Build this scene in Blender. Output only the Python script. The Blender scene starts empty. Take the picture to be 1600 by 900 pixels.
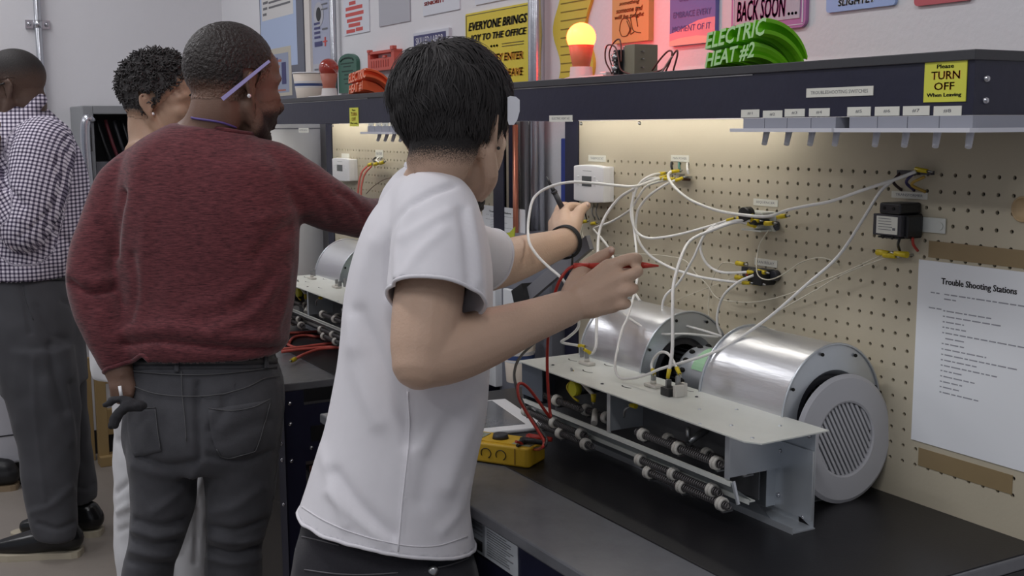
import bpy, bmesh, math, random
import numpy as np
from mathutils import Vector, Matrix, noise as mnoise
random.seed(7); np.random.seed(7)
PI = math.pi
SC = bpy.context.scene
COL = SC.collection

# ------------------------------------------------------------------ camera
CAM = np.array([1.72658, -1.41896, 1.49685])
RW = np.array([[0.492909, 0.870062, -0.005754], [0.118763, -0.07383, -0.990174], [-0.861938, 0.487382, -0.139723]])      # rows: camera right, camera down, camera forward
FPX = 1795.06
cd = bpy.data.cameras.new('camera'); cam = bpy.data.objects.new('camera', cd); COL.objects.link(cam)
cd.sensor_width = 36.0; cd.lens = FPX/1600*36.0; cd.clip_start = 0.05
cam.matrix_world = Matrix(((RW[0][0], -RW[1][0], -RW[2][0], CAM[0]),
                           (RW[0][1], -RW[1][1], -RW[2][1], CAM[1]),
                           (RW[0][2], -RW[1][2], -RW[2][2], CAM[2]), (0, 0, 0, 1)))
SC.camera = cam
cd.dof.use_dof = False

# ------------------------------------------------------------------ world, lamps, exposure
SC.view_settings.view_transform = 'Standard'; SC.view_settings.look = 'None'
SC.view_settings.gamma = 1.0; SC.view_settings.use_curve_mapping = False
SC.view_settings.exposure = 0.0
w = bpy.data.worlds.new('world'); SC.world = w; w.use_nodes = True
w.node_tree.nodes['Background'].inputs[0].default_value = (0.80, 0.86, 1.0, 1)
w.node_tree.nodes['Background'].inputs[1].default_value = 0.26
def area(name, loc, sx, sy, power, col=(1, 1, 1), rot=(0, 0, 0)):
    l = bpy.data.lights.new(name, 'AREA'); l.shape = 'RECTANGLE'; l.size = sx; l.size_y = sy
    l.energy = power; l.color = col
    o = bpy.data.objects.new(name, l); COL.objects.link(o); o.location = loc; o.rotation_euler = rot
    return o
for lx in (-2.9, -0.5, 1.9):
    for ly in (-3.6, -1.5):
        area('ceiling_lamp', (lx, ly, 3.15), 1.2, 0.3, 17, (0.97, 0.97, 1.0))

# ------------------------------------------------------------------ helpers
def ray(x, y):
    return RW.T @ np.array([(x-800)/FPX, (y-450)/FPX, 1.0])
def on(x, y, ax, v):
    d = ray(x, y); return CAM + (v-CAM[ax])/d[ax]*d
def PX(x, y, d):
    return CAM + d*ray(x, y)
def depth(p):
    return float((np.array(p)-CAM) @ RW[2])
def projv(V):
    q = (np.asarray(V)-CAM) @ RW.T
    return np.c_[FPX*q[:, 0]/q[:, 2]+800, FPX*q[:, 1]/q[:, 2]+450, q[:, 2]]

def lin(c):
    c = c/255.0
    return c/12.92 if c <= 0.04045 else ((c+0.055)/1.055)**2.4
def C(r, g, b, k=1.0):
    return (min(.9, lin(r)*k), min(.9, lin(g)*k), min(.9, lin(b)*k), 1)

class NT:
    """small node helper"""
    def __init__(s, m): s.t = m.node_tree; s.n = s.t.nodes; s.l = s.t.links; s.b = s.n['Principled BSDF']
    def add(s, k, **kw):
        o = s.n.new(k)
        for a, v in kw.items():
            setattr(o, a, v)
        return o
    def link(s, a, b): s.l.new(a, b)
MATS = {}
def mat(name, col, rough=.5, metal=0.0, nz=None, bump=None, spec=.5, stretch=None, emit=None, coat=0, alpha=None, trans=0, sheen=0):
    """principled material; nz=(scale, amount) mottles the colour, bump=(scale, strength)"""
    if name in MATS: return MATS[name]
    m = bpy.data.materials.new(name); m.use_nodes = True; MATS[name] = m
    N = NT(m); b = N.b
    b.inputs['Base Color'].default_value = col; b.inputs['Roughness'].default_value = rough
    b.inputs['Metallic'].default_value = metal; b.inputs['Specular IOR Level'].default_value = spec
    if coat: b.inputs['Coat Weight'].default_value = coat; b.inputs['Coat Roughness'].default_value = .15
    if alpha is not None: b.inputs['Alpha'].default_value = alpha
    if trans: b.inputs['Transmission Weight'].default_value = trans
    if sheen: b.inputs['Sheen Weight'].default_value = sheen; b.inputs['Sheen Roughness'].default_value = .4
    if emit:
        b.inputs['Emission Color'].default_value = emit[0]; b.inputs['Emission Strength'].default_value = emit[1]
    if nz or bump:
        tc = N.add('ShaderNodeTexCoord'); mp = N.add('ShaderNodeMapping'); N.link(tc.outputs['Object'], mp.inputs[0])
        if stretch: mp.inputs['Scale'].default_value = stretch
    if nz:
        t = N.add('ShaderNodeTexNoise'); t.inputs['Scale'].default_value = nz[0]; t.inputs['Detail'].default_value = 5
        t.inputs['Roughness'].default_value = .65
        N.link(mp.outputs[0], t.inputs['Vector'])
        mx = N.add('ShaderNodeMix', data_type='RGBA'); N.link(t.outputs['Fac'], mx.inputs[0])
        a = nz[1]
        mx.inputs[6].default_value = (col[0]*(1-a), col[1]*(1-a), col[2]*(1-a), 1)
        mx.inputs[7].default_value = (min(1, col[0]*(1+a)), min(1, col[1]*(1+a)), min(1, col[2]*(1+a)), 1)
        N.link(mx.outputs[2], b.inputs['Base Color'])
    if bump:
        t2 = N.add('ShaderNodeTexNoise'); t2.inputs['Scale'].default_value = bump[0]; t2.inputs['Detail'].default_value = 4
        N.link(mp.outputs[0], t2.inputs['Vector'])
        bp = N.add('ShaderNodeBump'); bp.inputs['Strength'].default_value = bump[1]; bp.inputs['Distance'].default_value = .01
        N.link(t2.outputs['Fac'], bp.inputs['Height']); N.link(bp.outputs[0], b.inputs['Normal'])
    return m

BASE = {}
def thing(name, label, cat, loc=(0, 0, 0), rotz=0, group=None, rot=None):
    o = bpy.data.objects.new(name, None); COL.objects.link(o); o.empty_display_size = .05
    o.location = loc; o.rotation_euler = rot if rot else (0, 0, rotz)
    o['label'] = label; o['category'] = cat
    if group: o['group'] = group
    BASE[o.name] = Vector(loc)
    return o
def tag(o, label, cat, group=None):
    o['label'] = label; o['category'] = cat
    if group: o['group'] = group
    return o
def struct(o): o['kind'] = 'structure'; return o

class MB:
    """collects shapes into one mesh"""
    def __init__(s): s.v = []; s.f = []; s.m = []; s.sm = []
    def add(s, V, Fc, mi=0, smooth=False):
        n = len(s.v); s.v += [tuple(map(float, p)) for p in V]
        for f in Fc: s.f.append([i+n for i in f]); s.m.append(mi); s.sm.append(smooth)
        return s
    def box(s, a, b, mi=0, bev=0):
        (x0, y0, z0), (x1, y1, z1) = a, b
        if x0 > x1: x0, x1 = x1, x0
        if y0 > y1: y0, y1 = y1, y0
        if z0 > z1: z0, z1 = z1, z0
        if bev <= 0:
            V = [(x0, y0, z0), (x1, y0, z0), (x1, y1, z0), (x0, y1, z0), (x0, y0, z1), (x1, y0, z1), (x1, y1, z1), (x0, y1, z1)]
            return s.add(V, [(0, 3, 2, 1), (4, 5, 6, 7), (0, 1, 5, 4), (1, 2, 6, 5), (2, 3, 7, 6), (3, 0, 4, 7)], mi)
        bm = bmesh.new(); bmesh.ops.create_cube(bm, size=1)
        for v in bm.verts: v.co = Vector(((x0+x1)/2+v.co.x*(x1-x0), (y0+y1)/2+v.co.y*(y1-y0), (z0+z1)/2+v.co.z*(z1-z0)))
        bmesh.ops.bevel(bm, geom=list(bm.edges), offset=bev, segments=2, affect='EDGES', profile=.5)
        s.bm(bm, mi); return s
    def bm(s, bm, mi=0, smooth=False):
        bm.verts.index_update()
        s.add([v.co[:] for v in bm.verts], [[v.index for v in f.verts] for f in bm.faces], mi, smooth); bm.free(); return s
    def frame(s, p0, p1):
        d = np.array(p1, float)-np.array(p0, float); L = np.linalg.norm(d); d = d/max(L, 1e-9)
        a = np.array([0, 0, 1.0]) if abs(d[2]) < .9 else np.array([1.0, 0, 0])
        u = np.cross(a, d); u /= np.linalg.norm(u); return d, u, np.cross(d, u)
    def cyl(s, p0, p1, r0, r1=None, n=16, mi=0, caps=True, smooth=True):
        r1 = r0 if r1 is None else r1
        d, u, w_ = s.frame(p0, p1); p0 = np.array(p0, float); p1 = np.array(p1, float)
        V = []
        for p, r in ((p0, r0), (p1, r1)):
            for k in range(n):
                a = 2*PI*k/n; V.append(p+r*(math.cos(a)*u+math.sin(a)*w_))
        s.add(V, [(k, (k+1) % n, n+(k+1) % n, n+k) for k in range(n)], mi, smooth)
        if caps: s.add(V, [tuple(range(n))[::-1], tuple(range(n, 2*n))], mi, False)
        return s
    def tube(s, pts, r, n=8, mi=0, caps=True, closed=False):
        P = np.array(pts, float); m = len(P); R = np.full(m, r) if np.isscalar(r) else np.array(r, float)
        T = np.gradient(P, axis=0)
        if closed: T = np.roll(P, -1, 0)-np.roll(P, 1, 0)
        T /= np.maximum(np.linalg.norm(T, axis=1)[:, None], 1e-9)
        a = np.array([0, 0, 1.0]) if abs(T[0][2]) < .9 else np.array([1.0, 0, 0])
        u = np.cross(a, T[0]); u /= np.linalg.norm(u); V = []
        for i in range(m):
            u = u-T[i]*(u@T[i]); u /= max(np.linalg.norm(u), 1e-9); w_ = np.cross(T[i], u)
            for k in range(n):
                an = 2*PI*k/n; V.append(P[i]+R[i]*(math.cos(an)*u+math.sin(an)*w_))
        Fc = []
        for i in range(m if closed else m-1):
            j = (i+1) % m
            for k in range(n): Fc.append((i*n+k, i*n+(k+1) % n, j*n+(k+1) % n, j*n+k))
        s.add(V, Fc, mi, True)
        if caps and not closed: s.add(V, [tuple(range(n))[::-1], tuple(range((m-1)*n, m*n))], mi)
        return s
    def lathe(s, prof, c, axis=(0, 0, 1), n=24, mi=0, smooth=True, ang=(0, 2*PI)):
        """prof: list of (radius, height) along axis from c"""
        d, u, w_ = s.frame((0, 0, 0), axis); c = np.array(c, float); full = abs(ang[1]-ang[0]-2*PI) < 1e-6
        V = []; nn = n if full else n+1
        for r, h in prof:
            for k in range(nn):
                a = ang[0]+(ang[1]-ang[0])*k/n; V.append(c+h*d+r*(math.cos(a)*u+math.sin(a)*w_))
        Fc = []
        for i in range(len(prof)-1):
            for k in range(n):
                k2 = (k+1) % nn; Fc.append((i*nn+k, i*nn+k2, (i+1)*nn+k2, (i+1)*nn+k))
        return s.add(V, Fc, mi, smooth)
    def sphere(s, c, r, n=16, mi=0, scale=(1, 1, 1), rot=None):
        bm = bmesh.new(); bmesh.ops.create_uvsphere(bm, u_segments=n, v_segments=max(6, n*2//3), radius=1)
        M = Matrix.Diagonal((r*scale[0], r*scale[1], r*scale[2])).to_4x4()
        if rot is not None: M = rot.to_4x4() @ M
        bmesh.ops.transform(bm, matrix=Matrix.Translation(c) @ M, verts=bm.verts)
        return s.bm(bm, mi, True)
    def prism(s, poly, o, u, v, w_, h, mi=0):
        """polygon (list of 2D) in plane (o,u,v), extruded h along w"""
        o, u, v, w_ = (np.array(q, float) for q in (o, u, v, w_)); n = len(poly)
        A = [o+a*u+b*v for a, b in poly]; B = [p+h*w_ for p in A]
        return s.add(A+B, [tuple(range(n)), tuple(range(n, 2*n))[::-1]]+[(k, n+k, n+(k+1) % n, (k+1) % n) for k in range(n)], mi)
    def quad(s, a, b, c, d, mi=0): return s.add([a, b, c, d], [(0, 1, 2, 3)], mi)

def obj(name, mb, material, parent=None, local=False, fix=True):
    me = bpy.data.meshes.new(name)
    off = Vector((0, 0, 0))
    if parent is not None and not local: off = BASE[parent.name]
    V = np.array(mb.v, float)-np.array(off[:])
    me.from_pydata(V.tolist(), [], mb.f)
    ms = material if isinstance(material, (list, tuple)) else [material]
    for m in ms: me.materials.append(m)
    me.polygons.foreach_set('material_index', mb.m)
    me.polygons.foreach_set('use_smooth', mb.sm)
    if fix:
        bm = bmesh.new(); bm.from_mesh(me); bmesh.ops.remove_doubles(bm, verts=bm.verts, dist=1e-6)
        bmesh.ops.recalc_face_normals(bm, faces=bm.faces); bm.to_mesh(me); bm.free()
    me.update()
    o = bpy.data.objects.new(name, me); COL.objects.link(o)
    if parent is not None: o.parent = parent
    BASE[o.name] = off if not local else Vector((0, 0, 0))
    return o
def flat(name, mb, material, label, cat, group=None):
    return tag(obj(name, mb, material), label, cat, group)
def copy_tree(o, loc=None, label=None, parent=None, skip=()):
    c = o.copy(); COL.objects.link(c)
    if parent is not None: c.parent = parent
    if loc is not None: c.location = loc; BASE[c.name] = Vector(loc)
    if label: c['label'] = label
    for ch in list(o.children):
        if ch.name.split('.')[0] not in skip: copy_tree(ch, parent=c, skip=skip)
    return c
def spline(pts, n=6):
    """Catmull-Rom through 3D points"""
    P = np.array(pts, float); P = np.vstack([2*P[0]-P[1], P, 2*P[-1]-P[-2]]); out = []
    for i in range(1, len(P)-2):
        p0, p1, p2, p3 = P[i-1:i+3]
        for k in range(n):
            t = k/n; out.append(.5*((2*p1)+(-p0+p2)*t+(2*p0-5*p1+4*p2-p3)*t*t+(-p0+3*p1-3*p2+p3)*t**3))
    out.append(P[-2]); return np.array(out)

TXT = {}
def text_geo(s, shear=0.0, fat=0.0):
    key = (s, shear, fat)
    if key in TXT: return TXT[key]
    cu = bpy.data.curves.new('lettering', 'FONT'); cu.body = s; cu.shear = shear; cu.resolution_u = 2; cu.offset = fat
    o = bpy.data.objects.new('lettering_tmp', cu); COL.objects.link(o)
    me = o.to_mesh(); V = np.array([v.co[:] for v in me.vertices]); Fc = [list(p.vertices) for p in me.polygons]
    o.to_mesh_clear(); bpy.data.objects.remove(o); bpy.data.curves.remove(cu)
    V[:, 0] -= V[:, 0].min(); V[:, 1] -= V[:, 1].min(); V[:, 0] /= V[:, 0].max(); V[:, 1] /= V[:, 1].max()
    TXT[key] = (V, Fc); return TXT[key]
def text(mb, s, o, u, v, mi=0, shear=0.0, lift=(0, 0, 0), bold=0):
    """flat lettering filling the box spanned by vectors u (width) and v (height) from corner o"""
    V, Fc = text_geo(s, shear, .012 if bold else 0.0); o, u, v, lift = (np.array(q, float) for q in (o, u, v, lift))
    for dx in ((0,) if not bold else (-bold, 0, bold)):
        mb.add(o+lift+(V[:, :1]+dx)*u+V[:, 1:2]*v+0*V[:, :1], Fc, mi)
    return mb

# ------------------------------------------------------------------ common materials
M_wall = mat('painted_wall', C(182, 181, 183, 1.62), .75, nz=(3, .03), bump=(90, .08))
M_floor = mat('concrete_floor', C(120, 113, 106, 1.5), .45, nz=(4, .16), bump=(40, .05))
M_ceil = mat('ceiling_white', (.75, .75, .75, 1), .8)
M_navy = mat('navy_steel', C(34, 35, 58, .85), .42, nz=(30, .25), bump=(60, .04))
M_char = mat('charcoal_laminate', C(62, 62, 66, .9), .45, nz=(200, .2))
M_bench = mat('grey_bench_laminate', C(106, 107, 111, 1.0), .26, nz=(25, .22), bump=(400, .03))
M_mat = mat('black_bench_mat', C(28, 27, 30, .9), .38, nz=(60, .3), bump=(300, .04))
M_peg = mat('tan_pegboard', C(180, 171, 150, 1.14), .7, nz=(5, .06), bump=(150, .04))
M_dark = mat('dark_void', (.008, .007, .006, 1), .9)
M_galv = mat('galvanised_steel', C(186, 190, 194, 1.25), .36, .65, nz=(14, .10), bump=(25, .03))
M_plate = mat('dull_grey_steel', C(190, 192, 186, 1.4), .5, .15, nz=(9, .10), bump=(60, .03))
M_alu = mat('brushed_aluminium', C(206, 207, 210, 1.2), .30, .8, nz=(6, .08), bump=(30, .04), stretch=(.6, 6, 6))
M_white = mat('white_plastic', C(236, 236, 238, 1.0), .4)
M_label = mat('label_paper', C(222, 221, 210, 1.0), .6)
M_ink = mat('label_ink', C(60, 60, 62, .6), .6)
M_ink2 = mat('faint_ink', C(120, 120, 124, .8), .6)
M_black = mat('black_plastic', C(30, 30, 32, .9), .4)
M_dgrey = mat('dark_grey_plastic', C(60, 60, 66, .8), .45)
M_yel = mat('yellow_connector', C(232, 205, 30, .8), .4)
M_tin = mat('tin_metal', C(170, 170, 170, .9), .3, .9)
M_wire = mat('white_wire', C(228, 226, 222, 1.0), .42)
M_wired = mat('thin_cream_wire', C(214, 208, 190, .95), .45)
M_cer = mat('white_ceramic', C(205, 201, 192, 1.0), .4)
M_coil = mat('dark_heater_coil', C(112, 108, 108, 1.0), .4, .5)
M_red = mat('red_wire', C(190, 50, 38, .8), .4)
M_grayp = mat('grey_plastic', C(150, 151, 158, .95), .45)
M_chrome = mat('bolt_chrome', C(200, 200, 205, 1), .25, 1.0)

YW = 0.12            # painted wall plane
SH_B, SH_T, SH_F = 1.507, 1.588, -0.20   # riser shelf underside, top, front
BZ = 0.902           # bench top

# ------------------------------------------------------------------ setting
fl = MB().box((-4.4, -5.5, -.05), (4.5, YW+.1, 0)); struct(obj('floor', fl, M_floor))
wb = MB().box((-4.0, YW, 0), (4.5, YW+.1, 3.2)); struct(obj('wall_back', wb, M_wall))
XL = float(on(350, 100, 1, YW)[0])
wl = MB().box((XL-.1, -5.5, 0), (XL, YW+.1, 3.2)); struct(obj('wall_left', wl, M_wall))
ce = MB().box((-4.4, -5.5, 3.2), (4.5, YW+.1, 3.25)); struct(obj('ceiling', ce, M_ceil))
bb = MB().box((XL, -5.5, 0), (XL+.012, YW, .11)); struct(obj('baseboard_left', bb, mat('black_vinyl_base', C(40, 38, 40, .8), .5)))
bb = MB().box((XL+.012, YW-.012, 0), (4.5, YW, .11)); struct(obj('baseboard_back', bb, MATS['black_vinyl_base']))

# ------------------------------------------------------------------ workbench
L = 1.27; BX = -.525
def pegboard(x0, x1, z0, z1, cols, rows, lat0, latz):
    """board with a real square lattice of drilled holes"""
    p = .0254; r = .0033; mb = MB(); y = 0.0; n = 8
    hx = [lat0+i*p for i in cols]; hz = [latz-j*p for j in rows]
    X0, X1 = hx[0]-p/2, hx[-1]+p/2; Z1, Z0 = hz[0]+p/2, hz[-1]-p/2
    V = []; Fc = []; sides = []
    for x in hx:
        for z in hz:
            b = len(V)
            ring = [(x+r*math.cos(2*PI*(k+.5)/n), y, z+r*math.sin(2*PI*(k+.5)/n)) for k in range(n)]
            # square cell outline matched to the octagon: corner and edge midpoints
            h = p/2; out = []
            for k in range(n):
                a = 2*PI*(k+.5)/n; c_, s_ = math.cos(a), math.sin(a); m_ = max(abs(c_), abs(s_)); out.append((x+h*c_/m_, y, z+h*s_/m_))
            cor = [(x+h, y, z+h), (x-h, y, z+h), (x-h, y, z-h), (x+h, y, z-h)]
            deep = [(q[0], .005, q[2]) for q in ring]
            V += ring+out+cor+deep
            for k in range(n):
                k2 = (k+1) % n
                if k % 2 == 0 and k in (0, 2, 4, 6):
                    Fc.append((b+k, b+n+k, b+2*n+k//2, b+n+k2, b+k2))
                else: Fc.append((b+k, b+n+k, b+n+k2, b+k2))
                Fc.append((b+k2, b+2*n+4+k2, b+2*n+4+k, b+k))
    mb.add(V, Fc, 0)
    for a, c in (((x0, z0), (X0, z1)), ((X1, z0), (x1, z1)), ((X0, Z1), (X1, z1)), ((X0, z0), (X1, Z0))):
        mb.quad((a[0], y, a[1]), (c[0], y, a[1]), (c[0], y, c[1]), (a[0], y, c[1]))
    mb.quad((x0, .0052, z0), (x1, .0052, z0), (x1, .0052, z1), (x0, .0052, z1), 1)
    mb.box((x0, .0053, z0), (x1, .012, z1), 0)
    return mb
bench = thing('workbench', 'nearer navy workbench with black top, tan pegboard and riser shelf', 'workbench', (BX+L/2, -.3, 0))
X0, X1 = BX, BX+L
obj('bench_top', MB().box((X0, -.613, BZ-.022), (X1, .03, BZ-.002), bev=.003), M_bench, bench)
obj('bench_mat', MB().box((X0+.01, -.462, BZ-.0025), (X1-.004, .0, BZ), bev=.0006), M_mat, bench)
ap = MB().box((X0+.05, -.60, BZ-.13), (X1-.05, -.585, BZ-.022))
obj('front_apron', ap, M_navy, bench)
for sx in (X0, X1-.05):
    for sy in (-.60, -.02):
        lg = MB().box((sx, sy, .0), (sx+.05, sy+.004, BZ-.022)).box((sx if sx < 0 else sx+.046, sy, 0), (sx+.004 if sx < 0 else sx+.05, sy+.05, BZ-.022))
        obj('leg', lg, M_navy, bench)
for sx, sgn in ((X0, -1), (X1, 1)):
    xs = sx if sgn < 0 else sx-.006
    sp = MB().box((xs, -.55, BZ-.20), (xs+.006, -.02, BZ-.055)).box((xs, -.55, BZ-.055), (xs+.006, -.02, BZ-.022), 1)
    pn = obj('side_apron', sp, [M_navy, M_black], bench)
    ff = sx if sgn < 0 else sx
    st = MB().box((ff-.001*(sgn < 0), -.55, BZ-.058), (ff+.001+.001*0, -.03, BZ-.052)).box((ff-.001*(sgn < 0), -.55, BZ-.205), (ff+.001, -.03, BZ-.197))
    obj('side_trim', st, M_tin, bench)
    obj('side_slot', MB().box((ff-.001, -.535, BZ-.150), (ff+.0012, -.30, BZ-.112)), M_black, bench)
    obj('side_panel', MB().box((xs+.001, -.54, .25), (xs+.005, -.05, BZ-.21)), mat('rust_brown_panel', C(84, 46, 38, .9), .6, nz=(8, .3)), bench)
    for by, bz in ((-.585, BZ-.05), (-.585, BZ-.10), (-.585, BZ-.19), (-.535, BZ-.165)):
        obj('bolt', MB().sphere((ff, by, bz), .0055, 8), M_chrome, bench)
    for bz in (.05, .10, .15, .19, .3):
        obj('bolt', MB().sphere((sx-.018*sgn, -.601, BZ-bz), .005, 8), M_chrome, bench)
obj('lower_stretcher', MB().box((X0+.05, -.02, .20), (X1-.05, -.01, .27)), M_navy, bench)
# uprights, pegboard, riser shelf
for px_ in (X0, X1-.054):
    obj('rear_upright', MB().box((px_, -.004 if px_ < 0 else .0125, BZ-.002), (px_+.054, .035, SH_B)), M_navy, bench)
cols = [i for i in range(-17, 28)]; rows = list(range(0, 19))
pb = obj('pegboard', pegboard(X0+.054, X1-.0005, BZ-.002, SH_B, cols, rows, 0.0, 1.42), [M_peg, M_dark], bench)
for sx in (X0+.058, -.245, .40):
    obj('board_screw', MB().sphere((sx+.006, -.001, SH_B-.006), .004, 8), M_tin, bench)
obj('shelf_board', MB().box((X0, SH_F-.004, SH_T-.013), (X1+.003, .035, SH_T), bev=.001), M_char, bench)
fs = obj('shelf_fascia', MB().box((X0, SH_F, SH_B), (X1, SH_F+.004, SH_T-.013)).box((X0, SH_F+.0001, SH_T-.0155), (X0+.86, SH_F-.0012, SH_T-.0138), 1), [M_navy, M_tin], bench)
ep = obj('shelf_end_panel', MB().box((X1-.004, SH_F+.004, SH_B), (X1, .03, SH_T-.013)), M_navy, bench)
obj('shelf_end_panel', MB().box((X0, SH_F+.004, SH_B), (X0+.004, .03, SH_T-.013)), M_navy, bench)
for bz in (SH_B+.018, SH_B+.045):
    b_ = obj('bolt', MB().lathe([(0, .005), (.003, .0045), (.005, .001), (.005, 0)], (X1, SH_F+.022, bz), (1, 0, 0), 10), M_chrome, bench)
    obj('bolt', MB().lathe([(0, .005), (.003, .0045), (.005, .001), (.005, 0)], (X0+.018, SH_F, bz), (0, -1, 0), 10), M_chrome, bench)
# light strip under the riser shelf
M_strip = mat('lit_tube', (1, 1, 1, 1), .5, emit=((1.0, .96, .88, 1), 10.5))
obj('lamp_tray', MB().box((X0+.02, -.115, SH_B+.024), (X0+.76, -.055, SH_T-.0135)), M_white, bench)
obj('lamp_tube', MB().cyl((X0+.03, -.085, SH_B+.013), (X0+.74, -.085, SH_B+.013), .008, n=10), M_strip, bench)
bench2_off = Vector((-1.58, .01, 0))
bench2 = copy_tree(bench, bench.location+bench2_off, 'farther navy workbench with pegboard and shelf, left of the wall gap')
BASE[bench2.name] = bench2.location.copy()
obj('rear_upright', MB().box((X1-.054+bench2_off.x, -.004+bench2_off.y, BZ-.002), (X1+bench2_off.x, -.0005+bench2_off.y, SH_B)), M_navy, bench2)
# ------------------------------------------------------------------ things screwed or stuck on the pegboard and riser shelf
UX, UZ = np.array([1., 0, 0]), np.array([0, 0, 1.])
def fmt_label(px, words, label, Y=0.0, ink=M_ink2, name='printed_label', pad=.12, m=M_label, group=None):
    """small paper label: px = (x left, x right, y top at left, y bottom at left) in photo pixels, on plane Y"""
    a = on(px[0], px[2], 1, Y); b = on(px[0], px[3], 1, Y); c = on(px[1], (px[2]+px[3])/2, 1, Y)
    x0, x1, z1, z0 = a[0], c[0], a[2], b[2]
    o = flat(name, MB().box((x0, Y-.0012, z0), (x1, Y-.0001, z1)), m, label, 'label', group)
    if words:
        t = text(MB(), words, (x0+(x1-x0)*pad, Y-.0014, z0+(z1-z0)*.32), UX*(x1-x0)*(1-2*pad), UZ*(z1-z0)*.38)
        obj('lettering', t, ink, o)
    return o
fmt_label((920, 947, 242, 252), 'THERMOSTAT', 'THERMOSTAT label on the tan pegboard above the nearer white thermostat')
fmt_label((1049, 1077, 242, 252), 'MAIN POWER', 'MAIN POWER label on the tan pegboard above the three short wires')
fmt_label((1178, 1216, 310, 320.5), 'SEQUENCER', 'SEQUENCER label on the pegboard above the silver and black sequencer')
fmt_label((1180, 1215, 402.5, 413.5), 'FAN RELAY', 'FAN RELAY label on the pegboard above the black relay')
fmt_label((1394, 1450, 298, 308.5), 'TRANSFORMER', 'TRANSFORMER label on the pegboard above the black transformer')
fmt_label((1180, 1212, 508, 516), '', 'white label low on the pegboard just above the right blower drum')
fmt_label((859, 895, 180.5, 190.5), 'ELECTRIC HEAT #2', 'ELECTRIC HEAT #2 label at the lower left of the riser shelf front', SH_F)
fmt_label((1261, 1365, 138.5, 152.5), 'TROUBLESHOOTING SWITCHES', 'long TROUBLESHOOTING SWITCHES label on the riser shelf front', SH_F, pad=.07)
ORD = ('first', 'second', 'third', 'fourth', 'fifth', 'sixth', 'seventh', 'eighth')
for i, (a, b, t, bt) in enumerate(((1159, 1187, 171.5, 183.5), (1193, 1223, 173, 185), (1227, 1258, 170.5, 182.5), (1265, 1297, 169.5, 182),
                                   (1325, 1361, 167.5, 181.5), (1368, 1406, 167, 181), (1412, 1453, 166, 180.5), (1460, 1503, 166, 181.5))):
    fmt_label((a, b, t, bt), '#%d' % (i+1), 'small white switch label, %s from the left on the nearer riser shelf' % ORD[i], SH_F, pad=.36, name='switch_label', group='switch number labels')
fmt_label((467, 482.5, 200, 207.3), 'ELECTRIC HEAT #1', 'tiny white label at the left end of the farther riser shelf', SH_F+.01)
for i, (a, b, t, bt) in enumerate(((576, 584, 193, 200), (588, 596, 193, 199.5), (598, 607, 192, 199), (609, 617, 191.5, 198.5))):
    fmt_label((a, b, t, bt), '#%d' % (i+1), 'tiny white switch label, %s from the left on the farther riser shelf' % ORD[i], SH_F+.01, pad=.36, name='switch_label', group='far switch number labels')
fmt_label((534, 546, 239.5, 246), '', 'white label above the farther thermostat', .01)
fmt_label((587, 599, 234, 246), 'MAIN POWER', 'white label above the red and yellow wires on the farther pegboard', .01)

M_ylab = mat('yellow_sticker', C(222, 222, 78, .95), .5)
M_orange = mat('orange_ink', C(236, 150, 66, 1.5), .5)
def yellow_sticker(pl, pr, ptl, pbl, Y, label):
    a = on(pl, ptl, 1, Y); b = on(pl, pbl, 1, Y); c = on(pr, (ptl+pbl)/2, 1, Y)
    x0, x1, z1, z0 = a[0], c[0], a[2], b[2]; W, H = x1-x0, z1-z0
    o = flat('turn_off_sticker', MB().box((x0, Y-.0014, z0), (x1, Y-.0001, z1)), M_ylab, label, 'sticker')
    t = MB(); p = lambda u, v: (x0+W*u, Y-.0016, z0+H*v)
    text(t, 'Please', p(.3, .82), UX*W*.4, UZ*H*.10, 0, 0, bold=.01); text(t, 'When Leaving', p(.08, .10), UX*W*.82, UZ*H*.12, 0, 0, bold=.006)
    obj('lettering', t, M_ink, o)
    t = MB(); text(t, 'TURN', p(.17, .55), UX*W*.68, UZ*H*.20, bold=.012); text(t, 'OFF', p(.25, .29), UX*W*.48, UZ*H*.19, bold=.012)
    obj('lettering', t, M_orange, o)
yellow_sticker(1446.5, 1511, 97, 160, SH_F, 'yellow TURN OFF sticker at the right end of the riser shelf')
yellow_sticker(546.5, 560.5, 168.5, 197.5, SH_F+.01, 'small yellow TURN OFF sticker on the farther riser shelf')

# two switch strips hanging below the shelf, four levers each
def switch_strip(x0, x1, label, Y=SH_F+.02, nlev=4, z=1.5065):
    t = thing('switch_strip', label, 'switch strip', ((x0+x1)/2, Y, z), group='switch strips under the riser shelf')
    lip = MB()
    yf, yb, zb = Y-.045, Y+.09, z-.021
    # shallow dished tray: rounded lip all round
    pts = [(x0-.010, yf), (x1+.010, yf), (x1+.014, yf+.012), (x1+.012, yb), (x0-.012, yb), (x0-.014, yf+.012)]
    lip.prism(pts, (0, 0, zb), (1, 0, 0), (0, 1, 0), (0, 0, 1), .0055)
    obj('tray', lip, mat('pale_tray_grey', C(196, 197, 204, 1.2), .4), t)
    n = nlev; wseg = (x1-x0)/n
    for i in range(n):
        obj('switch_body', MB().box((x0+i*wseg+.0006, yf+.018, zb+.0055), (x0+(i+1)*wseg-.0006, yb-.01, z)), mat('switch_grey', C(150, 152, 162, 1.0), .45), t)
    for i in range(n):
        cx = x0+(i+.55)*wseg
        obj('lever', MB().cyl((cx, Y-.002, zb), (cx+.006, Y-.012, zb-.019), .0052, .0042, 10), MATS['pale_tray_grey'], t)
    return t
s1 = switch_strip(.322, .520, 'left grey four-lever switch strip hanging under the nearer riser shelf')
s2 = switch_strip(.545, .752, 'right grey four-lever switch strip hanging under the nearer riser shelf end')
s3 = copy_tree(s1, Vector((s1.location.x-1.555, SH_F+.03, s1.location.z-.008)), 'grey switch strip under the farther riser shelf beside the black haired head')

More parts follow.
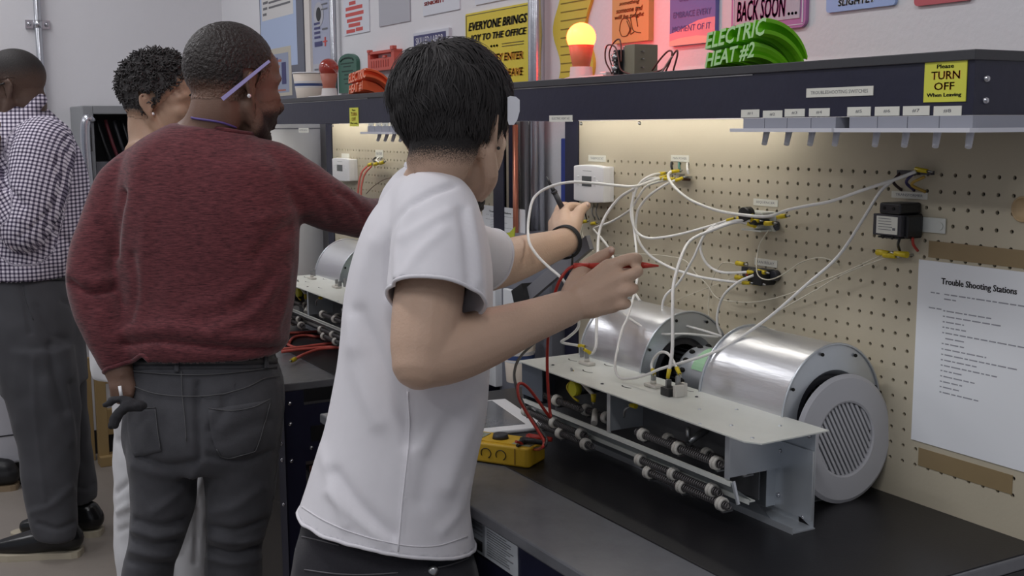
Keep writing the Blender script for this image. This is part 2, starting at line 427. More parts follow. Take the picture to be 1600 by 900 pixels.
# laminated instruction sheet and the tape around it
M_paper = mat('laminated_paper', C(196, 198, 206, 1.55), .35)
M_tape = mat('brown_packing_tape', C(150, 130, 96, .95), .35, nz=(30, .08))
def sheet(pl, pr, ptl, pbl, Y, label):
    a = on(pl[0], ptl, 1, Y); b = on(pl[1], pbl, 1, Y); x0 = (a[0]+b[0])/2; z1, z0 = a[2], b[2]; x1 = x0+pr; W, H = x1-x0, z1-z0
    o = flat('instruction_sheet', MB().box((x0, Y-.0016, z0), (x1, Y-.0002, z1)), M_paper, label, 'paper')
    t = MB(); p = lambda u, v: (x0+W*u, Y-.0018, z0+H*v)
    text(t, 'Trouble Shooting Stations', p(.175, .873), UX*W*.515, UZ*H*.044, bold=.0025)
    obj('lettering', t, M_ink, o)
    lines = MB(); rnd = random.Random(3)
    def words(u0, u1, v):
        u = u0
        while u < u1-.01:
            du = min(rnd.uniform(.02, .065), u1-u); lines.box((x0+W*u, Y-.0018, z0+H*v), (x0+W*(u+du), Y-.0017, z0+H*(v+.0065))); u += du+.010
    words(.10, .165, .828); words(.20, .78, .828); words(.20, .30, .803)
    words(.09, .185, .745)
    for k, ln in enumerate((.66, .73, .41, .43, .93, .42, .42, .62, .90, .54, .72, .42, .53, .42, .40, .57)):
        words(.198, .212, .74-.0293*k) if k != 5 else None
        words(.222, .03+ln*.78, .74-.0293*k)
    obj('text_lines', lines, mat('grey_print', C(140, 141, 148, 1.2), .6), o); return o
sheet((1440, 1421.5), .255, 405.5, 685, 0.0, 'laminated Trouble Shooting Stations sheet taped to the nearer pegboard')
sheet((756, 753), .225, 320, 402, .01, 'white instruction sheet on the farther pegboard beside the chin of the white T-shirt man')
def tape(xl, xr, zt, zb, label):
    return flat('tape_strip', MB().box((xl, -.0009, zb), (xr, -.0001, zt)), M_tape, label, 'tape')
a = on(1452, 376, 1, 0); b = on(1452, 402, 1, 0); tape(a[0], .742, a[2], b[2], 'brown tape strip above the Trouble Shooting sheet')
a = on(1436, 699, 1, 0); b = on(1436, 727, 1, 0); c = on(1582, 760, 1, 0); tape(a[0], c[0], a[2], b[2], 'brown tape strip below the Trouble Shooting sheet')
g = on(1600, 327, 1, 0)
gr = flat('hole_grommet', MB().lathe([(.0, .0), (.018, .0), (.0185, .003), (.016, .004), (.016, .001), (0, .001)], (g[0], -.0002, g[2]), (0, -1, 0), 24),
          mat('pale_wood', C(196, 168, 128, 1), .6), 'round pale cable hole in the pegboard at the right edge', 'hole')

# thermostats
def thermostat(x0, x1, z0, z1, Y, label):
    t = thing('thermostat', label, 'thermostat', ((x0+x1)/2, Y, z0), group='white wall thermostats')
    D = .032; W, H = x1-x0, z1-z0
    obj('base', MB().box((x0+.004, Y-.012, z0+.003), (x1-.004, Y, z1-.003), bev=.002), M_white, t)
    poly = []
    for k in range(9):
        u = k/8; poly.append((x0+W*u, z1-.0035*(2*u-1)**2))
    for k in range(9):
        u = 1-k/8; poly.append((x0+W*u, z0+.003*(2*u-1)**2))
    cv = MB().prism(poly, (0, Y-D, 0), UX, UZ, (0, 1, 0), D-.012)
    c = obj('cover', cv, M_white, t)
    md = c.modifiers.new('bevel', 'BEVEL'); md.width = .0025; md.segments = 2; md.limit_method = 'ANGLE'
    obj('display', MB().box((x0+W*.30, Y-D-.0006, z0+H*.43), (x0+W*.62, Y-D+.001, z0+H*.70)), mat('lcd_grey', C(92, 98, 100, .8), .2), t)
    for bx, bz in ((.17, .68), (.17, .48), (.73, .68), (.73, .48), (.80, .58)):
        obj('button', MB().box((x0+W*(bx-.035), Y-D-.0012, z0+H*bz-.002), (x0+W*(bx+.035), Y-D+.001, z0+H*bz+.002), bev=.0008), M_white, t)
    obj('badge', MB().box((x0+W*.33, Y-D-.0004, z0+H*.835), (x0+W*.62, Y-D+.001, z0+H*.845)), M_ink2, t)
    return t
a = on(896, 256.5, 1, -.032); b = on(942, 319, 1, -.032)
th1 = thermostat(a[0], b[0], b[2], a[2], 0.0, 'nearer white thermostat with grey display above the left hand, on the tan pegboard')
a = on(518.5, 246, 1, -.022); b = on(546, 284.5, 1, -.022)
th2 = thermostat(a[0], b[0], b[2], a[2], .01, 'farther white thermostat on the pegboard beside the red sleeve')

# spade connectors: a yellow sleeve and a bright tab
def spade(mb, p, d, L_=.016, r=.0038, mi=(0, 1)):
    p = np.array(p, float); d = np.array(d, float); d /= np.linalg.norm(d)
    mb.cyl(p-d*L_*.5, p+d*L_*.5, r, r*.8, 10, mi[0]); mb.cyl(p+d*L_*.5, p+d*L_*.95, r*.55, r*.35, 8, mi[1]); return mb
WIRES = []
def wire(pts, r, label, m=M_wire, ends=(), group=None, sub=6, name='electrical_wire'):
    """pts: (px, py, plane Y) or ready 3D points; ends: indexes of points that carry a yellow spade connector"""
    P = []
    for q in pts:
        P.append(on(q[0], q[1], 1, q[2]) if abs(q[0]) > 5 else np.array(q, float))
    S = spline(P, sub)
    o = tag(obj(name, MB().tube(S, r, 8), m), label, 'wire', group)
    for e in ends:
        p = S[0] if e == 0 else S[-1]; q = S[2] if e == 0 else S[-3]
        c = MB(); spade(c, p, p-q); obj('spade_connector', c, [M_yel, M_tin], o)
    return o

# main power terminals (three short coloured tails out of the board)
mp = thing('power_terminal', 'main power terminal with black, green and white wire tails on the nearer pegboard', 'terminal', tuple(on(1065, 270, 1, 0)))
for (x, y0, y1, m_, nm) in ((1049, 254, 267, M_black, 'black wire tail'), (1061, 254, 269, mat('green_wire', C(70, 130, 118, .8), .4), 'green wire tail'), (1074, 255, 272, M_wire, 'white wire tail')):
    a = on(x, y0, 1, .0); q = on(x, (y0+y1)/2, 1, -.012); b = on(x+2, y1, 1, -.010)
    obj('wire_tail', MB().tube(spline([a, q, b], 5), .0024, 8), m_, mp)['label'] = nm
for (x, y) in ((1052, 272), (1063, 273), (1074, 277)):
    a = on(x, y, 1, -.010); obj('terminal_tab', MB().box(a+np.array([-.010, -.004, -.002]), a+np.array([.010, .004, .002])), M_tin, mp)
a = on(1077, 279, 1, 0); obj('screw', MB().cyl(a, a+np.array([0, -.016, 0]), .005, .004, 10), mat('rusty_screw', C(110, 76, 62, .8), .5, .4), mp)
a2 = on(592, 250, 1, .01)
mp2 = thing('power_terminal', 'red and yellow wire terminal on the farther pegboard', 'terminal', tuple(a2))
for k in range(3):
    a = on(587+5*k, 246, 1, .01); b = on(588+5*k, 254, 1, -.01); obj('wire_tail', MB().tube(spline([a, (a+b)/2+np.array([0, -.01, 0]), b], 4), .0026, 6), (M_black, M_wire, M_tin)[k], mp2)
for k, (x, y) in enumerate(((579, 257), (588, 256), (597, 254))):
    c = MB(); spade(c, on(x, y, 1, -.012), (1, 0, .15), .03, .006); obj('spade_connector', c, [M_yel, M_tin], mp2)
wire([(576, 258, -.012), (566, 268, -.03), (561, 285, -.04), (559, 306, -.04)], .003, 'red wire dropping from the farther pegboard terminal behind the red sleeve', mat('pink_red_wire', C(226, 120, 108, .9), .4))
wire([(581, 259, -.012), (570, 272, -.03), (565, 290, -.04), (564, 308, -.04)], .003, 'second red wire beside it on the farther pegboard', MATS['pink_red_wire'])
wire([(572, 303, .005), (585, 290, .0), (605, 279, .0), (632, 276, .005)], .0012, 'thin brown wire curving across the farther pegboard', mat('brown_wire', C(110, 84, 66, .8), .5))

# sequencer, relay, transformer
def at0(x, y): return on(x, y, 1, 0.0)
a = at0(1181, 328); b = at0(1213, 362)
sq = thing('sequencer', 'silver and black sequencer with yellow connectors on the nearer pegboard', 'sequencer', tuple((a+b)/2))
x0, x1, z1, z0 = a[0]-.0, b[0], a[2], b[2]
obj('mounting_plate', MB().box((x0, -.003, z0), (x1, 0, z1), bev=.0006).box((x0, -.030, z1-.004), (x1-.004, -.002, z1-.001)).box((x0-.004, -.030, z0), (x1-.008, -.002, z0+.003)), M_plate, sq)
obj('switch_block', MB().box((x0+.004, -.040, z0+.012), (x1-.012, -.003, z1-.014), bev=.003), M_black, sq)
obj('switch_block', MB().cyl((x0+.018, -.030, z0+.030), (x0+.018, -.046, z0+.030), .014, .013, 18), M_black, sq)
for (x, y, dx) in ((1170, 336, -1), (1158, 342.5, -1), (1174, 351, -1), (1202, 349, 1), (1222, 338, 1)):
    c = MB(); p_ = on(x, y, 1, -.035); spade(c, p_, (dx, 0, .1), .020, .0048); obj('spade_connector', c, [M_yel, M_tin], sq)
obj('screw', MB().cyl((x1+.004, -.003, z1-.022), (x1+.014, -.012, z1-.028), .006, .005, 8), M_dgrey, sq)
obj('screw', MB().cyl((x1+.002, -.003, z0+.014), (x1+.012, -.012, z0+.010), .006, .005, 8), M_dgrey, sq)
a = at0(1192, 418); b = at0(1212, 445)
fr = thing('fan_relay', 'black fan relay with yellow connectors on the nearer pegboard', 'relay', tuple((a+b)/2))
x0, x1, z1, z0 = a[0], b[0], a[2], b[2]
obj('relay_body', MB().box((x0, -.036, z0), (x1, -.001, z1), bev=.002), M_black, fr)
obj('mounting_ear', MB().cyl((x1+.006, -.003, (z0+z1)/2+.004), (x1+.006, -.014, (z0+z1)/2+.004), .010, .009, 16), M_dgrey, fr)
obj('terminal_base', MB().box((x0-.030, -.022, z0+.006), (x0, -.001, z1-.006)).box((x0-.040, -.016, z1-.010), (x0-.01, -.003, z1-.001)), M_dgrey, fr)
obj('indicator', MB().sphere((x0-.012, -.024, (z0+z1)/2+.002), .005, 10), M_red, fr)
for (x, y) in ((1157, 412), (1177, 424.5), (1156, 434), (1184, 443), (1190, 425)):
    c = MB(); spade(c, on(x, y, 1, -.030), (1, 0, 0), .021, .0046); obj('spade_connector', c, [M_yel, M_tin], fr)
a = at0(1370, 318); b = at0(1430, 375)
tr = thing('transformer', 'black control transformer with white rating label on the nearer pegboard', 'transformer', tuple((a+b)/2))
Zc = float(at0(1400, 347)[2]); f = .050
xa = float(on(1374, 330, 1, -f)[0]); xb = float(on(1407, 330, 1, -f)[0])
zt = float(on(1390, 317, 1, -f)[2]); zb_ = float(on(1390, 373, 1, -f)[2])
obj('core', MB().box((xa-.012, -f, Zc-.017), (xb+.002, -.006, Zc+.016), bev=.001), M_dgrey, tr)
obj('coil_cover', MB().box((xa, -f-.001, Zc+.0165), (xb, -.004, zt), bev=.003), M_black, tr)
obj('coil_cover', MB().box((xa-.002, -f-.001, zb_), (xb-.002, -.004, Zc-.0175), bev=.003), M_black, tr)
obj('bobbin', MB().box((xb+.0005, -.042, Zc-.020), (xb+.006, -.006, Zc+.017), bev=.004), M_black, tr)
obj('mounting_ear', MB().box((xb-.004, -.004, Zc-.011), (xb+.045, -.001, Zc+.012), bev=.001).cyl((xb+.036, -.0042, Zc), (xb+.036, -.006, Zc), .006, n=10), M_plate, tr)
rl = obj('rating_label', MB().box((xa-.004, -f-.0012, Zc-.014), (xb-.004, -f+.0005, Zc+.013)), M_label, tr)
t_ = MB(); rnd = random.Random(5)
for k in range(5): t_.box((xa, -f-.0016, Zc+.009-k*.0042), (xa+.018+rnd.random()*.010, -f-.0011, Zc+.0098-k*.0042))
t_.box((xb-.013, -f-.0016, Zc-.008), (xb-.008, -f-.0011, Zc-.004)); obj('text_lines', t_, M_ink2, rl)
for k, (u, s) in enumerate(((.25, 1), (.7, 1), (.25, -1), (.7, -1))):
    zc = (Zc+zt+.017)/2 if s > 0 else (Zc+zb_-.017)/2
    obj('rivet_hole', MB().cyl((xa+(xb-xa)*u, -f-.0012, zc), (xa+(xb-xa)*u, -f-.0022, zc), .0026, n=10), M_dark, tr)
for (x, y0, y1, m_) in ((1408, 297, 270, mat('maroon_wire', C(60, 34, 40, .8), .5)), (1428, 297, 271, mat('violet_wire', C(66, 58, 110, .8), .5)), (1446, 300, 276, mat('mustard_wire', C(196, 160, 70, .8), .5))):
    p0, p1 = on(x, y0, 1, .0), on(x-1, y1, 1, -.016)
    obj('wire_tail', MB().tube(spline([p0, (p0+p1)/2+np.array([.006*(m_.name == 'mustard_wire')*-2, -.016, 0]), p1], 6), .0024, 8), m_, tr)
for (x, y) in ((1412, 269), (1428, 270), (1449, 270)):
    a = on(x, y, 1, -.014); obj('terminal_tab', MB().box(a-np.array([.010, .004, .003]), a+np.array([.010, .004, .003])), M_dgrey, tr)
c = MB(); spade(c, on(1440, 266, 1, -.018), (1, 0, -.1), .022, .004); obj('spade_connector', c, [M_yel, M_tin], tr)
for (x0_, x1_, m_) in ((1406, 1406, M_black), (1426, 1434, M_red)):
    p0, p1 = on(x0_, 372, 1, -.03), on(x1_, 392, 1, -.012); obj('wire_tail', MB().tube(spline([p0, (p0+p1)/2+np.array([0, -.004, 0]), p1], 4), .0022, 8), m_, tr)
tb = thing('terminal_strip', 'pair of yellow spade terminals below the transformer', 'terminal', tuple(at0(1400, 398)))
for (x, y, dx) in ((1380, 395, 1), (1391, 399, 1), (1408, 397, -1)):
    c = MB(); spade(c, on(x, y, 1, -.016), (dx, 0, 0), .024, .0052); obj('spade_connector', c, [M_yel, M_tin], tb)
obj('terminal_tab', MB().box(at0(1393, 392), at0(1428, 400)+np.array([0, -.012, 0])), M_tin, tb)

# ------------------------------------------------------------------ electric heater strip on the bench
HT = 1.051
def heater():
    t = thing('electric_heater', 'open-front sheet-metal electric heater with coils on the nearer bench', 'heater', (.19, -.27, BZ), group='electric heaters on the benches')
    xl, xr, yb = -.151, .529, -.225
    P = M_plate; G = M_galv
    top = MB(); 
    poly = [(xl, yb+.020), (xl, -.345), (.507, -.352), (.529, -.338), (.525, yb+.020)]
    top.prism(poly, (0, 0, HT), (1, 0, 0), (0, 1, 0), (0, 0, -1), .002)
    obj('top_plate', top, P, t)
    bp = MB().prism([(xl, BZ), (.487, BZ), (.487, BZ+.012), (.518, BZ+.0), (.518, HT-.004), (xl, HT-.003)], (0, yb, 0), (1, 0, 0), (0, 0, 1), (0, 1, 0), .002)
    obj('back_plate', bp, G, t)
    obj('bottom_flange', MB().box((xl, yb-.044, BZ+.0005), (.523, yb, BZ+.0025)).box((xl, yb-.0445, BZ), (.523, yb-.0435, BZ+.010)), G, t)
    obj('inner_wall', MB().box((xl+.002, -.262, BZ+.028), (.44, -.260, HT-.003)), mat('dark_inner_steel', C(104, 104, 106, 1.0), .45, .3, nz=(12, .3)), t)  # inner wall in a darker, mottled grey than the outer plates
    for x in (.139, .448):
        obj('divider', MB().box((x, -.335, .978), (x+.0022, -.226, HT-.002)).box((x, -.3365, .978), (x+.010, -.3345, HT-.002)), G, t)
    obj('end_cap', MB().box((xl, -.335, .960), (xl+.002, -.226, HT-.002)).box((xl, -.3365, .985), (xl+.075, -.3345, HT-.002)), mat('blue_grey_steel', C(120, 128, 140, .9), .4, .5, nz=(20, .1)), t)
    # rails
    obj('rail', MB().box((xl, -.337, .972), (.462, -.330, .975)).box((xl, -.337, .969), (.462, -.3355, .976)), P, t)
    obj('rail', MB().box((xl, -.312, .944), (.475, -.300, .946)).box((xl, -.3125, .941), (.475, -.3110, .948)), P, t)
    obj('web_plate', MB().quad((xl, -.334, .970), (.462, -.334, .970), (.475, -.306, .946), (xl, -.306, .946)), G, t)
    obj('web_plate', MB().quad((xl, -.300, .944), (.475, -.300, .944), (.475, -.268, .912), (xl, -.268, .912)), G, t)
    br = MB().prism([(.462, .974), (.475, .944), (.478, .946), (.466, .978)], (0, -.335, 0), (1, 0, 0), (0, 0, 1), (0, 1, 0), .004); obj('brace', br, G, t)
    # end bracket folded towards the room with rivets
    obj('end_bracket', MB().box((.438, -.2290, .914), (.5178, -.2255, 1.020)).box((.438, -.246, .916), (.4395, -.2255, 1.012)), G, t)
    for z in (.935, 1.005): obj('rivet', MB().cyl((.449, -.229, z), (.449, -.233, z), .004, .003, 8), M_chrome, t)
    for (x, z) in ((.507, HT-.010), (.500, .915), (.46, HT-.012)): obj('screw', MB().sphere((x, yb-.002, z), .0035, 8), M_chrome, t)
    # coils on white ceramic insulators
    def coil(y, z, x0, x1, rings, r=.0054):
        n = int((x1-x0)/.0050); pts = []
        for k in range(n*7+1):
            a = 2*PI*k/7; pts.append((x0+(x1-x0)*k/(n*7), y+r*math.cos(a), z+r*math.sin(a)))
        obj('heating_coil', MB().tube(pts, .00125, 4, caps=False), M_coil, t)
        for x in rings:
            i = MB().lathe([(.0066, -.0065), (.0092, -.0065), (.0108, -.0045), (.0108, -.0015), (.0092, 0), (.0108, .0015), (.0108, .0045), (.0092, .0065), (.0066, .0065), (.0066, -.0065)], (x, y, z), (1, 0, 0), 18)
            obj('ceramic_insulator', i, M_cer, t)
            obj('insulator_clip', MB().box((x-.002, y, z-.014), (x+.002, y+.02, z-.0115)), M_tin, t)
    coil(-.322, .990, .205, .425, (.225, .318, .412))
    coil(-.290, .983, .235, .445, (.25, .35, .435))
    coil(-.328, .948, .22, .43, (.226, .315, .410))
    coil(-.330, .934, .245, .452, (.252, .340, .436))
    coil(-.328, .950, -.145, .062, (-.148, -.045, .046))
    coil(-.330, .936, -.10, .085, (.064, -.02))
    coil(-.318, .990, -.14, .03, (-.146, -.052))
    coil(-.300, .985, -.06, .10, (.02, .085))
    # limit switch with yellow face and its loop of wire
    ls = MB().cyl((.0, -.306, 1.022), (.0, -.318, 1.022), .0135, n=20)
    obj('limit_switch', ls, mat('yellow_disc', C(220, 216, 40, .85), .4), t)
    obj('limit_switch_base', MB().cyl((.0, -.262, 1.022), (.0, -.305, 1.022), .0125, n=16), M_black, t)
    obj('inner_wire', MB().tube(spline([(-.02, -.30, 1.035), (-.03, -.31, 1.02), (-.012, -.31, 1.005), (.008, -.31, 1.000)], 6), .0022, 6), M_yel, t)
    obj('inner_wire', MB().tube(spline([(-.018, -.30, 1.044), (.01, -.315, 1.046), (.04, -.315, 1.034), (.062, -.312, 1.022)], 6), .0035, 8), M_cer, t)
    obj('inner_wire', MB().tube(spline([(-.05, -.29, 1.03), (-.02, -.31, 1.038), (.0, -.312, 1.034)], 5), .003, 6), M_dgrey, t)
    c = MB(); spade(c, (-.018, -.305, 1.044), (0, -.3, 1), .014, .005); spade(c, (.064, -.314, 1.018), (0, 0, -1), .014, .005); obj('spade_connector', c, [M_yel, M_tin], t)
    obj('inner_wire', MB().tube(spline([(.180, -.30, 1.030), (.172, -.32, 1.022), (.166, -.32, 1.006)], 5), .002, 6), M_tin, t)
    c = MB(); spade(c, (.186, -.315, 1.030), (-1, 0, -.1), .016, .0045); obj('spade_connector', c, [M_yel, M_tin], t)
    obj('inner_post', MB().cyl((.315, -.30, .995), (.315, -.262, 1.012), .006, n=10).cyl((.315, -.3, 1.02), (.315, -.3, .995), .004, n=8), M_tin, t)
    obj('inner_post', MB().cyl((.05, -.30, .99), (.075, -.32, .975), .006, n=10), M_cer, t)
    # terminals on the top plate
    for (x, y) in ((-.051, -.253), (.165, -.258)):
        obj('bushing', MB().box((x-.017, y-.009, HT), (x+.017, y+.009, HT+.006), bev=.002).cyl((x, y, HT+.006), (x, y, HT+.012), .005, n=10), M_cer, t)
        obj('terminal_tab', MB().box((x-.002, y-.004, HT+.010), (x+.002, y+.004, HT+.024)), M_tin, t)
    obj('terminal_block', MB().box((.216, -.282, HT), (.240, -.260, HT+.014), bev=.0015), M_black, t)
    obj('terminal_block', MB().box((.2405, -.275, HT), (.250, -.258, HT+.020), bev=.0015).box((.236, -.257, HT), (.248, -.250, HT+.022)), M_cer, t)
    for q0, q1 in (((.222, -.276, HT+.012), (.226, -.266, HT+.026)), ((.236, -.266, HT+.012), (.240, -.258, HT+.034)), ((-.117, -.226, HT), (-.113, -.219, HT+.02))): obj('terminal_tab', MB().box(q0, q1), M_tin, t)
    sl = MB()
    for (x, y, s) in ((-.10, -.255, .022), (.0, -.285, .024), (-.025, -.225, .02), (.215, -.225, .02), (.14, -.30, .02)):
        for k in range(6):
            a0 = -.7+1.4*k/6; a1 = -.7+1.4*(k+1)/6
            q = lambda a, r: (x+r*math.sin(a), y+.02-r*math.cos(a), HT+.0004)
            sl.quad(q(a0, s), q(a1, s), q(a1, s+.0022), q(a0, s+.0022))
    obj('slot', sl, M_dark, t)
    for (x, y) in ((.33, -.29), (.36, -.24), (.43, -.31), (.47, -.25), (.50, -.33), (.40, -.345), (.26, -.24), (-.08, -.31), (.10, -.32)):
        obj('screw', MB().lathe([(0, .0016), (.0025, .0012), (.0032, 0)], (x, y, HT), n=8), M_dgrey if x < .3 else M_galv, t)
    return t
H1 = heater()

# ------------------------------------------------------------------ twin blower with motor
def blower():
    t = thing('twin_blower', 'double galvanised blower with motor between its drums, behind the nearer heater', 'blower', (.15, -.105, BZ), group='twin blowers on the benches')
    yc, zc, R = -.106, 1.040, .104
    for xa, xb in ((-.140, .060), (.232, .430)):
        prof = []
        n = 40
        # scroll outline: round drum with a squared discharge down at the back
        ol = []
        for k in range(n+1):
            a = math.radians(-60+270*k/n); rr = R*(1.0+.085*max(0, (k/n-.45)))
            ol.append((yc-rr*math.cos(PI-a) if False else yc+rr*math.cos(a+PI/2+.0)*-1, zc+rr*math.sin(a+PI/2-.0)))
        ol = [(yc+R*math.cos(math.radians(d)), zc+R*1.09*math.sin(math.radians(d)) if math.sin(math.radians(d)) > 0 else zc+R*math.sin(math.radians(d))) for d in np.linspace(-50, 235, 44)]
        ol += [(yc-.06, BZ+.004), (yc+.066, BZ+.004)]
        mbd = MB(); m = len(ol)
        V = [(xa, y, z) for y, z in ol]+[(xb, y, z) for y, z in ol]
        mbd.add(V, [(k, (k+1) % m, m+(k+1) % m, m+k) for k in range(m)], 0, True)
        V2 = [(xa, yc+(y-yc)*.975, zc+(z-zc)*.975) for y, z in ol]+[(xb, yc+(y-yc)*.975, zc+(z-zc)*.975) for y, z in ol]
        o = obj('drum_wrap', mbd, M_alu, t)
        for x, sgn in ((xa, -1), (xb, 1)):
            ring = MB(); ri = .073
            inner = [(yc+ri*math.cos(a), zc+ri*math.sin(a)) for a in [math.atan2(z-zc, y-yc) for y, z in ol]]
            V = [(x, y, z) for y, z in ol]+[(x, y, z) for y, z in inner]+[(x-sgn*.014, yc+(y-yc)*.86, zc+(z-zc)*.86) for y, z in inner]
            ring.add(V, [(k, (k+1) % m, m+(k+1) % m, m+k) for k in range(m)], 0, False)
            ring.add(V[m:], [(k, (k+1) % m, m+(k+1) % m, m+k) for k in range(m)], 0, True)
            # rolled rim flange
            rim = [(x+sgn*.0015, yc+(y-yc)*1.012, zc+(z-zc)*1.012) for y, z in ol]
            ring.tube(rim, .0022, 6, closed=True)
            obj('end_ring', ring, M_galv, t)
        # squirrel cage wheel inside: slim curved blades between two rings
        wh = MB(); nb = 34
        for k in range(nb):
            a = 2*PI*k/nb; q = lambda r, da: (yc+r*math.cos(a+da), zc+r*math.sin(a+da))
            p1, p2, p3 = q(.066, 0), q(.060, .05), q(.053, .06)
            for (s, e) in ((p1, p2), (p2, p3)): wh.quad((xa+.016, s[0], s[1]), (xb-.016, s[0], s[1]), (xb-.016, e[0], e[1]), (xa+.016, e[0], e[1]))
        for x in (xa+.016, xb-.016): wh.lathe([(.052, 0), (.067, 0), (.067, .004), (.052, .004)], (x, yc, zc), (1, 0, 0), 34)
        wh.lathe([(.0, 0), (.052, 0), (.052, .002), (0, .002)], ((xa+xb)/2, yc, zc), (1, 0, 0), 24)
        obj('fan_wheel', wh, M_dgrey, t)
        for d in (20, 62, 105, 150):
            a = math.radians(d); obj('rim_screw', MB().sphere((xb+.003, yc+.098*math.cos(a), zc+.104*math.sin(a)), .003, 6), M_dark, t)
    x0, x1 = .082, .205
    mo = MB().lathe([(0, 0), (.030, 0), (.046, .010), (.050, .022), (.050, x1-x0-.022), (.046, x1-x0-.010), (.030, x1-x0), (0, x1-x0)], (x0, yc, zc+.008), (1, 0, 0), 32)
    obj('motor', mo, M_galv, t)
    obj('shaft', MB().cyl((.0, yc, zc+.008), (.30, yc, zc+.008), .006, n=10), M_tin, t)
    for k in range(14):
        a = math.radians(-10+22*k); y, z = yc+.0503*math.cos(a), zc+.008+.0503*math.sin(a)
        s_ = MB(); s_.sphere((x0+.030, y, z), .0075, 8, 0, (1.0, .6, .6)); s_.sphere((x1-.030, y, z), .0075, 8, 0, (1.0, .6, .6)); obj('vent_hole', s_, M_dark, t)
    lb = MB(); 
    for k in range(8):
        a0 = math.radians(95+8*k); a1 = math.radians(95+8*(k+1)); q = lambda a, x: (x, yc+.0512*math.cos(a), zc+.008+.0512*math.sin(a))
        lb.quad(q(a0, .135), q(a0, .195), q(a1, .195), q(a1, .135))
    obj('motor_label', lb, mat('pale_green_label', C(160, 205, 165, 1), .5), t)
    for x in (.078, .206):
        obj('motor_bracket', MB().prism([(yc-.075, BZ), (yc+.05, BZ), (yc+.03, zc-.03), (yc-.035, zc-.02)], (x, 0, 0), (0, 1, 0), (0, 0, 1), (1, 0, 0), .003), M_galv, t)
    obj('base_plate', MB().box((-.14, yc-.06, BZ), (.43, yc+.07, BZ+.003)), M_galv, t)
    return t
B1 = blower()
# round white grille disc leaning on the right drum
dc = Vector((.4445, -.094, 1.004)); tilt = math.radians(-3.6)
gt = thing('round_grille', 'round white slotted grille leaning on the right blower drum', 'grille', (.456, -.094, BZ))
def rot_disc(P):
    return [(dc.x+x*math.cos(tilt)+(z)*math.sin(tilt)+.003, dc.y+y, dc.z-x*math.sin(tilt)+z*math.cos(tilt)) for x, y, z in P]
RD, RO = .103, .058
M_gr = mat('white_grille', C(188, 188, 192, 1.0), .45)
g_ = MB(); n = 64; V = []
for r, x in ((RO, .000), (RO, .004), (RO+.003, .0055), (RD-.006, .0045), (RD, .001), (RD, -.001), (RO, -.001), (RO, .0)):
    V += [(x, r*math.cos(2*PI*k/n), r*math.sin(2*PI*k/n)) for k in range(n)]
Fc = [(i*n+k, i*n+(k+1) % n, (i+1)*n+(k+1) % n, (i+1)*n+k) for i in range(7) for k in range(n)]
g_.add(rot_disc(V), Fc, 0, False); obj('rim_plate', g_, M_gr, gt)
ca, sa = math.cos(math.radians(62)), math.sin(math.radians(62))
for k in range(15):
    h = -RO+.0038+k*(2*RO-.0076)/14; hl = math.sqrt(max(0, RO*RO-h*h))
    # slat direction in disc plane leans like the photo's diagonal slots
    du, dv = np.array([-ca, sa]), np.array([sa, ca])
    pts = []
    for s_, t2 in ((-hl, -.0022), (hl, -.0022), (hl, .0022), (-hl, .0022)):
        q = du*s_+dv*(h+t2); pts.append(q)
    b_ = MB(); V = [(x, q[0], q[1]) for x in (-.003, .002) for q in pts]
    b_.add(rot_disc(V), [(0, 1, 2, 3), (4, 7, 6, 5), (0, 4, 5, 1), (1, 5, 6, 2), (2, 6, 7, 3), (3, 7, 4, 0)]); obj('slat', b_, M_gr, gt)
bk = MB(); V = [(-.006, RO*math.cos(2*PI*k/n), RO*math.sin(2*PI*k/n)) for k in range(n)]; bk.add(rot_disc(V), [tuple(range(n))]); obj('backing', bk, M_dark, gt)

# farther bench carries the same heater and blower
H2 = copy_tree(H1, H1.location+Vector((-1.451, -0.021, 0.000)), 'sheet-metal electric heater with coils on the farther bench behind the white T-shirt', skip=('terminal_block',))
B2 = copy_tree(B1, B1.location+Vector((-1.451, -0.021, 0.000)), 'double blower with pale drum on the farther bench under the red sleeve')
# ------------------------------------------------------------------ wires strung between the boards
G = 'white wires across the nearer pegboard'
wire([(1035, 271, -.02), (1017.5, 274, -.05), (1000, 286, -.07), (990, 307.5, -.08), (986, 330, -.085), (989, 350, -.085), (997.5, 365, -.08), (1012.5, 372, -.075), (1035, 371, -.07), (1062.5, 366, -.06), (1100, 356, -.055), (1142, 343, -.04)], 0.0026, 'white wire looping low from the main power terminal to the left side of the sequencer', ends=(0, 1), group=None)
wire([(1055, 267.5, -.025), (1047, 269, -.035), (1044, 275, -.04), (1047.5, 284, -.045), (1057.5, 296, -.05), (1075, 310, -.05), (1095, 320, -.05), (1125, 330, -.055), (1162, 336, -.06), (1200, 338, -.06), (1231, 328, -.06), (1262, 321.5, -.06), (1300, 314, -.055), (1350, 296.5, -.045), (1397, 281, -.035), (1431, 268, -.022)], 0.0028, 'long white wire from the main power terminal past the sequencer up to the transformer tails', ends=(0,))
wire([(1061, 280, -.025), (1045, 286, -.04), (1025, 297.5, -.055), (1010, 310, -.065), (997.5, 327.5, -.07), (994, 345, -.07), (994, 360, -.07), (1000, 380, -.075), (1012.5, 396, -.075), (1025, 406, -.07), (1050, 419, -.07), (1070, 426, -.065), (1100, 434, -.06), (1150, 441, -.045), (1166, 442, -.04)], 0.0026, 'white wire sweeping from the main power terminal down to the bottom of the fan relay', ends=(0, 1))
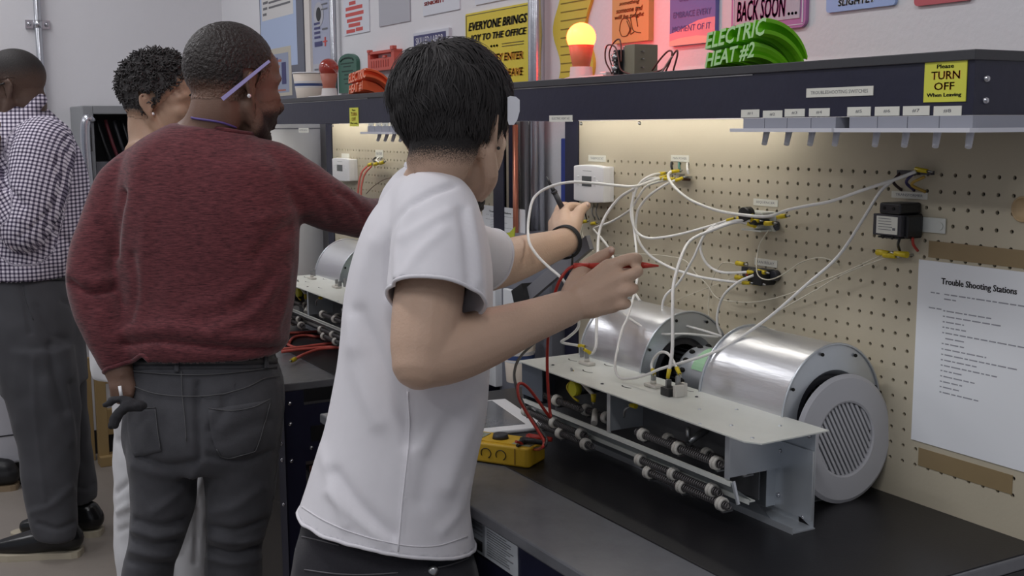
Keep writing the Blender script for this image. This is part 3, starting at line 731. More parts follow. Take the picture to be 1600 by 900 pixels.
wire([(1036, 277, -.03), (1015, 284, -.06), (992, 291, -.10), (960, 289.5, -.14), (925, 286, -.18), (895, 284.5, -.21), (867, 289, -.24), (845, 299, -.26), (832.5, 312.5, -.28), (827, 335, -.30), (825, 360, -.32), (827.5, 380, -.34), (840, 400, -.36), (857.5, 417.5, -.38), (880, 438, -.38), (898, 470, -.34), (904, 500, -.29), (902, 514, -.27), (888, 527, -.25), (878, 535, -.238), tuple(np.array([-.115, -.2225, HT+.022]))], 0.0027, 'white wire looping out in front of the thermostat and the braceleted arm', ends=(0, 1))
wire([(1043, 279, -.025), (1015, 280, -.05), (995, 292.5, -.06), (970, 307.5, -.07), (952.5, 327.5, -.08), (942.5, 345, -.09), (936, 365, -.10), (934, 395, -.12), (934, 450, -.18), (932, 510, -.22), (931, 540, -.235), (925, 552, -.243), tuple(np.array([-.0505, -.253, HT+.026]))], 0.0031, 'thick white wire dropping straight down behind the probing hand to the heater bushing', ends=(0, 1))
wire([(1050, 280, -.02), (1012, 290, -.04), (995, 312.5, -.05), (985, 327.5, -.05), (960, 344, -.05), (940, 352.5, -.055), (928, 357, -.06), (931, 363, -.065), (940, 372.5, -.07), (951, 387.5, -.08), (962, 410, -.09), (980, 440, -.09), (1000, 470, -.10)], 0.0025, 'white wire kinked sharply beside the thermostat connectors', ends=(0,))
wire([(1175, 350, -.035), (1150, 347, -.05), (1112, 360, -.08), (1080, 375, -.12), (1065, 400, -.16), (1053, 442, -.20), (1051, 477, -.225), (1051, 515, -.245), (1050, 552, -.262), tuple(np.array([.2240, -.271, HT+.036]))], 0.0030, 'thick white wire from the sequencer straight down to the black heater terminal block', ends=(0, 1))
wire([(1180, 345, -.035), (1150, 345, -.05), (1125, 352.5, -.06), (1102, 365, -.07), (1082.5, 405, -.085), (1060, 442, -.10), (1040, 462, -.115), (1035, 482, -.12), (1042, 497, -.12), (1062, 506, -.11), (1100, 517, -.09), (1128, 526, -.07)], 0.0025, 'white wire curling from the sequencer down behind the right blower drum', ends=(0,))
wire([(1120, 350, -.055), (1104, 362, -.06), (1095, 380, -.06), (1097.5, 400, -.06), (1110, 417.5, -.055), (1132, 426, -.05), (1174, 425, -.035)], 0.0025, 'white wire curving from the sequencer bundle to the upper fan relay terminal', ends=(1,))
wire([(990, 300, -.06), (988, 330, -.07), (991, 360, -.08), (995, 400, -.11), (995, 440, -.14), (982.5, 490, -.19), (972, 515, -.22), (965, 545, -.25), (961, 572, -.275), (968, 590, -.285), (990, 591, -.28), (1012, 585, -.275), (1030, 577, -.26), (1060, 568, -.235), (1100, 556, -.20), (1137, 540, -.17), (1200, 497, -.12), (1260, 445, -.09), (1310, 400, -.07), (1350, 340, -.05), (1375, 300, -.04), (1395, 282, -.035)], 0.0025, 'very long white wire lying on the heater top and rising to the transformer tails')
wire([(955, 478, -.12), (970, 487, -.15), (990, 502, -.17), (1012, 515, -.17), (1037, 522, -.16), (1075, 522, -.13), (1122, 527, -.08)], 0.0023, 'white wire sagging across the left blower drum')
wire([tuple(np.array([.165, -.258, HT+.026])), (1018, 572, -.25), (1022, 560, -.245), (1031, 551, -.245), (1041, 551, -.247), (1049, 559, -.253), tuple(np.array([.2385, -.262, HT+.042]))], 0.0025, 'short white wire arching between the two heater terminals', ends=(0, 1))
GT = 'thin cream wires'
wire([(908, 350, -.02), (909, 362, -.03), (917, 382, -.03), (932, 395, -.03), (960, 399, -.025), (1000, 397, -.02), (1040, 400, -.02), (1070, 407, -.02), (1087, 427, -.02), (1105, 445, -.02), (1120, 465, -.02), (1145, 471, -.02), (1180, 472, -.02), (1225, 462, -.02), (1270, 445, -.02), (1320, 425, -.02), (1375, 400, -.016)], .0011, 'thin cream wire wandering from the thermostat along the board to the transformer terminals', M_wired)
wire([(1130, 545, -.17), (1194, 500, -.10), (1234, 476, -.05), (1275, 453, -.03), (1319, 428, -.02), (1388, 401, -.016)], .0011, 'thin cream wire alongside the long white wire to the transformer terminals', M_wired)
wire([(1201, 360, -.03), (1187, 382, -.02), (1182, 414, -.04), (1186, 432, -.045), (1203, 437, -.045), (1225, 428, -.02), (1250, 411, -.015), (1275, 403, -.012), (1294, 405, -.012), (1312, 414, -.004)], .0011, 'thin cream wire from the sequencer looping under the fan relay', M_wired)
wire([(1178, 430, -.035), (1155, 440, -.05), (1132, 460, -.06), (1122, 485, -.06), (1121, 507, -.06), (1127, 524, -.055)], 0.0025, 'white wire dropping from the fan relay behind the blowers')
wire([(1150, 412, -.03), (1128, 412, -.012), (1112, 440, -.01), (1107, 477, -.012), (1110, 517, -.02)], .0011, 'thin cream wire hanging straight down left of the fan relay', M_wired)
wire([(1150, 432, -.02), (1100, 452, -.012), (1060, 468, -.012), (1040, 478, -.012)], .0008, 'hair-thin cream wire slanting left from the fan relay', M_wired)
wire([(910, 350, -.03), (905, 380, -.035), (902, 400, -.04), (899, 425, -.05)], .0018, 'pair of thin wires hanging below the thermostat left of the board edge', M_wired)
# thermostat tails
tt = thing('thermostat_terminal', 'yellow connectors under the nearer thermostat', 'terminal', tuple(on(915, 345, 1, 0)))
for (x, y, dx) in ((914, 346, 1), (928, 349, 1)):
    c = MB(); spade(c, on(x, y, 1, -.02), (dx, 0, .15), .018, .0042); obj('spade_connector', c, [M_yel, M_tin], tt)
for (x, x2) in ((920, 917), (928, 930), (934, 936)):
    p0, p1 = on(x, 318, 1, -.012), on(x2, 344, 1, -.014); obj('wire_tail', MB().tube(spline([p0, (p0+p1)/2+np.array([.002, -.008, 0]), p1], 4), .0016, 6), M_tin if x > 921 else M_dgrey, tt)

# ------------------------------------------------------------------ on the bench: tablet, multimeter, leads, cup
M_yelp = mat('yellow_rubber', C(226, 182, 44, .85), .5, bump=(200, .03))
a, b_, c_ = on(855, 672, 2, BZ), on(790, 628, 2, BZ), on(770, 690, 2, BZ)
ang = math.atan2(a[1]-b_[1], a[0]-b_[0])
U = np.array([math.cos(ang), math.sin(ang), 0]); Vv = np.array([math.sin(ang), -math.cos(ang), 0]); O = b_.copy(); O[2] = 0
wT = float((a-b_)@U)
def local(u, v, z): return O+U*u+Vv*v+np.array([0, 0, z])
tab = thing('tablet', 'white tablet lying on the bench behind the yellow multimeter', 'tablet', tuple(local(wT/2, .07, BZ)))
m_ = MB().prism([(0, 0), (wT, 0), (wT, .19), (0, .19)], local(0, 0, BZ), U, Vv, (0, 0, 1), .008); o = obj('case', m_, M_white, tab)
md = o.modifiers.new('bevel', 'BEVEL'); md.width = .003; md.segments = 2
m_ = MB().prism([(.012, .035), (wT-.03, .035), (wT-.03, .165), (.012, .165)], local(0, 0, BZ+.008), U, Vv, (0, 0, 1), .0006)
obj('screen', m_, mat('tablet_screen', C(96, 98, 104, .8), .15, nz=(14, .7)), tab)
# multimeter: front right corner visible
a, b_ = on(826, 733, 2, BZ), on(752, 722, 2, BZ)
mmx = thing('multimeter', 'yellow multimeter on the bench in front of the tablet, leads plugged in', 'multimeter', tuple((a+b_)/2))
e1 = (b_-a)/np.linalg.norm(b_-a); e1[2] = 0; e1 /= np.linalg.norm(e1); e2 = np.array([-e1[1], e1[0], 0]); e2 = e2 if e2[1] > 0 else -e2
A0 = a.copy(); A0[2] = BZ
hh = .036
pr = [(0.006, 0), (.155, 0), (.160, .006), (.160, .066), (.155, .072), (.006, .072), (0, .066), (0, .006)]
o = obj('holster', MB().prism(pr, A0, e1, e2, (0, 0, 1), hh), M_yelp, mmx); md = o.modifiers.new('bevel', 'BEVEL'); md.width = .006; md.segments = 3; md.limit_method = 'ANGLE'
Q = lambda u, v, z: A0+e1*u+e2*v+np.array([0, 0, z])
obj('holster_groove', MB().prism([(.026, -.0006), (.028, -.0006), (.028, .0726), (.026, .0726)], Q(0, 0, .004), e1, e2, (0, 0, 1), .029), mat('dark_yellow_rubber', C(150, 110, 30, .8), .6), mmx)
obj('face_plate', MB().prism([(.028, .010), (.150, .010), (.150, .062), (.028, .062)], Q(0, 0, hh), e1, e2, (0, 0, 1), .0015), M_yelp, mmx)
obj('lcd', MB().prism([(.105, .016), (.142, .016), (.142, .056), (.105, .056)], Q(0, 0, hh+.0015), e1, e2, (0, 0, 1), .001), mat('lcd_green_grey', C(150, 156, 140, .8), .25), mmx)
obj('dial', MB().cyl(Q(.075, .036, hh+.001), Q(.075, .036, hh+.010), .015, .013, 24), M_dgrey, mmx)
obj('jack_panel', MB().prism([(.004, .012), (.040, .012), (.040, .060), (.004, .060)], Q(0, 0, hh), e1, e2, (0, 0, 1), .002), mat('pale_jack_panel', C(170, 176, 150, .8), .5), mmx)
mk = MB()
for u0 in (.055, .085):
    mk.tube([Q(u0+.010*math.cos(t), -.0008, .018+.009*math.sin(t)) for t in np.linspace(-.6, 4.2, 14)], .0008, 5)
obj('pen_marking', mk, M_black, mmx)
for v, m_, nm in ((.020, M_black, 'black plug'), (.044, M_red, 'red plug')):
    p = MB().cyl(Q(.022, v, hh+.002), Q(.020, v, hh+.012), .007, .0065, 12).cyl(Q(.022, v, hh+.009), Q(-.022, v+.004, hh+.008), .0062, .0042, 12); obj('lead_plug', p, m_, mmx)['label'] = nm
# probe leads
pk = lambda q: on(q[0], q[1], 2, q[2])
def lead(pts, label, m_, r=.0023): return tag(obj('probe_lead', MB().tube(spline(pts, 7), r, 8), m_), label, 'test lead')

# paper cup with stripes behind the heater, and the one on the farther shelf
M_cup = mat('paper_cup', C(226, 214, 200, .95), .6)
M_blue = mat('blue_stripe', C(70, 92, 150, .8), .5)
def cup(c, r, h, label, lid):
    t = thing('paper_cup', label, 'cup', tuple(c)); c = np.array(c, float)
    obj('cup_body', MB().lathe([(r*.78, 0), (r, h), (r*.96, h), (r*.75, .003), (0, .003)], c, n=28), M_cup, t)
    obj('rim', MB().tube([c+np.array([r*math.cos(a), r*math.sin(a), h]) for a in np.linspace(0, 2*PI, 24, endpoint=False)], r*.045, 6, closed=True), M_white, t)
    for z0, z1, m_ in ((.50, .60, M_blue), (.44, .485, M_white), (.615, .68, M_white)):
        rr = lambda q: r*(.78+.22*q)+.0004
        obj('stripe', MB().lathe([(rr(z0), h*z0), (rr(z1), h*z1)], c, n=28), m_, t)
    return t
c0 = on(812, 600, 1, -.10); cup((c0[0], -.10, BZ), .040, .110, 'striped paper cup standing behind the left end of the nearer heater', 0)
cs = on(484, 163, 1, -.10)
SZ = SH_T
# ------------------------------------------------------------------ on top of the riser shelves
cup((cs[0], -.10, SZ), .053, .085, 'white paper cup with blue stripe on the farther riser shelf', 1)
M_amber = mat('glowing_bulb', (1, .5, .2, 1), .4, emit=((1.0, .0205, .0040, 1), 49))
M_oran = mat('orange_collar', C(226, 120, 80, .9), .45)
M_porc = mat('porcelain', C(214, 208, 206, 1.0), .35)
def bulb(c, rb, label, m_globe, m_col, lit):
    t = thing('light_bulb', label, 'bulb', tuple(c)); c = np.array(c, float); h0 = .030
    obj('lampholder', MB().lathe([(0, 0), (rb*1.25, 0), (rb*1.25, .006), (rb*.80, .010), (rb*.74, h0), (0, h0)], c, n=24), M_porc, t)
    obj('collar', MB().lathe([(rb*.60, h0), (rb*.62, h0+.004), (rb*.88, h0+rb*1.45), (rb*.80, h0+rb*1.47)], c, n=28), m_col, t)
    prof = []; zc = h0+rb*1.45+rb*.52
    for k in range(15):
        a = math.radians(-32+122*k/14); prof.append((rb*math.cos(a), zc+rb*math.sin(a)))
    prof[-1] = (0.0003, zc+rb); obj('globe', MB().lathe(prof, c, n=32), m_globe, t)
    return t, zc
pb_ = on(908, 118, 1, -.09)
bt, zc = bulb((pb_[0], -.09, SZ), .0305, 'glowing amber bulb in a white lampholder on the nearer riser shelf', M_amber, M_oran, True)
M_redg = mat('red_glass', C(170, 60, 46, .9), .18, coat=.6)
pr_ = on(515, 158, 1, -.10)
bulb((pr_[0], -.10, SZ), .0315, 'unlit red bulb in a white lampholder on the farther riser shelf', M_redg, mat('red_collar', C(186, 112, 92, .9), .5), False)
tag(obj('white_plate', MB().box((pr_[0]-.06, -.15, SZ), (pr_[0]+.05, -.05, SZ+.006), bev=.002), M_porc), 'flat white mounting plate beside the red bulb', 'plate')
p_ = on(957, 114, 1, -.09)
tag(obj('white_plate', MB().box((p_[0]-.05, -.14, SZ), (p_[0]+.04, -.06, SZ+.007), bev=.002).box((p_[0]-.004, -.12, SZ+.007), (p_[0]+.02, -.09, SZ+.014), bev=.002), M_porc), 'flat white mounting plate between the amber bulb and the small transformer', 'plate')
p_ = on(986, 113, 1, -.10)
st = thing('small_transformer', 'small grey boxed contactor with black coil and brown leads on the riser shelf', 'transformer', (p_[0], -.10, SZ))
x = p_[0]; K = mat('grey_brown_box', C(150, 142, 120, .8), .5)
obj('case', MB().box((x-.002, -.115, SZ), (x+.032, -.06, SZ+.062), bev=.001), K, st)
obj('case_edge', MB().box((x-.010, -.113, SZ), (x-.002, -.062, SZ+.060), bev=.001), M_tin, st)
obj('coil_block', MB().box((x-.030, -.122, SZ), (x-.010, -.06, SZ+.054), bev=.002), M_black, st)
for z in (.040, .018):
    s_ = MB().sphere((x-.021, -.122, SZ+z), .008, 10)
    for k in range(5): s_.sphere((x-.021+.008*math.cos(k*1.3), -.125, SZ+z+.008*math.sin(k*1.3)), .0028, 6)
    obj('coil_terminal', s_, M_tin, st)
M_brown = mat('brown_lead', C(124, 66, 58, .8), .4)
obj('lead', MB().tube(spline([(x-.028, -.125, SZ+.008), (x-.044, -.13, SZ+.035), (x-.040, -.13, SZ+.062), (x-.020, -.125, SZ+.060), (x-.004, -.128, SZ+.040), (x+.006, -.128, SZ+.015), (x+.030, -.12, SZ+.004)], 7), .0016, 6), M_brown, st)
obj('lead', MB().tube(spline([(x-.030, -.12, SZ+.012), (x-.046, -.12, SZ+.045), (x-.034, -.12, SZ+.066), (x-.016, -.118, SZ+.074), (x-.006, -.12, SZ+.060), (x+.002, -.125, SZ+.03)], 7), .0016, 6), M_brown, st)
for z in (.018, .034, .048): obj('lug', MB().box((x-.036, -.100, SZ+z), (x+.038, -.096, SZ+z+.0014)), M_tin, st)
for k, (pts, m_) in enumerate((([(1019, 110), (1032, 92), (1044, 80), (1050, 82), (1047, 96), (1040, 112)], M_brown), ([(1022, 113), (1036, 108), (1046, 96), (1053, 84), (1058, 79), (1058, 88), (1052, 110)], M_brown), ([(1024, 114), (1034, 112), (1042, 100), (1050, 88)], mat('pale_lead', C(188, 160, 152, .9), .4)))):
    wire([(a, b, -.10-.01*k) for a, b in pts], .0017, ('brown lead looping up on the riser shelf, left of the green letters', 'brown lead with a tight hairpin top on the riser shelf', 'pale lead between the two brown ones on the riser shelf')[k], m_)

# 3D-printed letters swept along an arc
def swept_letters(rows, col_f, col_s, name, label, origin, u, v, sweep, drop):
    """rows: (string, u0, v0, width, height); sweep: path of offsets behind the front face"""
    t = thing(name, label, 'sign', tuple(origin)); o = np.array(origin, float)
    fr_, sd = MB(), MB()
    for s, u0, v0, W, H in rows:
        V, Fc = text_geo(s, .25, .022)
        P0 = o+np.array(u)*(u0+V[:, :1]*W)+np.array(v)*(v0+V[:, 1:2]*H)
        fr_.add(P0, Fc)
        cnt = {}
        for f in Fc:
            for a, b in zip(f, f[1:]+f[:1]): cnt[(min(a, b), max(a, b))] = cnt.get((min(a, b), max(a, b)), 0)+1
        E = [e for e, c in cnt.items() if c == 1]; n = len(sweep); V2 = []
        for d in sweep:
            Q = P0+np.array(d); Q[:, 2] = np.maximum(Q[:, 2], o[2]+.0005); V2.append(Q)
        V2 = np.vstack(V2); m = len(P0); F2 = []
        for i in range(n-1):
            for a, b in E: F2.append((i*m+a, i*m+b, (i+1)*m+b, (i+1)*m+a))
        sd.add(V2, F2, 0)
    obj('letter_faces', fr_, col_f, t); obj('swept_sides', sd, col_s, t); return t
M_gf = mat('pale_green_print', C(170, 208, 150, 1.25), .5); M_gs = mat('bright_green_print', C(104, 172, 28, 1.6), .35)
M_of = mat('pale_orange_print', C(236, 150, 124, 1.2), .5); M_os = mat('orange_print', C(216, 96, 60, 1.5), .35)
def letters(pl, Y, scale, rows, mf, ms, label):
    o = on(pl[0], pl[1], 1, Y); o[2] = SZ
    A = math.radians(4)
    u = np.array([math.cos(A), 0, math.sin(A)*1.4]); v = np.array([0, 0, 1.])
    sw = [(.0, 0, 0)]; R = .088*scale
    for k in range(1, 11):
        a = math.radians(76)*k/10; sw.append((.004*k/10, R*math.sin(a), -R*.85*(1-math.cos(a))))
    return swept_letters(rows, mf, ms, 'printed_letters', label, o, u, v, sw, 0)
s = .105
letters((1101, 106), -.165, 1.0, [('ELECTRIC', .0, .034, .150, .027), ('HEAT #2', .000, .001, .124, .027)], M_gf, M_gs, 'bright green 3D-printed ELECTRIC HEAT #2 letters on the nearer riser shelf')
letters((545, 158), -.155, .95, [('ELECTRIC', .0, .034, .135, .027), ('HEAT #1', .000, .001, .110, .027)], M_of, M_os, 'orange 3D-printed ELECTRIC HEAT #1 letters on the farther riser shelf')

# ------------------------------------------------------------------ signs and posters on the painted wall
def wr(xl, xr, yt, yb, Y=YW):
    xc = (xl+xr)/2; a = on(xl, (yt+yb)/2, 1, Y); b = on(xr, (yt+yb)/2, 1, Y)
    return a[0], b[0], float(on(xc, yb, 1, Y)[2]), float(on(xc, yt, 1, Y)[2])
class Sign:
    def __init__(s, name, label, px, m, th=.006, round_=0, cat='sign', frame=None):
        s.x0, s.x1, s.z0, s.z1 = wr(*px); s.Y = YW-th; s.W, s.H = s.x1-s.x0, s.z1-s.z0; s.k = 0
        if round_:
            r = round_*min(s.W, s.H); P = []
            for cx, cz, a0 in ((s.x1-r, s.z1-r, 0), (s.x0+r, s.z1-r, 90), (s.x0+r, s.z0+r, 180), (s.x1-r, s.z0+r, 270)):
                for q in range(6): a = math.radians(a0+18*q); P.append((cx+r*math.cos(a), cz+r*math.sin(a)))
        else: P = [(s.x1, s.z1), (s.x0, s.z1), (s.x0, s.z0), (s.x1, s.z0)]
        s.root = thing(name, label, cat, ((s.x0+s.x1)/2, YW, s.z0))
        s.b = obj('board', MB().prism(P, (0, s.Y, 0), UX, UZ, (0, 1, 0), th-.0002), m, s.root)
    def p(s, u, v): return np.array([s.x0+s.W*u, s.Y-.0003-.0002*s.k, s.z0+s.H*v])
    def rect(s, name, u0, u1, v0, v1, m):
        s.k += 1; mb = MB(); a, b = s.p(u0, v0), s.p(u1, v1); mb.box(a, b+np.array([0, .0002*s.k+.0003, 0])); return obj(name, mb, m, s.root)
    def text(s, t, u, v, w, h, m, shear=0, bold=.012):
        s.k += 1; mb = MB(); text(mb, t, s.p(u, v), UX*s.W*w, UZ*s.H*h, 0, shear, bold=bold); return obj('lettering', mb, m, s.root)
    def bars(s, rows, m):
        s.k += 1; mb = MB()
        for u0, u1, v0, v1 in rows: mb.box(s.p(u0, v0), s.p(u1, v1)+np.array([0, .0003, 0]))
        return obj('text_lines', mb, m, s.root)
M_pale = mat('pale_sign', C(180, 182, 188, 1.55), .5); M_grey = mat('grey_sign', C(150, 150, 156, 1.5), .45)
M_redi = mat('red_ink', C(196, 82, 78, 1.1), .6); M_navyi = mat('navy_ink', C(62, 62, 110, 1.0), .5)
M_ys = mat('yellow_sign', C(226, 204, 62, 1.0), .5); M_yink = mat('charcoal_ink', C(92, 84, 44, 1.0), .6)
M_oink = mat('orange_sign_ink', C(226, 138, 44, 1.5), .6)
# large framed posters at the left
S = Sign('framed_poster', 'large grey framed wall poster with pale blue field, behind the red sweatered man\'s face', (410, 478, -110, 158), mat('poster_grey', C(92, 94, 104, 1.3), .5), .012, .06, 'poster')
S.rect('blue_field', .02, .86, .205, .97, mat('pale_blue_print', C(158, 172, 198, 1.3), .5))
S.rect('white_notice', .06, .80, .50, .985, mat('cream_paper', C(186, 184, 182, 1.4), .6))
S.rect('frame_chart', .13, .72, .03, .32, mat('cream_frame', C(172, 166, 152, 1.3), .5)); S.rect('chart', .19, .66, .05, .285, mat('chart_blue', C(140, 148, 168, 1.2), .5))
S.bars([(.10, .22, .60, .615), (.26, .74, .63, .642), (.10, .20, .565, .58), (.24, .70, .595, .607), (.09, .18, .53, .545), (.24, .74, .565, .577), (.22, .68, .665, .68), (.22, .60, .72, .74)], M_ink2)
S.bars([(.22, .50, .235, .25), (.22, .46, .20, .215), (.22, .40, .08, .095), (.22, .58, .06, .07)], mat('dull_red_ink', C(170, 110, 96, 1.1), .6))
S.bars([(.30, .44, .10, .18), (.50, .60, .10, .23), (.34, .42, .24, .262)], M_navyi)
S = Sign('trim_strip', 'narrow cream vertical strip between the two framed wall posters', (479, 487, -110, 150), mat('cream_strip', C(190, 184, 178, 1.4), .6), .010, 0, 'strip')
S = Sign('wall_poster', 'narrow blue grey wall poster with dark oval, left of the silver conduit', (490, 517.5, -110, 150), mat('blue_grey_print', C(148, 152, 170, 1.3), .5), .008, 0, 'poster')
S.rect('lower_band', .0, 1, .02, .20, M_grey)
mb = MB().lathe([(0, 0), (.5, 0), (.5, .0006)], (0, 0, 0), (0, -1, 0), 28)
V = np.array(mb.v); c = S.p(.42, .50); mb.v = [(c[0]+v[0]*S.W*.55, c[1]-.0006+v[1]*0, c[2]+v[2]*S.H*.15) for v in V]; obj('dark_oval', mb, M_grey, S.root); S.k += 3
mb = MB(); mb.v = [(c[0]+v[0]*S.W*.28, c[1]-.0012, c[2]+v[2]*S.H*.085) for v in V]; mb.f = [[0]*0 for _ in []]
mb2 = MB().lathe([(0, 0), (.5, 0), (.5, .0006)], (0, 0, 0), (0, -1, 0), 28); mb2.v = mb.v; obj('oval_centre', mb2, M_ink, S.root)
S.bars([(.14, .48, .355+.028*k, .369+.028*k) for k in range(4)]+[(.14, .58, .305, .335)], M_navyi)
S.bars([(.58, .92, .52+.03*k, .528+.03*k) for k in range(5)]+[(.60, .9, .40, .41), (.1, .6, .16, .17), (.1, .5, .135, .142)], M_ink2)
S.rect('cross_mark', .64, .86, .325, .333, M_redi); S.rect('cross_mark', .72, .78, .30, .355, M_redi)
# pale signs
S = Sign('wall_sign', 'pale sign with stacked red lines, high on the wall right of the silver conduit', (537.5, 577.5, -70, 53), M_pale, .004)
S.bars([(u0, u1, (52.5-y-5.6)/123+.0, (52.5-y)/123) for u0, u1, y in ((.24, .50, -0.2), (.10, .76, 8), (.09, .80, 17.5), (.14, .74, 27), (.20, .66, 35), (.11, .46, 44), (.49, .76, 43), (.2, .8, -12), (.2, .8, -22))], M_redi)
S = Sign('wall_sign', 'blank pale grey sign right of the red-lined one', (593, 641.5, -60, 37.5), M_grey, .004)
S = Sign('wall_sign', 'pale sign with a red bottom line above the SKILLED LABOR sign', (662, 719.5, -60, 20), M_pale, .004)
S.text('SAFETY FIRST' if False else 'SENIORITY', .05, .20, .56, .075, M_redi)
S = Sign('wall_sign', 'pale sign edge above the yellow EVERYONE BRINGS sign', (744, 808, -60, 2), M_pale, .004)
S = Sign('wall_sign', 'navy SKILLED LABOR sign just above the black hair', (650.5, 706, 48, 108), mat('sign_border', C(186, 188, 196, 1.3), .5), .010)
S.rect('navy_field', .02, .93, .02, .93, M_navyi); S.text('SKILLED LABOR', .08, .68, .78, .19, mat('bright_sign_ink', (.8, .8, .82, 1), .5), 0, 0)
S = Sign('wall_sign', 'big yellow EVERYONE BRINGS JOY TO THE OFFICE sign', (730.5, 829.5, 13, 131), M_ys, .006, .03)
S.rect('border_line', .012, .985, .965, .975, M_yink); S.rect('border_line', .012, .022, .02, .965, M_yink)
S.text('EVERYONE BRINGS', .06, .755, .92, .115, M_yink, .25, .008); S.text('JOY TO THE OFFICE', .08, .58, .89, .115, M_yink, .25, .008)
S.bars([(.60, .93, .52, .528), (.60, .93, .485, .493), (.08, .36, .50, .508)], M_yink); S.text('...', .42, .495, .12, .03, M_yink)
S.text('WHEN THEY ENTER', .06, .30, .86, .10, M_oink, .15, .008); S.text('WHEN THEY LEAVE', .06, .09, .86, .10, M_oink, .15, .008)
# wavy yellow list
x0, x1, z0, z1 = wr(874, 925, -60, 121); n = 26; P = []
for k in range(n+1):
    v = k/n; P.append((x0+.018*math.sin(v*9.5+.6), z0+(z1-z0)*v))
for k in range(n, -1, -1):
    v = k/n; P.append((x1+.018*math.sin(v*9.5+.6), z0+(z1-z0)*v))
wv = thing('wavy_sign', 'tall yellow wavy-edged sign on the wall behind the glowing bulb', 'sign', ((x0+x1)/2, YW, z0))
obj('board', MB().prism(P, (0, YW-.008, 0), UX, UZ, (0, 1, 0), .0078), mat('wavy_yellow', C(212, 196, 70, 1.0), .5), wv)
ln = MB()
for k in range(13):
    z = z0+(z1-z0)*(.05+.075*k); ln.box((x0+.02, YW-.0092, z), (x1-.01, YW-.008, z+.0022))
obj('ruled_line', ln, mat('olive_ink', C(150, 136, 40, .7), .6), wv)
S = Sign('wall_sign', 'tan framed sign with orange text and a line drawing, right of the wavy sign', (964.5, 1022, -60, 66), mat('tan_sign', C(206, 172, 104, .95), .5), .014)
for k, (y, w_) in enumerate(((-.5, .55), (9.5, .72), (20.5, .80))):
    S.text(('do something', 'good for someone', 'and think of it'), .1, .0, .1, .1, M_oink) if False else S.text(('something', 'someone and', 'will be taught'), .5-w_/2-.02, (66-y-9)/126.+.0, w_, .07, mat('dark_orange_ink', C(206, 132, 76, .9), .6), .2, .006)[0:0] if False else S.text(('something', 'someone and', 'will be taught')[k], .5-w_/2-.02, (66-y-9)/126., w_, .065, mat('dark_orange_ink', C(206, 132, 76, .9), .6), .2, .006)
dr = MB(); q = lambda u, v: tuple(S.p(u, v))
M_db = mat('brown_line_ink', C(120, 90, 40, .6), .6)
for pts in ([(.22, .16), (.24, .24), (.30, .30), (.40, .30), (.48, .26), (.52, .18), (.46, .10), (.38, .08), (.28, .09), (.22, .16)], [(.40, .30), (.55, .31), (.66, .35), (.70, .42)], [(.42, .27), (.50, .16), (.44, .09)], [(.52, .30), (.58, .16), (.66, .12), (.80, .10)], [(.66, .34), (.72, .18)], [(.68, .42), (.78, .41)], [(.54, .18), (.52, .10), (.62, .12)]):
    dr.tube(spline([q(*a) for a in pts], 5), .0010, 5)
obj('line_drawing', dr, M_db, S.root)
S = Sign('wall_sign', 'sunset sign with blue sky and pink cloud behind the green letters', (1053, 1124, -60, 69), mat('sunset_blue', C(104, 108, 172, 1.1), .5), .010)
S.k += 1
P = [(.0, .0), (1, .0), (1, .30), (.85, .30), (.65, .285), (.45, .245), (.25, .195), (.10, .165), (0, .15)]
obj('pink_cloud', MB().prism([(S.x0+S.W*u, S.z0+S.H*v) for u, v in P], (0, S.p(0, 0)[1], 0), UX, UZ, (0, 1, 0), .0004), mat('pink_print', C(228, 150, 160, 1.1), .5), S.root)
S.k += 1
P = [(.0, .0), (1, .0), (1, .07), (.6, .10), (.25, .09), (0, .06)]
obj('peach_glow', MB().prism([(S.x0+S.W*u, S.z0+S.H*v) for u, v in P], (0, S.p(0, 0)[1], 0), UX, UZ, (0, 1, 0), .0004), mat('peach_print', C(244, 188, 170, 1.1), .5), S.root)
for k, (tx, u, v, w_) in enumerate((('DESTINY', .22, .535, .50), ('EMBRACE EVERY', .08, .34, .84), ('MOMENT OF IT', .06, .165, .86))): S.text(tx, u, v, w_, .075, mat('dusk_ink', C(96, 84, 150, .9), .6), .1, 0)
S = Sign('wall_sign', 'magenta rounded BACK SOON... sign above the green letters', (1148.5, 1265, -70, 48), mat('magenta_sign', C(170, 110, 160, 1.15), .5), .008, .10)
S.k += 1; S.rect('white_line', .03, .97, .035, .045, M_pale); S.rect('white_line', .955, .968, .06, .95, M_pale); S.rect('white_line', .03, .04, .05, .95, M_pale)
S.rect('pink_field', .06, .92, .52, .95, mat('pink_field', C(206, 120, 160, 1.15), .5)); S.rect('grey_patch', .05, .93, .12, .50, mat('scratched_grey', C(172, 168, 178, 1.2), .5, nz=(40, .25), stretch=(1, 1, .3)))
S.text('BACK SOON', .09, .16, .66, .28, mat('plum_ink', C(170, 90, 140, 1.0), .5), .15, .01); S.text('...', .78, .17, .12, .04, M_ink)
S.text('WE\'LL BE', .25, .60, .50, .22, mat('plum_dark', C(120, 80, 120, 1), .5), .1, .008)
S = Sign('wall_sign', 'pale blue rounded sign ending SLIGHTLY, high on the wall right of the magenta sign', (1296, 1404, -70, 14), mat('sky_sign', C(150, 172, 214, 1.2), .5), .006, .07)
S.text('SLIGHTLY', .19, .105, .54, .12, M_pale, .1, .02); S.k += 1; S.text('SLIGHTLY', .185, .10, .54, .12, M_grey, .1, .004)
S = Sign('wall_sign', 'red rounded sign cut off at the top edge of the picture', (1434, 1524, -90, 5), mat('red_sign', C(190, 92, 100, 1.1), .5), .006, .08)
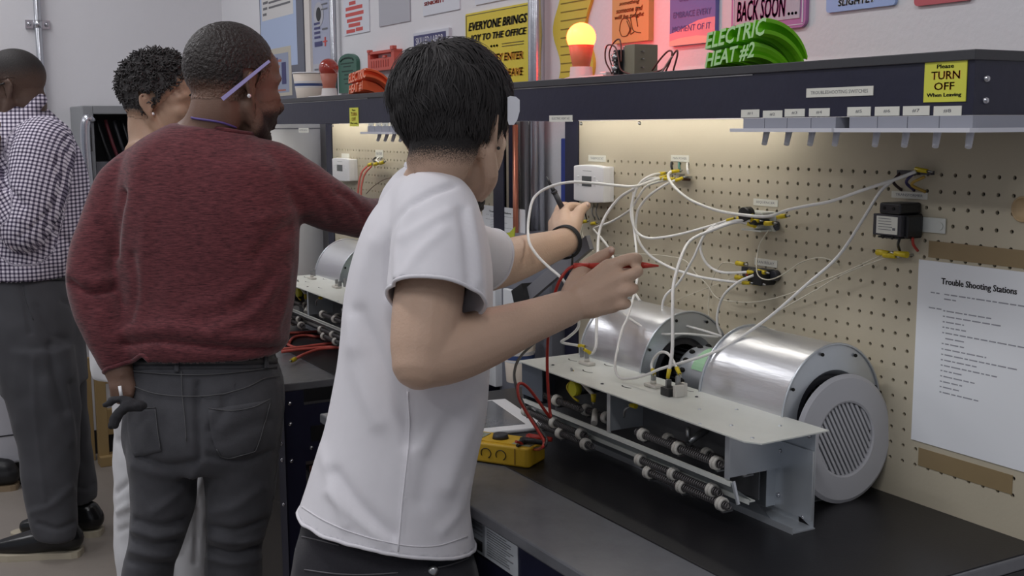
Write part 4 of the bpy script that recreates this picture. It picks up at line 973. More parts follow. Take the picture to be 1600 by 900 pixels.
# printed plastic tags
x0, x1, z0, z1 = wr(534.5, 563, 84, 145); zz = .82
tg = thing('printed_tag', 'dark green plastic tag with rounded top on the wall right of the red bulb', 'tag', ((x0+x1)/2, YW, z0))
ol = [(x0, z0), (x1, z0)]+[((x0+x1)/2+(x1-x0)/2*math.cos(a), z1-.03+.03*math.sin(a)) for a in np.linspace(0, PI, 14)]
M_dg = mat('dark_green_print', C(62, 104, 88, 1.0), .45); obj('tag_body', MB().prism(ol, (0, YW-.014, 0), UX, UZ, (0, 1, 0), .0138), M_dg, tg)
M_dg2 = mat('darker_green_ink', C(34, 66, 54, .8), .6)
lt = MB(); H = z1-z0; W = x1-x0
lt.tube([((x0+x1)/2+W*.36*math.cos(a), YW-.0145, z0+H*.80+H*.10*math.sin(a)) for a in np.linspace(.2, PI-.2, 9)], .003, 5)
for v, a, b in ((.66, .3, .7), (.54, .2, .8), (.45, .35, .65), (.34, .3, .7), (.22, .35, .65), (.74, .15, .85)): lt.box((x0+W*a, YW-.0148, z0+H*v), (x0+W*b, YW-.0139, z0+H*(v+.03)))
obj('raised_marks', lt, M_dg2, tg)
x0, x1, z0, z1 = wr(587.5, 629, 76, 110); H, W = z1-z0, x1-x0
rk = thing('printed_holder', 'red-orange printed plastic holder on the wall above the orange letters', 'holder', ((x0+x1)/2, YW, z0)); M_ro = mat('red_orange_print', C(206, 92, 78, 1.0), .45)
mb = MB().box((x0, YW-.03, z0), (x1, YW-.0002, z0+H*.56)).box((x0, YW-.03, z0+H*.78), (x1, YW-.0002, z0+H*.90)).box((x0, YW-.03, z0+H*.56), (x0+W*.10, YW-.0002, z0+H*.8)).box((x1-W*.10, YW-.03, z0+H*.56), (x1, YW-.0002, z0+H*.8))
obj('holder_body', mb, M_ro, rk)
mb = MB().box((x0+W*.02, YW-.034, z0+H*.88), (x0+W*.10, YW-.02, z0+H)).box((x1-W*.10, YW-.034, z0+H*.88), (x1, YW-.02, z0+H*1.05)).box((x0+W*.62, YW-.034, z0+H*.56), (x0+W*.72, YW-.026, z0+H*.66)); obj('peg', mb, M_ro, rk)
mb = MB()
for k in range(8): mb.box((x0+W*(.14+.09*k), YW-.0312, z0+H*.14), (x0+W*(.17+.09*k), YW-.030, z0+H*.46))
obj('rib', mb, mat('deep_red_print', C(176, 66, 56, .9), .5), rk)

# conduits, copper pipe, blue board in the gap
M_cond = mat('silver_conduit', C(190, 192, 198, 1.0), .25, .9, nz=(5, .1), bump=(12, .15))
def pipe(px, r, label, m_, Y=None, z0=.0, z1=3.2, py=300, clamp=None, gap=.012, nm='conduit'):
    Yc = (YW-r-gap) if Y is None else Y; p = on(px, py, 1, Yc)
    t = thing(nm, label, 'pipe', (p[0], Yc, z0)); mb = MB().cyl((p[0], Yc, z0), (p[0], Yc, z1), r, n=20); obj('pipe_run', mb, m_, t)
    for z in (clamp or ()):
        obj('clamp', MB().box((p[0]-r*2.2, Yc+r*.2, z-.012), (p[0]+r*2.2, YW-.0005, z+.012)).cyl((p[0], Yc, z-.012), (p[0], Yc, z+.012), r+.002, n=16), M_chrome, t)
        for s_ in (-1, 1): obj('clamp_screw', MB().sphere((p[0]+s_*r*1.7, Yc+r*.2, z), .005, 8), M_chrome, t)
    return t
pipe(521, .012, 'slim silver conduit on the wall beside the green tag', M_cond, py=60, clamp=(2.4,))
pipe(838, .021, 'shiny silver conduit rising behind the riser shelf, left of the wavy sign', M_cond, py=80, clamp=(2.5, 1.1))
pipe(822, .017, 'dull silver conduit in the gap between the benches', mat('dull_conduit', C(160, 160, 164, 1.0), .4, .6), py=300, z1=1.52)
pipe(805.5, .007, 'copper pipe at the right edge of the dark bench upright', mat('copper_pipe', C(190, 120, 96, .9), .35, .7), Y=.0, z0=1.0, z1=1.5, py=290)
M_cb = mat('cobalt_plastic', C(50, 70, 150, .9), .4)
p0, p1 = on(877.5, 216, 1, .075), on(898, 330, 1, .075)
tag(obj('blue_board', MB().box((p0[0], .072, p1[2]-.2), (p1[0], .079, p0[2]), bev=.003), M_cb), 'blue plastic board standing behind the nearer bench upright', 'board')

# gap clutter behind the arms: grey machine, papers, clamp bar
p0, p1 = on(788, 363, 1, -.02), on(873, 363, 1, -.02); pz = p0[2]
gm = thing('grey_machine', 'grey machine case standing in the gap between the two benches', 'machine', ((p0[0]+p1[0])/2, .02, 0))
M_gm = mat('grey_machine_paint', C(122, 124, 134, 1.0), .45)
obj('case', MB().box((p0[0], -.04, .0), (p1[0]-.01, .08, pz), bev=.008), M_gm, gm)
obj('top_label', MB().box((p0[0]+.05, -.042, pz-.03), (p0[0]+.16, -.0395, pz-.01)), M_label, gm)
g1 = on(796, 374, 1, -.045); 
obj('yellow_tag', MB().prism([(0, 0), (.055, .004), (.06, .045), (.035, .03), (.01, .025)], (g1[0]-.03, -.047, g1[2]-.012), UX, UZ, (0, 1, 0), .002), mat('lime_tag', C(196, 204, 60, .9), .5), gm)
p2, p3 = on(790, 450, 1, -.05), on(845, 482, 1, -.05)
tag(obj('binder', MB().box((p2[0], -.058, p3[2]-.12), (p3[0]-.06, -.045, p2[2]), bev=.002), M_paper), 'white ruled paper pad standing between the benches under the braceleted arm', 'paper')
p2, p3 = on(769, 448, 1, -.04), on(784, 482, 1, -.04)
tag(obj('white_carton', MB().box((p2[0], -.06, p3[2]-.2), (p3[0], -.02, p2[2]+.03), bev=.002), M_paper), 'white carton edge just right of the white T-shirt', 'carton')
q0, q1 = on(822, 462, 1, -.085), on(866, 424, 1, -.085)
cl = thing('bar_clamp', 'grey bar clamp with black jaw in front of the grey machine', 'clamp', tuple((q0+q1)/2))
d_ = (q1-q0)/np.linalg.norm(q1-q0); n_ = np.cross(d_, (0, 1, 0))
obj('bar', MB().prism([(0, -.016), (.30, -.016), (.30, .016), (0, .016)], q0, d_, n_, (0, 1, 0), .010), mat('pale_clamp_bar', C(150, 150, 156, .9), .4, .3), cl)
obj('jaw', MB().prism([(-.045, -.028), (.01, -.032), (.015, .026), (-.04, .03)], q0+np.array([0, -.012, 0]), d_, n_, (0, 1, 0), .035), M_black, cl)

# big white tank beyond the farther bench
Tc = np.array([-2.460, -0.150]); tk = thing('white_tank', 'large white cylindrical tank beyond the far end of the farther bench', 'tank', (Tc[0], Tc[1], 0))
obj('shell', MB().lathe([(0, .0), (.24, .0), (.25, .01), (.25, 1.55), (.245, 1.565), (0, 1.57)], (Tc[0], Tc[1], 0), n=64), mat('white_enamel', C(200, 202, 198, 1.6), .4), tk)
obj('seam', MB().lathe([(.2503, 1.49), (.252, 1.492), (.2503, 1.494)], (Tc[0], Tc[1], 0), n=64), M_grayp, tk)
obj('top_fitting', MB().cyl((Tc[0]+.08, Tc[1]-.10, 1.57), (Tc[0]+.08, Tc[1]-.10, 1.63), .03, n=20), M_white, tk)
for a in (-60, -30): obj('screw', MB().sphere((Tc[0]+.251*math.cos(math.radians(a)), Tc[1]+.251*math.sin(math.radians(a)), 1.525), .005, 8), M_chrome, tk)

# red leads lying on the farther bench
pb2 = lambda x, y: on(x, y, 2, BZ+.004)
for k, (pts, ends) in enumerate((([(440, 521), (480, 519), (520, 516), (524, 516)], 1), ([(452, 535), (460, 527), (478, 524), (495, 526), (512, 524), (520, 530)], 1), ([(440, 532), (455, 541), (475, 545), (486, 543)], 1), ([(440, 549), (470, 546), (500, 542), (534, 538)], 0), ([(440, 553), (475, 549), (510, 546), (536, 547)], 0), ([(536, 546), (500, 549), (478, 556), (462, 564), (458, 566)], 1))):
    P = [pb2(*q) for q in pts]
    if k > 2: P = [p+np.array([0, 0, .006]) for p in P]
    o = wire(P, .0042, ('red lead at the back of the farther bench top', 'red lead looped with two yellow ends on the farther bench', 'red lead curving to a yellow clip on the farther bench', 'red lead crossing the farther bench towards the shirt', 'second red lead crossing the farther bench towards the shirt', 'red lead with a brass end at the corner of the farther bench')[k], mat('salmon_red_lead', C(206, 96, 84, .95), .4))
    if ends:
        c = MB(); p = P[-1]; spade(c, p, P[-1]-P[-2], .024, .006); obj('spade_connector', c, [M_yel, M_tin], o)

tag(obj('added_dark_box', MB().box((-1.95, -.47, 0), (-.97, -.06, .62), bev=.01), M_black), 'black box added to darken the space under the farther workbench', 'box')  # added black box, keeps the space below the farther bench dark
# sticker on the front apron of the nearer bench
p0, p1 = on(727, 803, 1, -.601), on(809, 846, 1, -.601); p2 = on(809, 900, 1, -.601)
stk = flat('warning_sticker', MB().box((p0[0], -.602, p2[2]-.004), (p1[0], -.6005, p1[2]+.002)), mat('sticker_white', C(190, 194, 198, 1.2), .45), 'white and grey warning sticker with tan band on the nearer bench apron', 'sticker')
W, H, zb = p1[0]-p0[0], p1[2]-p2[2]+.006, p2[2]-.004; sp_ = lambda u0, u1, v0, v1: ((p0[0]+W*u0, -.6026, zb+H*v0), (p0[0]+W*u1, -.6019, zb+H*v1))
obj('grey_panel', MB().box(*sp_(0, .40, 0, 1)), mat('sticker_grey', C(130, 134, 138, 1.1), .5), stk)
obj('tan_band', MB().box(*sp_(.42, .99, .88, 1)), mat('tan_band_ink', C(206, 170, 96, 1), .5), stk)
obj('dark_panel', MB().box((p0[0]+W*.12, -.603, zb+H*.08), (p0[0]+W*.36, -.6025, zb+H*.36)), M_black, stk)
t_ = MB(); text(t_, 'WARNING', (p0[0]+W*.58, -.6030, zb+H*.91), UX*W*.24, UZ*H*.055); obj('lettering', t_, M_ink, stk)
t_ = MB(); rnd = random.Random(9)
for k in range(11): t_.box((p0[0]+W*.45, -.6029, zb+H*(.12+.066*k)), (p0[0]+W*(.80+.15*rnd.random()), -.6019, zb+H*(.132+.066*k)))
for v, h_ in ((.70, .08), (.60, .045), (.50, .03), (.82, .05)): t_.box((p0[0]+W*.06, -.6030, zb+H*v), (p0[0]+W*.36, -.6019, zb+H*(v+h_)))
obj('text_lines', t_, M_ink2, stk)

# ------------------------------------------------------------------ left end of the room
def pl(x, y, X=None): return on(x, y, 0, XL+.001 if X is None else X)
p = pl(61, 60, XL+.025); t = thing('conduit', 'silver conduit with a strap clamp on the far left wall', 'pipe', (XL+.025, p[1], 0))
obj('pipe_run', MB().cyl((XL+.025, p[1], .0), (XL+.025, p[1], 3.2), .015, n=16), M_cond, t)
zcl = float(pl(61, 38, XL+.02)[2])
obj('clamp', MB().box((XL, p[1]-.05, zcl-.018), (XL+.012, p[1]+.05, zcl+.018)).cyl((XL+.025, p[1], zcl-.016), (XL+.025, p[1], zcl+.016), .017, n=16), M_chrome, t)
for s_ in (-1, 1): obj('clamp_screw', MB().sphere((XL+.014, p[1]+s_*.036, zcl), .010, 10), M_chrome, t)
# open grey electrical cabinet
XC = XL+.32
a, b = pl(128, 165, XC), pl(206, 165, XC); y0, y1, zt = a[1], b[1]+.06, a[2]; zb0 = .85; zbt = .70
cb = thing('open_cabinet', 'open grey metal cabinet with dark wiring inside, against the far left wall', 'cabinet', ((XL+XC)/2, (y0+y1)/2, zbt)); M_cg = mat('cabinet_grey', C(132, 134, 136, 1.2), .5, nz=(12, .06))
yi = float(pl(147, 200, XC)[1])
mb = MB().box((XL+.002, y0, zbt), (XC, yi, zt), bev=.004).box((XL+.01, yi, zt-.035), (XC, y1, zt), bev=.002).box((XL+.002, y1-.03, zbt), (XC, y1, zt-.035)).box((XL+.002, yi, zbt), (XL+.03, y1-.03, zt-.035)).box((XL+.03, yi, zbt), (XC, y1-.03, zb0)); obj('carcass', mb, M_cg, cb)
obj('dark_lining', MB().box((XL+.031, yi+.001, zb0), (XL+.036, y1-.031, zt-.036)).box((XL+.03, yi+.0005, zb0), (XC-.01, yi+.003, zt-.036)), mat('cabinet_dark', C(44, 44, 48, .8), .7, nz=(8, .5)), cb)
for zz, hh in ((zt-.34, .10), (zt-.52, .05)):
    obj('inner_shelf', MB().box((XL+.035, yi+.005, zz), (XC-.12, y1-.032, zz+hh)), M_grayp, cb)
for k in range(4):
    yy = yi+.03+.035*k; obj('inner_cable', MB().tube(spline([(XC-.10, yy, zt-.06), (XC-.07, yy+.02, zt-.16), (XC-.08, yy+.05, zt-.26), (XC-.10, yy+.04, zt-.335)], 6), .008, 6), (M_black, mat('maroon_cable', C(120, 50, 60, .7), .5), M_dgrey, M_black)[k], cb)
hp = pl(139, 218, XC+.002); obj('handle_slot', MB().box((XC, hp[1]-.012, hp[2]-.05), (XC+.002, hp[1]+.012, hp[2]+.05)), M_black, cb)
cp0 = pl(133, 205, XC+.03); obj('side_pipe', MB().tube(spline([(XC+.03, cp0[1]+.03, cp0[2]+.06), (XC+.03, cp0[1]-.0, cp0[2]), (XC+.03, cp0[1]+.01, cp0[2]-.4), (XC+.03, cp0[1]+.04, .62)], 6), .022, 12), M_cond, cb)
# wooden pallet frames against the wall
M_wood = mat('pallet_wood', C(150, 126, 84, 1.2), .7, nz=(6, .25), stretch=(1, 1, .15))
XP = XL+.30
pa = thing('pallet', 'wooden pallet standing on edge under the grey cabinet', 'pallet', (XL+.42, float(pl(163, 720, XP)[1]), 0), group=None)
yA, yB = float(pl(150, 600, XC+.06)[1]), float(pl(172, 600, XC+.06)[1])
ft = float(on(163, 727, 2, 0)[0])
for k, (px0, px1, pt, X) in enumerate(((133, 146, 560, ft-.10), (151, 168, 592, ft))):
    q0, q1 = pl(px0, 650, X), pl(px1, 650, X); zt_ = float(pl(px0, pt, X)[2])
    obj('pallet_board', MB().box((X-.03, q0[1], 0.0), (X, q1[1], zt_), bev=.003), M_wood, pa)
q0, q1 = pl(155, 715, ft), pl(215, 715, ft); obj('pallet_board', MB().box((ft-.05, q0[1], 0), (ft+.03, q1[1]+.3, .045), bev=.003), M_wood, pa)
q0, q1 = pl(166, 690, ft-.14), pl(215, 690, ft-.14); obj('pallet_board', MB().box((ft-.17, q0[1], .10), (ft-.14, q1[1]+.3, .22), bev=.003), M_wood, pa)
obj('pallet_board', MB().box((ft-.17, q0[1], .34), (ft-.14, q1[1]+.3, .46), bev=.003), M_wood, pa)
# white appliance, dark kick and yellow odds beyond the trousers
q0, q1 = pl(0, 600, XL+.35), pl(28, 600, XL+.35)
ap_ = thing('white_appliance', 'white appliance low at the far left edge beyond the dark trousers', 'appliance', (XL+.18, q0[1], 0))
obj('body', MB().box((XL+.015, q0[1]-.5, .10), (XL+.35, q1[1]+.02, .80), bev=.01), mat('appliance_white', C(168, 168, 174, 1.3), .4), ap_); obj('kick', MB().box((XL+.02, q0[1]-.5, 0), (XL+.33, q1[1]+.01, .10)), M_black, ap_)
obj('seam', MB().box((XL+.349, q0[1]-.5, .22), (XL+.3515, q1[1]+.015, .226)), M_dgrey, ap_)
q = on(20, 716, 2, 0); tag(obj('yellow_tool', MB().box((q[0]-.05, q[1]-.05, 0), (q[0]+.03, q[1]+.06, .075), bev=.015).cyl((q[0]-.02, q[1]-.09, .03), (q[0]-.02, q[1]+.07, .05), .02, n=10), M_yelp), 'yellow plastic tool on the floor behind the dark trousers', 'tool')
q = on(6, 722, 2, 0); tag(obj('wood_offcut', MB().box((q[0]-.05, q[1]-.12, 0), (q[0]+.05, q[1]+.10, .035), bev=.002), M_wood), 'pale wood offcut on the floor at the far left edge', 'wood')
# ------------------------------------------------------------------ people: fused, smoothed volumes
from mathutils.bvhtree import BVHTree
FH = np.array([RW[2][0], RW[2][1], 0]); FH /= np.linalg.norm(FH)
def loft(mb, rings, n=36, e=2.3, sub=5):
    """rings: (xl, yl, xr, yr, depth, half thickness[, depth shift of the centre]) in photo pixels; closed ends"""
    K = []
    for r in rings:
        A, B = PX(r[0], r[1], r[4]), PX(r[2], r[3], r[4]); c = (A+B)/2+FH*(r[6] if len(r) > 6 else 0)
        K.append(np.r_[c, (B-A)/2, r[5]])
    K = spline(K, sub); V = []
    for k in K:
        c, a, h = k[:3], k[3:6], k[6]
        for j in range(n):
            t = 2*PI*j/n; ct, st = math.cos(t), math.sin(t)
            V.append(c+a*math.copysign(abs(ct)**(2/e), ct)+FH*h*math.copysign(abs(st)**(2/e), st))
    m = len(K); Fc = [(i*n+j, i*n+(j+1) % n, (i+1)*n+(j+1) % n, (i+1)*n+j) for i in range(m-1) for j in range(n)]
    Fc += [tuple(range(n))[::-1], tuple(range((m-1)*n, m*n))]
    return mb.add(V, Fc)
def limb(mb, pts, radii, sub=6, n=18, flat=None):
    """tapered round-ended tube through 3D points; flat=(vector, factor) squashes it along a direction"""
    K = spline([np.r_[np.array(p, float), r] for p, r in zip(pts, radii)], sub)
    d0 = K[0][:3]-K[1][:3]; d0 /= np.linalg.norm(d0); d1 = K[-1][:3]-K[-2][:3]; d1 /= np.linalg.norm(d1)
    pre = [np.r_[K[0][:3]+d0*K[0][3]*q, K[0][3]*w_] for q, w_ in ((.95, .25), (.75, .66), (.4, .92))]
    post = [np.r_[K[-1][:3]+d1*K[-1][3]*q, K[-1][3]*w_] for q, w_ in ((.4, .92), (.75, .66), (.95, .25))]
    K = np.vstack([pre, K, post]); m = MB().tube(K[:, :3], K[:, 3], n)
    if flat:
        V = np.array(m.v); C_ = np.repeat(K[:, :3], n, 0); V = np.vstack([V[:len(C_)], V[len(C_):]])
        f = np.array(flat[0], float); f /= np.linalg.norm(f)
        cc = np.vstack([C_, C_])[:len(V)] if len(V) <= 2*len(C_) else None
        D = V-cc; V = cc+D-np.outer(D @ f, f)*(1-flat[1]); m.v = [tuple(v) for v in V]
    return mb.add(m.v, m.f)
def fuse(mb, voxel, smooth=3):
    me = bpy.data.meshes.new('fuse'); me.from_pydata(mb.v, [], mb.f)
    bm = bmesh.new(); bm.from_mesh(me); bmesh.ops.remove_doubles(bm, verts=bm.verts, dist=1e-6); bmesh.ops.recalc_face_normals(bm, faces=bm.faces); bm.to_mesh(me); bm.free()
    o = bpy.data.objects.new('fuse', me); COL.objects.link(o)
    md = o.modifiers.new('r', 'REMESH'); md.mode = 'VOXEL'; md.voxel_size = voxel; md.use_smooth_shade = True
    dg = bpy.context.evaluated_depsgraph_get(); ev = o.evaluated_get(dg); m2 = ev.to_mesh()
    V = np.empty(len(m2.vertices)*3, np.float32); m2.vertices.foreach_get('co', V); V = V.reshape(-1, 3).astype(float)
    q = np.empty(len(m2.loops), np.int32); m2.loops.foreach_get('vertex_index', q)
    st = np.empty(len(m2.polygons), np.int32); m2.polygons.foreach_get('loop_start', st)
    tot = np.empty(len(m2.polygons), np.int32); m2.polygons.foreach_get('loop_total', tot)
    quads = tot == 4; Fq = q[st[quads][:, None]+np.arange(4)]
    ev.to_mesh_clear(); bpy.data.objects.remove(o); bpy.data.meshes.remove(me)
    return relax(V, Fq, smooth), Fq
def relax(V, Fq, it, mask=None, lam=.6):
    E = np.vstack([Fq[:, [0, 1]], Fq[:, [1, 2]], Fq[:, [2, 3]], Fq[:, [3, 0]]]); n = len(V); deg = np.bincount(E.ravel(), minlength=n).astype(float)
    for i in range(it):
        S = np.zeros_like(V)
        for k in range(3):
            S[:, k] = np.bincount(E[:, 0], V[E[:, 1], k], n)+np.bincount(E[:, 1], V[E[:, 0], k], n)
        D = (S/np.maximum(deg, 1)[:, None]-V)*(lam if i % 2 == 0 or it < 6 else -lam*.9*0+lam)
        V = V+(D if mask is None else D*mask[:, None])
    return V
def normals(V, Fq):
    n = np.cross(V[Fq[:, 2]]-V[Fq[:, 0]], V[Fq[:, 3]]-V[Fq[:, 1]]); N = np.zeros_like(V)
    for c in range(4):
        for k in range(3): N[:, k] += np.bincount(Fq[:, c], n[:, k], len(V))
    return N/np.maximum(np.linalg.norm(N, axis=1)[:, None], 1e-12)
def seg_dist(Pp, poly):
    best = np.full(len(Pp), 1e9)
    for a, b in zip(poly[:-1], poly[1:]):
        a = np.array(a, float); b = np.array(b, float); d = b-a; t = np.clip(((Pp-a) @ d)/max(d @ d, 1e-9), 0, 1)
        best = np.minimum(best, np.linalg.norm(Pp-a-t[:, None]*d, axis=1))
    return best
def crease(V, Fq, lines):
    """lines: (polyline in photo pixels, width px, height m): folds pressed into the camera-facing cloth"""
    N = normals(V, Fq); pp = projv(V); fac = np.clip(((CAM-V)*N).sum(1)/np.linalg.norm(CAM-V, axis=1)*2.0, 0, 1)
    D = np.zeros(len(V))
    for poly, wd, h in lines:
        sp = spline([np.r_[p, 0] for p in poly], 4)[:, :2]; d = seg_dist(pp[:, :2], sp); D += h*np.exp(-(d/wd)**2)
    return V+N*(D*fac)[:, None]
def ripple(V, Fq, amp, scale, seed=0, stretch=(1, 1, 1)):
    N = normals(V, Fq); s = np.array(stretch)*scale
    D = np.array([mnoise.noise(Vector((p*s+seed)[:])) + .5*mnoise.noise(Vector((p*s*2.1+seed+9)[:])) for p in V])
    return V+N*(D*amp)[:, None]
def mesh_obj(name, V, Fq, material, parent, smooth=True, attrs=None):
    me = bpy.data.meshes.new(name); off = np.array(BASE[parent.name][:]) if parent else 0
    V = V-off; Fq = np.asarray(Fq)
    me.vertices.add(len(V)); me.vertices.foreach_set('co', V.astype(np.float32).ravel())
    k = Fq.shape[1]; me.loops.add(len(Fq)*k); me.loops.foreach_set('vertex_index', Fq.astype(np.int32).ravel())
    me.polygons.add(len(Fq)); me.polygons.foreach_set('loop_start', np.arange(len(Fq), dtype=np.int32)*k)
    me.polygons.foreach_set('use_smooth', np.ones(len(Fq), bool)); me.update(calc_edges=True); me.validate()
    me.materials.append(material)
    for an, av in (attrs or {}).items():
        at = me.attributes.new(an, 'FLOAT', 'POINT'); at.data.foreach_set('value', av.astype(np.float32))
    o = bpy.data.objects.new(name, me); COL.objects.link(o); o.parent = parent; BASE[o.name] = Vector(off) if parent else Vector((0, 0, 0)); return o
def keep(V, Fq, mask):
    f = mask[Fq].all(1); Fk = Fq[f]; u = np.unique(Fk); m = np.zeros(len(V), int); m[u] = np.arange(len(u)); return V[u], m[Fk], u
class Skin:
    """ray casts onto a finished surface, to lay seams and pockets on it"""
    def __init__(s, V, Fq): s.b = BVHTree.FromPolygons([tuple(v) for v in V], [tuple(int(i) for i in f) for f in Fq])
    def at(s, x, y, lift=.001):
        d = Vector(ray(x, y)).normalized(); h = s.b.ray_cast(Vector(CAM), d)
        if h[0] is None:
            h = s.b.find_nearest(Vector(PX(x, y, 2.0))); 
        n = h[1]; n = n if n.dot(d) < 0 else -n
        return np.array(h[0]+n*lift)
    def line(s, pts, r=.0012, n=6, sub=6, lift=.0006):
        sp = spline([np.r_[p, 0] for p in pts], sub)[:, :2]; return MB().tube([s.at(x, y, lift) for x, y in sp], r, n)
    def patch(s, left, right, nu=14, nv=12, lift=.002):
        """grid between two pixel polylines, laid on the surface, with a rim going back in"""
        A = spline([np.r_[p, 0] for p in left], 8)[:, :2]; B = spline([np.r_[p, 0] for p in right], 8)[:, :2]
        ia = np.linspace(0, len(A)-1, nv); rows = []
        for t in ia:
            a = A[int(round(t))]; b = B[int(round(t*(len(B)-1)/(len(A)-1)))]
            rows.append([s.at(*(a+(b-a)*u), lift) for u in np.linspace(0, 1, nu)])
        V = [p for r in rows for p in r]; Fc = [(i*nu+j, i*nu+j+1, (i+1)*nu+j+1, (i+1)*nu+j) for i in range(nv-1) for j in range(nu-1)]
        mb = MB().add(V, Fc, 0, True)
        rim = [j for j in range(nu)]+[i*nu+nu-1 for i in range(1, nv)]+[(nv-1)*nu+j for j in range(nu-2, -1, -1)]+[i*nu for i in range(nv-2, 0, -1)]
        R = [np.array(V[i]) for i in rim]; back = [p+ray(*projv([p])[0][:2])/np.linalg.norm(ray(*projv([p])[0][:2]))*.004 for p in R]; m = len(R)
        mb.add(R+back, [(k, (k+1) % m, m+(k+1) % m, m+k) for k in range(m)], 0, False); return mb

class Head:
    def __init__(s, o, heading, pitch=0, roll=0, scale=1.0):
        h, p, r = math.radians(heading), math.radians(pitch), math.radians(roll)
        f0 = np.array([math.cos(h), math.sin(h), 0]); l0 = np.array([-math.sin(h), math.cos(h), 0]); u0 = np.array([0, 0, 1.])
        f = f0*math.cos(p)-u0*math.sin(p); u = f0*math.sin(p)+u0*math.cos(p)
        l = l0*math.cos(r)+u*math.sin(r); u = np.cross(f, l)
        s.o = np.array(o, float); s.M = np.array([f, l, u]); s.k = scale
    def w(s, x, y, z): return s.o+s.k*(np.array([x, y, z]) @ s.M)
    def loc(s, V): return ((V-s.o) @ s.M.T)/s.k
    def ell(s, mb, c, r, n=24, tilt=0):
        bm = bmesh.new(); bmesh.ops.create_uvsphere(bm, u_segments=n, v_segments=n*2//3, radius=1)
        V = np.array([v.co[:] for v in bm.verts])*np.array(r)
        if tilt: t = math.radians(tilt); V = V @ np.array([[math.cos(t), 0, math.sin(t)], [0, 1, 0], [-math.sin(t), 0, math.cos(t)]])
        V = s.o+s.k*((V+np.array(c)) @ s.M); bm.verts.index_update(); mb.add(V, [[v.index for v in f.verts] for f in bm.faces]); bm.free()
    def tube(s, mb, pts, rad): limb(mb, [s.w(*p) for p in pts], [r*s.k for r in rad], 4, 12)
    def build(s, mb, jaw=1.0, nose=1.0):
        s.ell(mb, (-.006, 0, .044), (.097, .076, .088)); s.ell(mb, (.020, 0, .030), (.078, .069, .075))
        s.ell(mb, (.040, 0, -.035), (.056, .058*jaw, .070), tilt=-8); s.ell(mb, (.070, 0, -.096), (.024, .026*jaw, .020))
        s.ell(mb, (.055, 0, .052), (.050, .060, .045)); s.ell(mb, (.042, 0, -.022), (.057, .0655*jaw, .082), tilt=-6); s.ell(mb, (.052, 0, .020), (.048, .066, .050))
        for y in (-1, 1):
            s.tube(mb, [(.0, .056*jaw*y, -.038), (.030, .050*jaw*y, -.078), (.072, .014*y, -.100)], [.016, .015, .014])
            s.ell(mb, (.066, .044*y, -.012), (.026, .022, .022)); s.tube(mb, [(.094, .012*y, .030), (.088, .038*y, .032), (.070, .058*y, .022)], [.010, .011, .008])
            s.ell(mb, (.104, .014*y*nose, -.031), (.012, .009*nose, .009)); s.ell(mb, (.082, .031*y, .008), (.012, .016, .010))
            s.ear(mb, y)
        s.tube(mb, [(.095, 0, .024), (.106, 0, .000), (.117, 0, -.024)], [.009, .010, .012*nose]); s.ell(mb, (.088, 0, -.060), (.016, .026, .024))
        s.tube(mb, [(.088, -.022, -.060), (.101, -.008, -.054), (.101, .008, -.054), (.088, .022, -.060)], [.004, .007, .007, .004])
        s.tube(mb, [(.086, -.020, -.064), (.098, -.007, -.069), (.098, .007, -.069), (.086, .020, -.064)], [.004, .0075, .0075, .004])
    def ear(s, mb, y):
        # plane of the ear leans out from the head towards the back
        ex, ez = np.array([-.80, .52*y, 0.0]), np.array([-.16, .10*y, .98]); en = np.array([.5, .86*y, 0]); c = np.array([.006, .069*y, -.004])
        P = lambda a, b, d=0: tuple(c+ex*a+ez*b+en*d)
        s.tube(mb, [P(.006, .004, .004), P(.002, .020, .003), P(.012, .033, .003), P(.026, .031, .002), P(.034, .018, .001), P(.033, .002, .001), P(.025, -.014, .002), P(.015, -.025, .003)], [.0035, .004, .0045, .0045, .0045, .0042, .0042, .005])
        s.tube(mb, [P(.014, .022, .001), P(.023, .012, .002), P(.023, -.002, .002), P(.016, -.013, .002)], [.0035]*4)
        s.tube(mb, [P(.013, -.024, .001), P(.010, -.031, .001)], [.008, .006]); s.tube(mb, [P(.004, .002, .004), P(.004, -.008, .004)], [.004, .004])
        bm = MB(); 
        limb(mb, [s.w(*P(.003, .018, -.005)), s.w(*P(.018, .010, -.004)), s.w(*P(.012, -.016, -.004))], [.010*s.k, .013*s.k, .009*s.k], 4, 12, flat=(en @ s.M, .35))
    def eyes(s, parent, iris=(.03, .02, .015, 1)):
        W_ = mat('eye_white', (.62, .60, .58, 1), .2); I = mat('dark_iris', iris, .15)
        for y in (-1, 1):
            mb = MB().sphere(s.w(.081, .031*y, .008), .0122*s.k, 14); e = obj('eye', mb, W_, parent); mb = MB().sphere(s.w(.0885, .031*y, .008), .0062*s.k, 10); obj('iris', mb, I, e)
            b = MB(); limb(b, [s.w(.100, .014*y, .029), s.w(.098, .034*y, .034), s.w(.083, .052*y, .028)], [.004*s.k, .0045*s.k, .0025*s.k], 4, 8); obj('eyebrow', b, mat('brow_hair', (.012, .010, .009, 1), .7), parent)

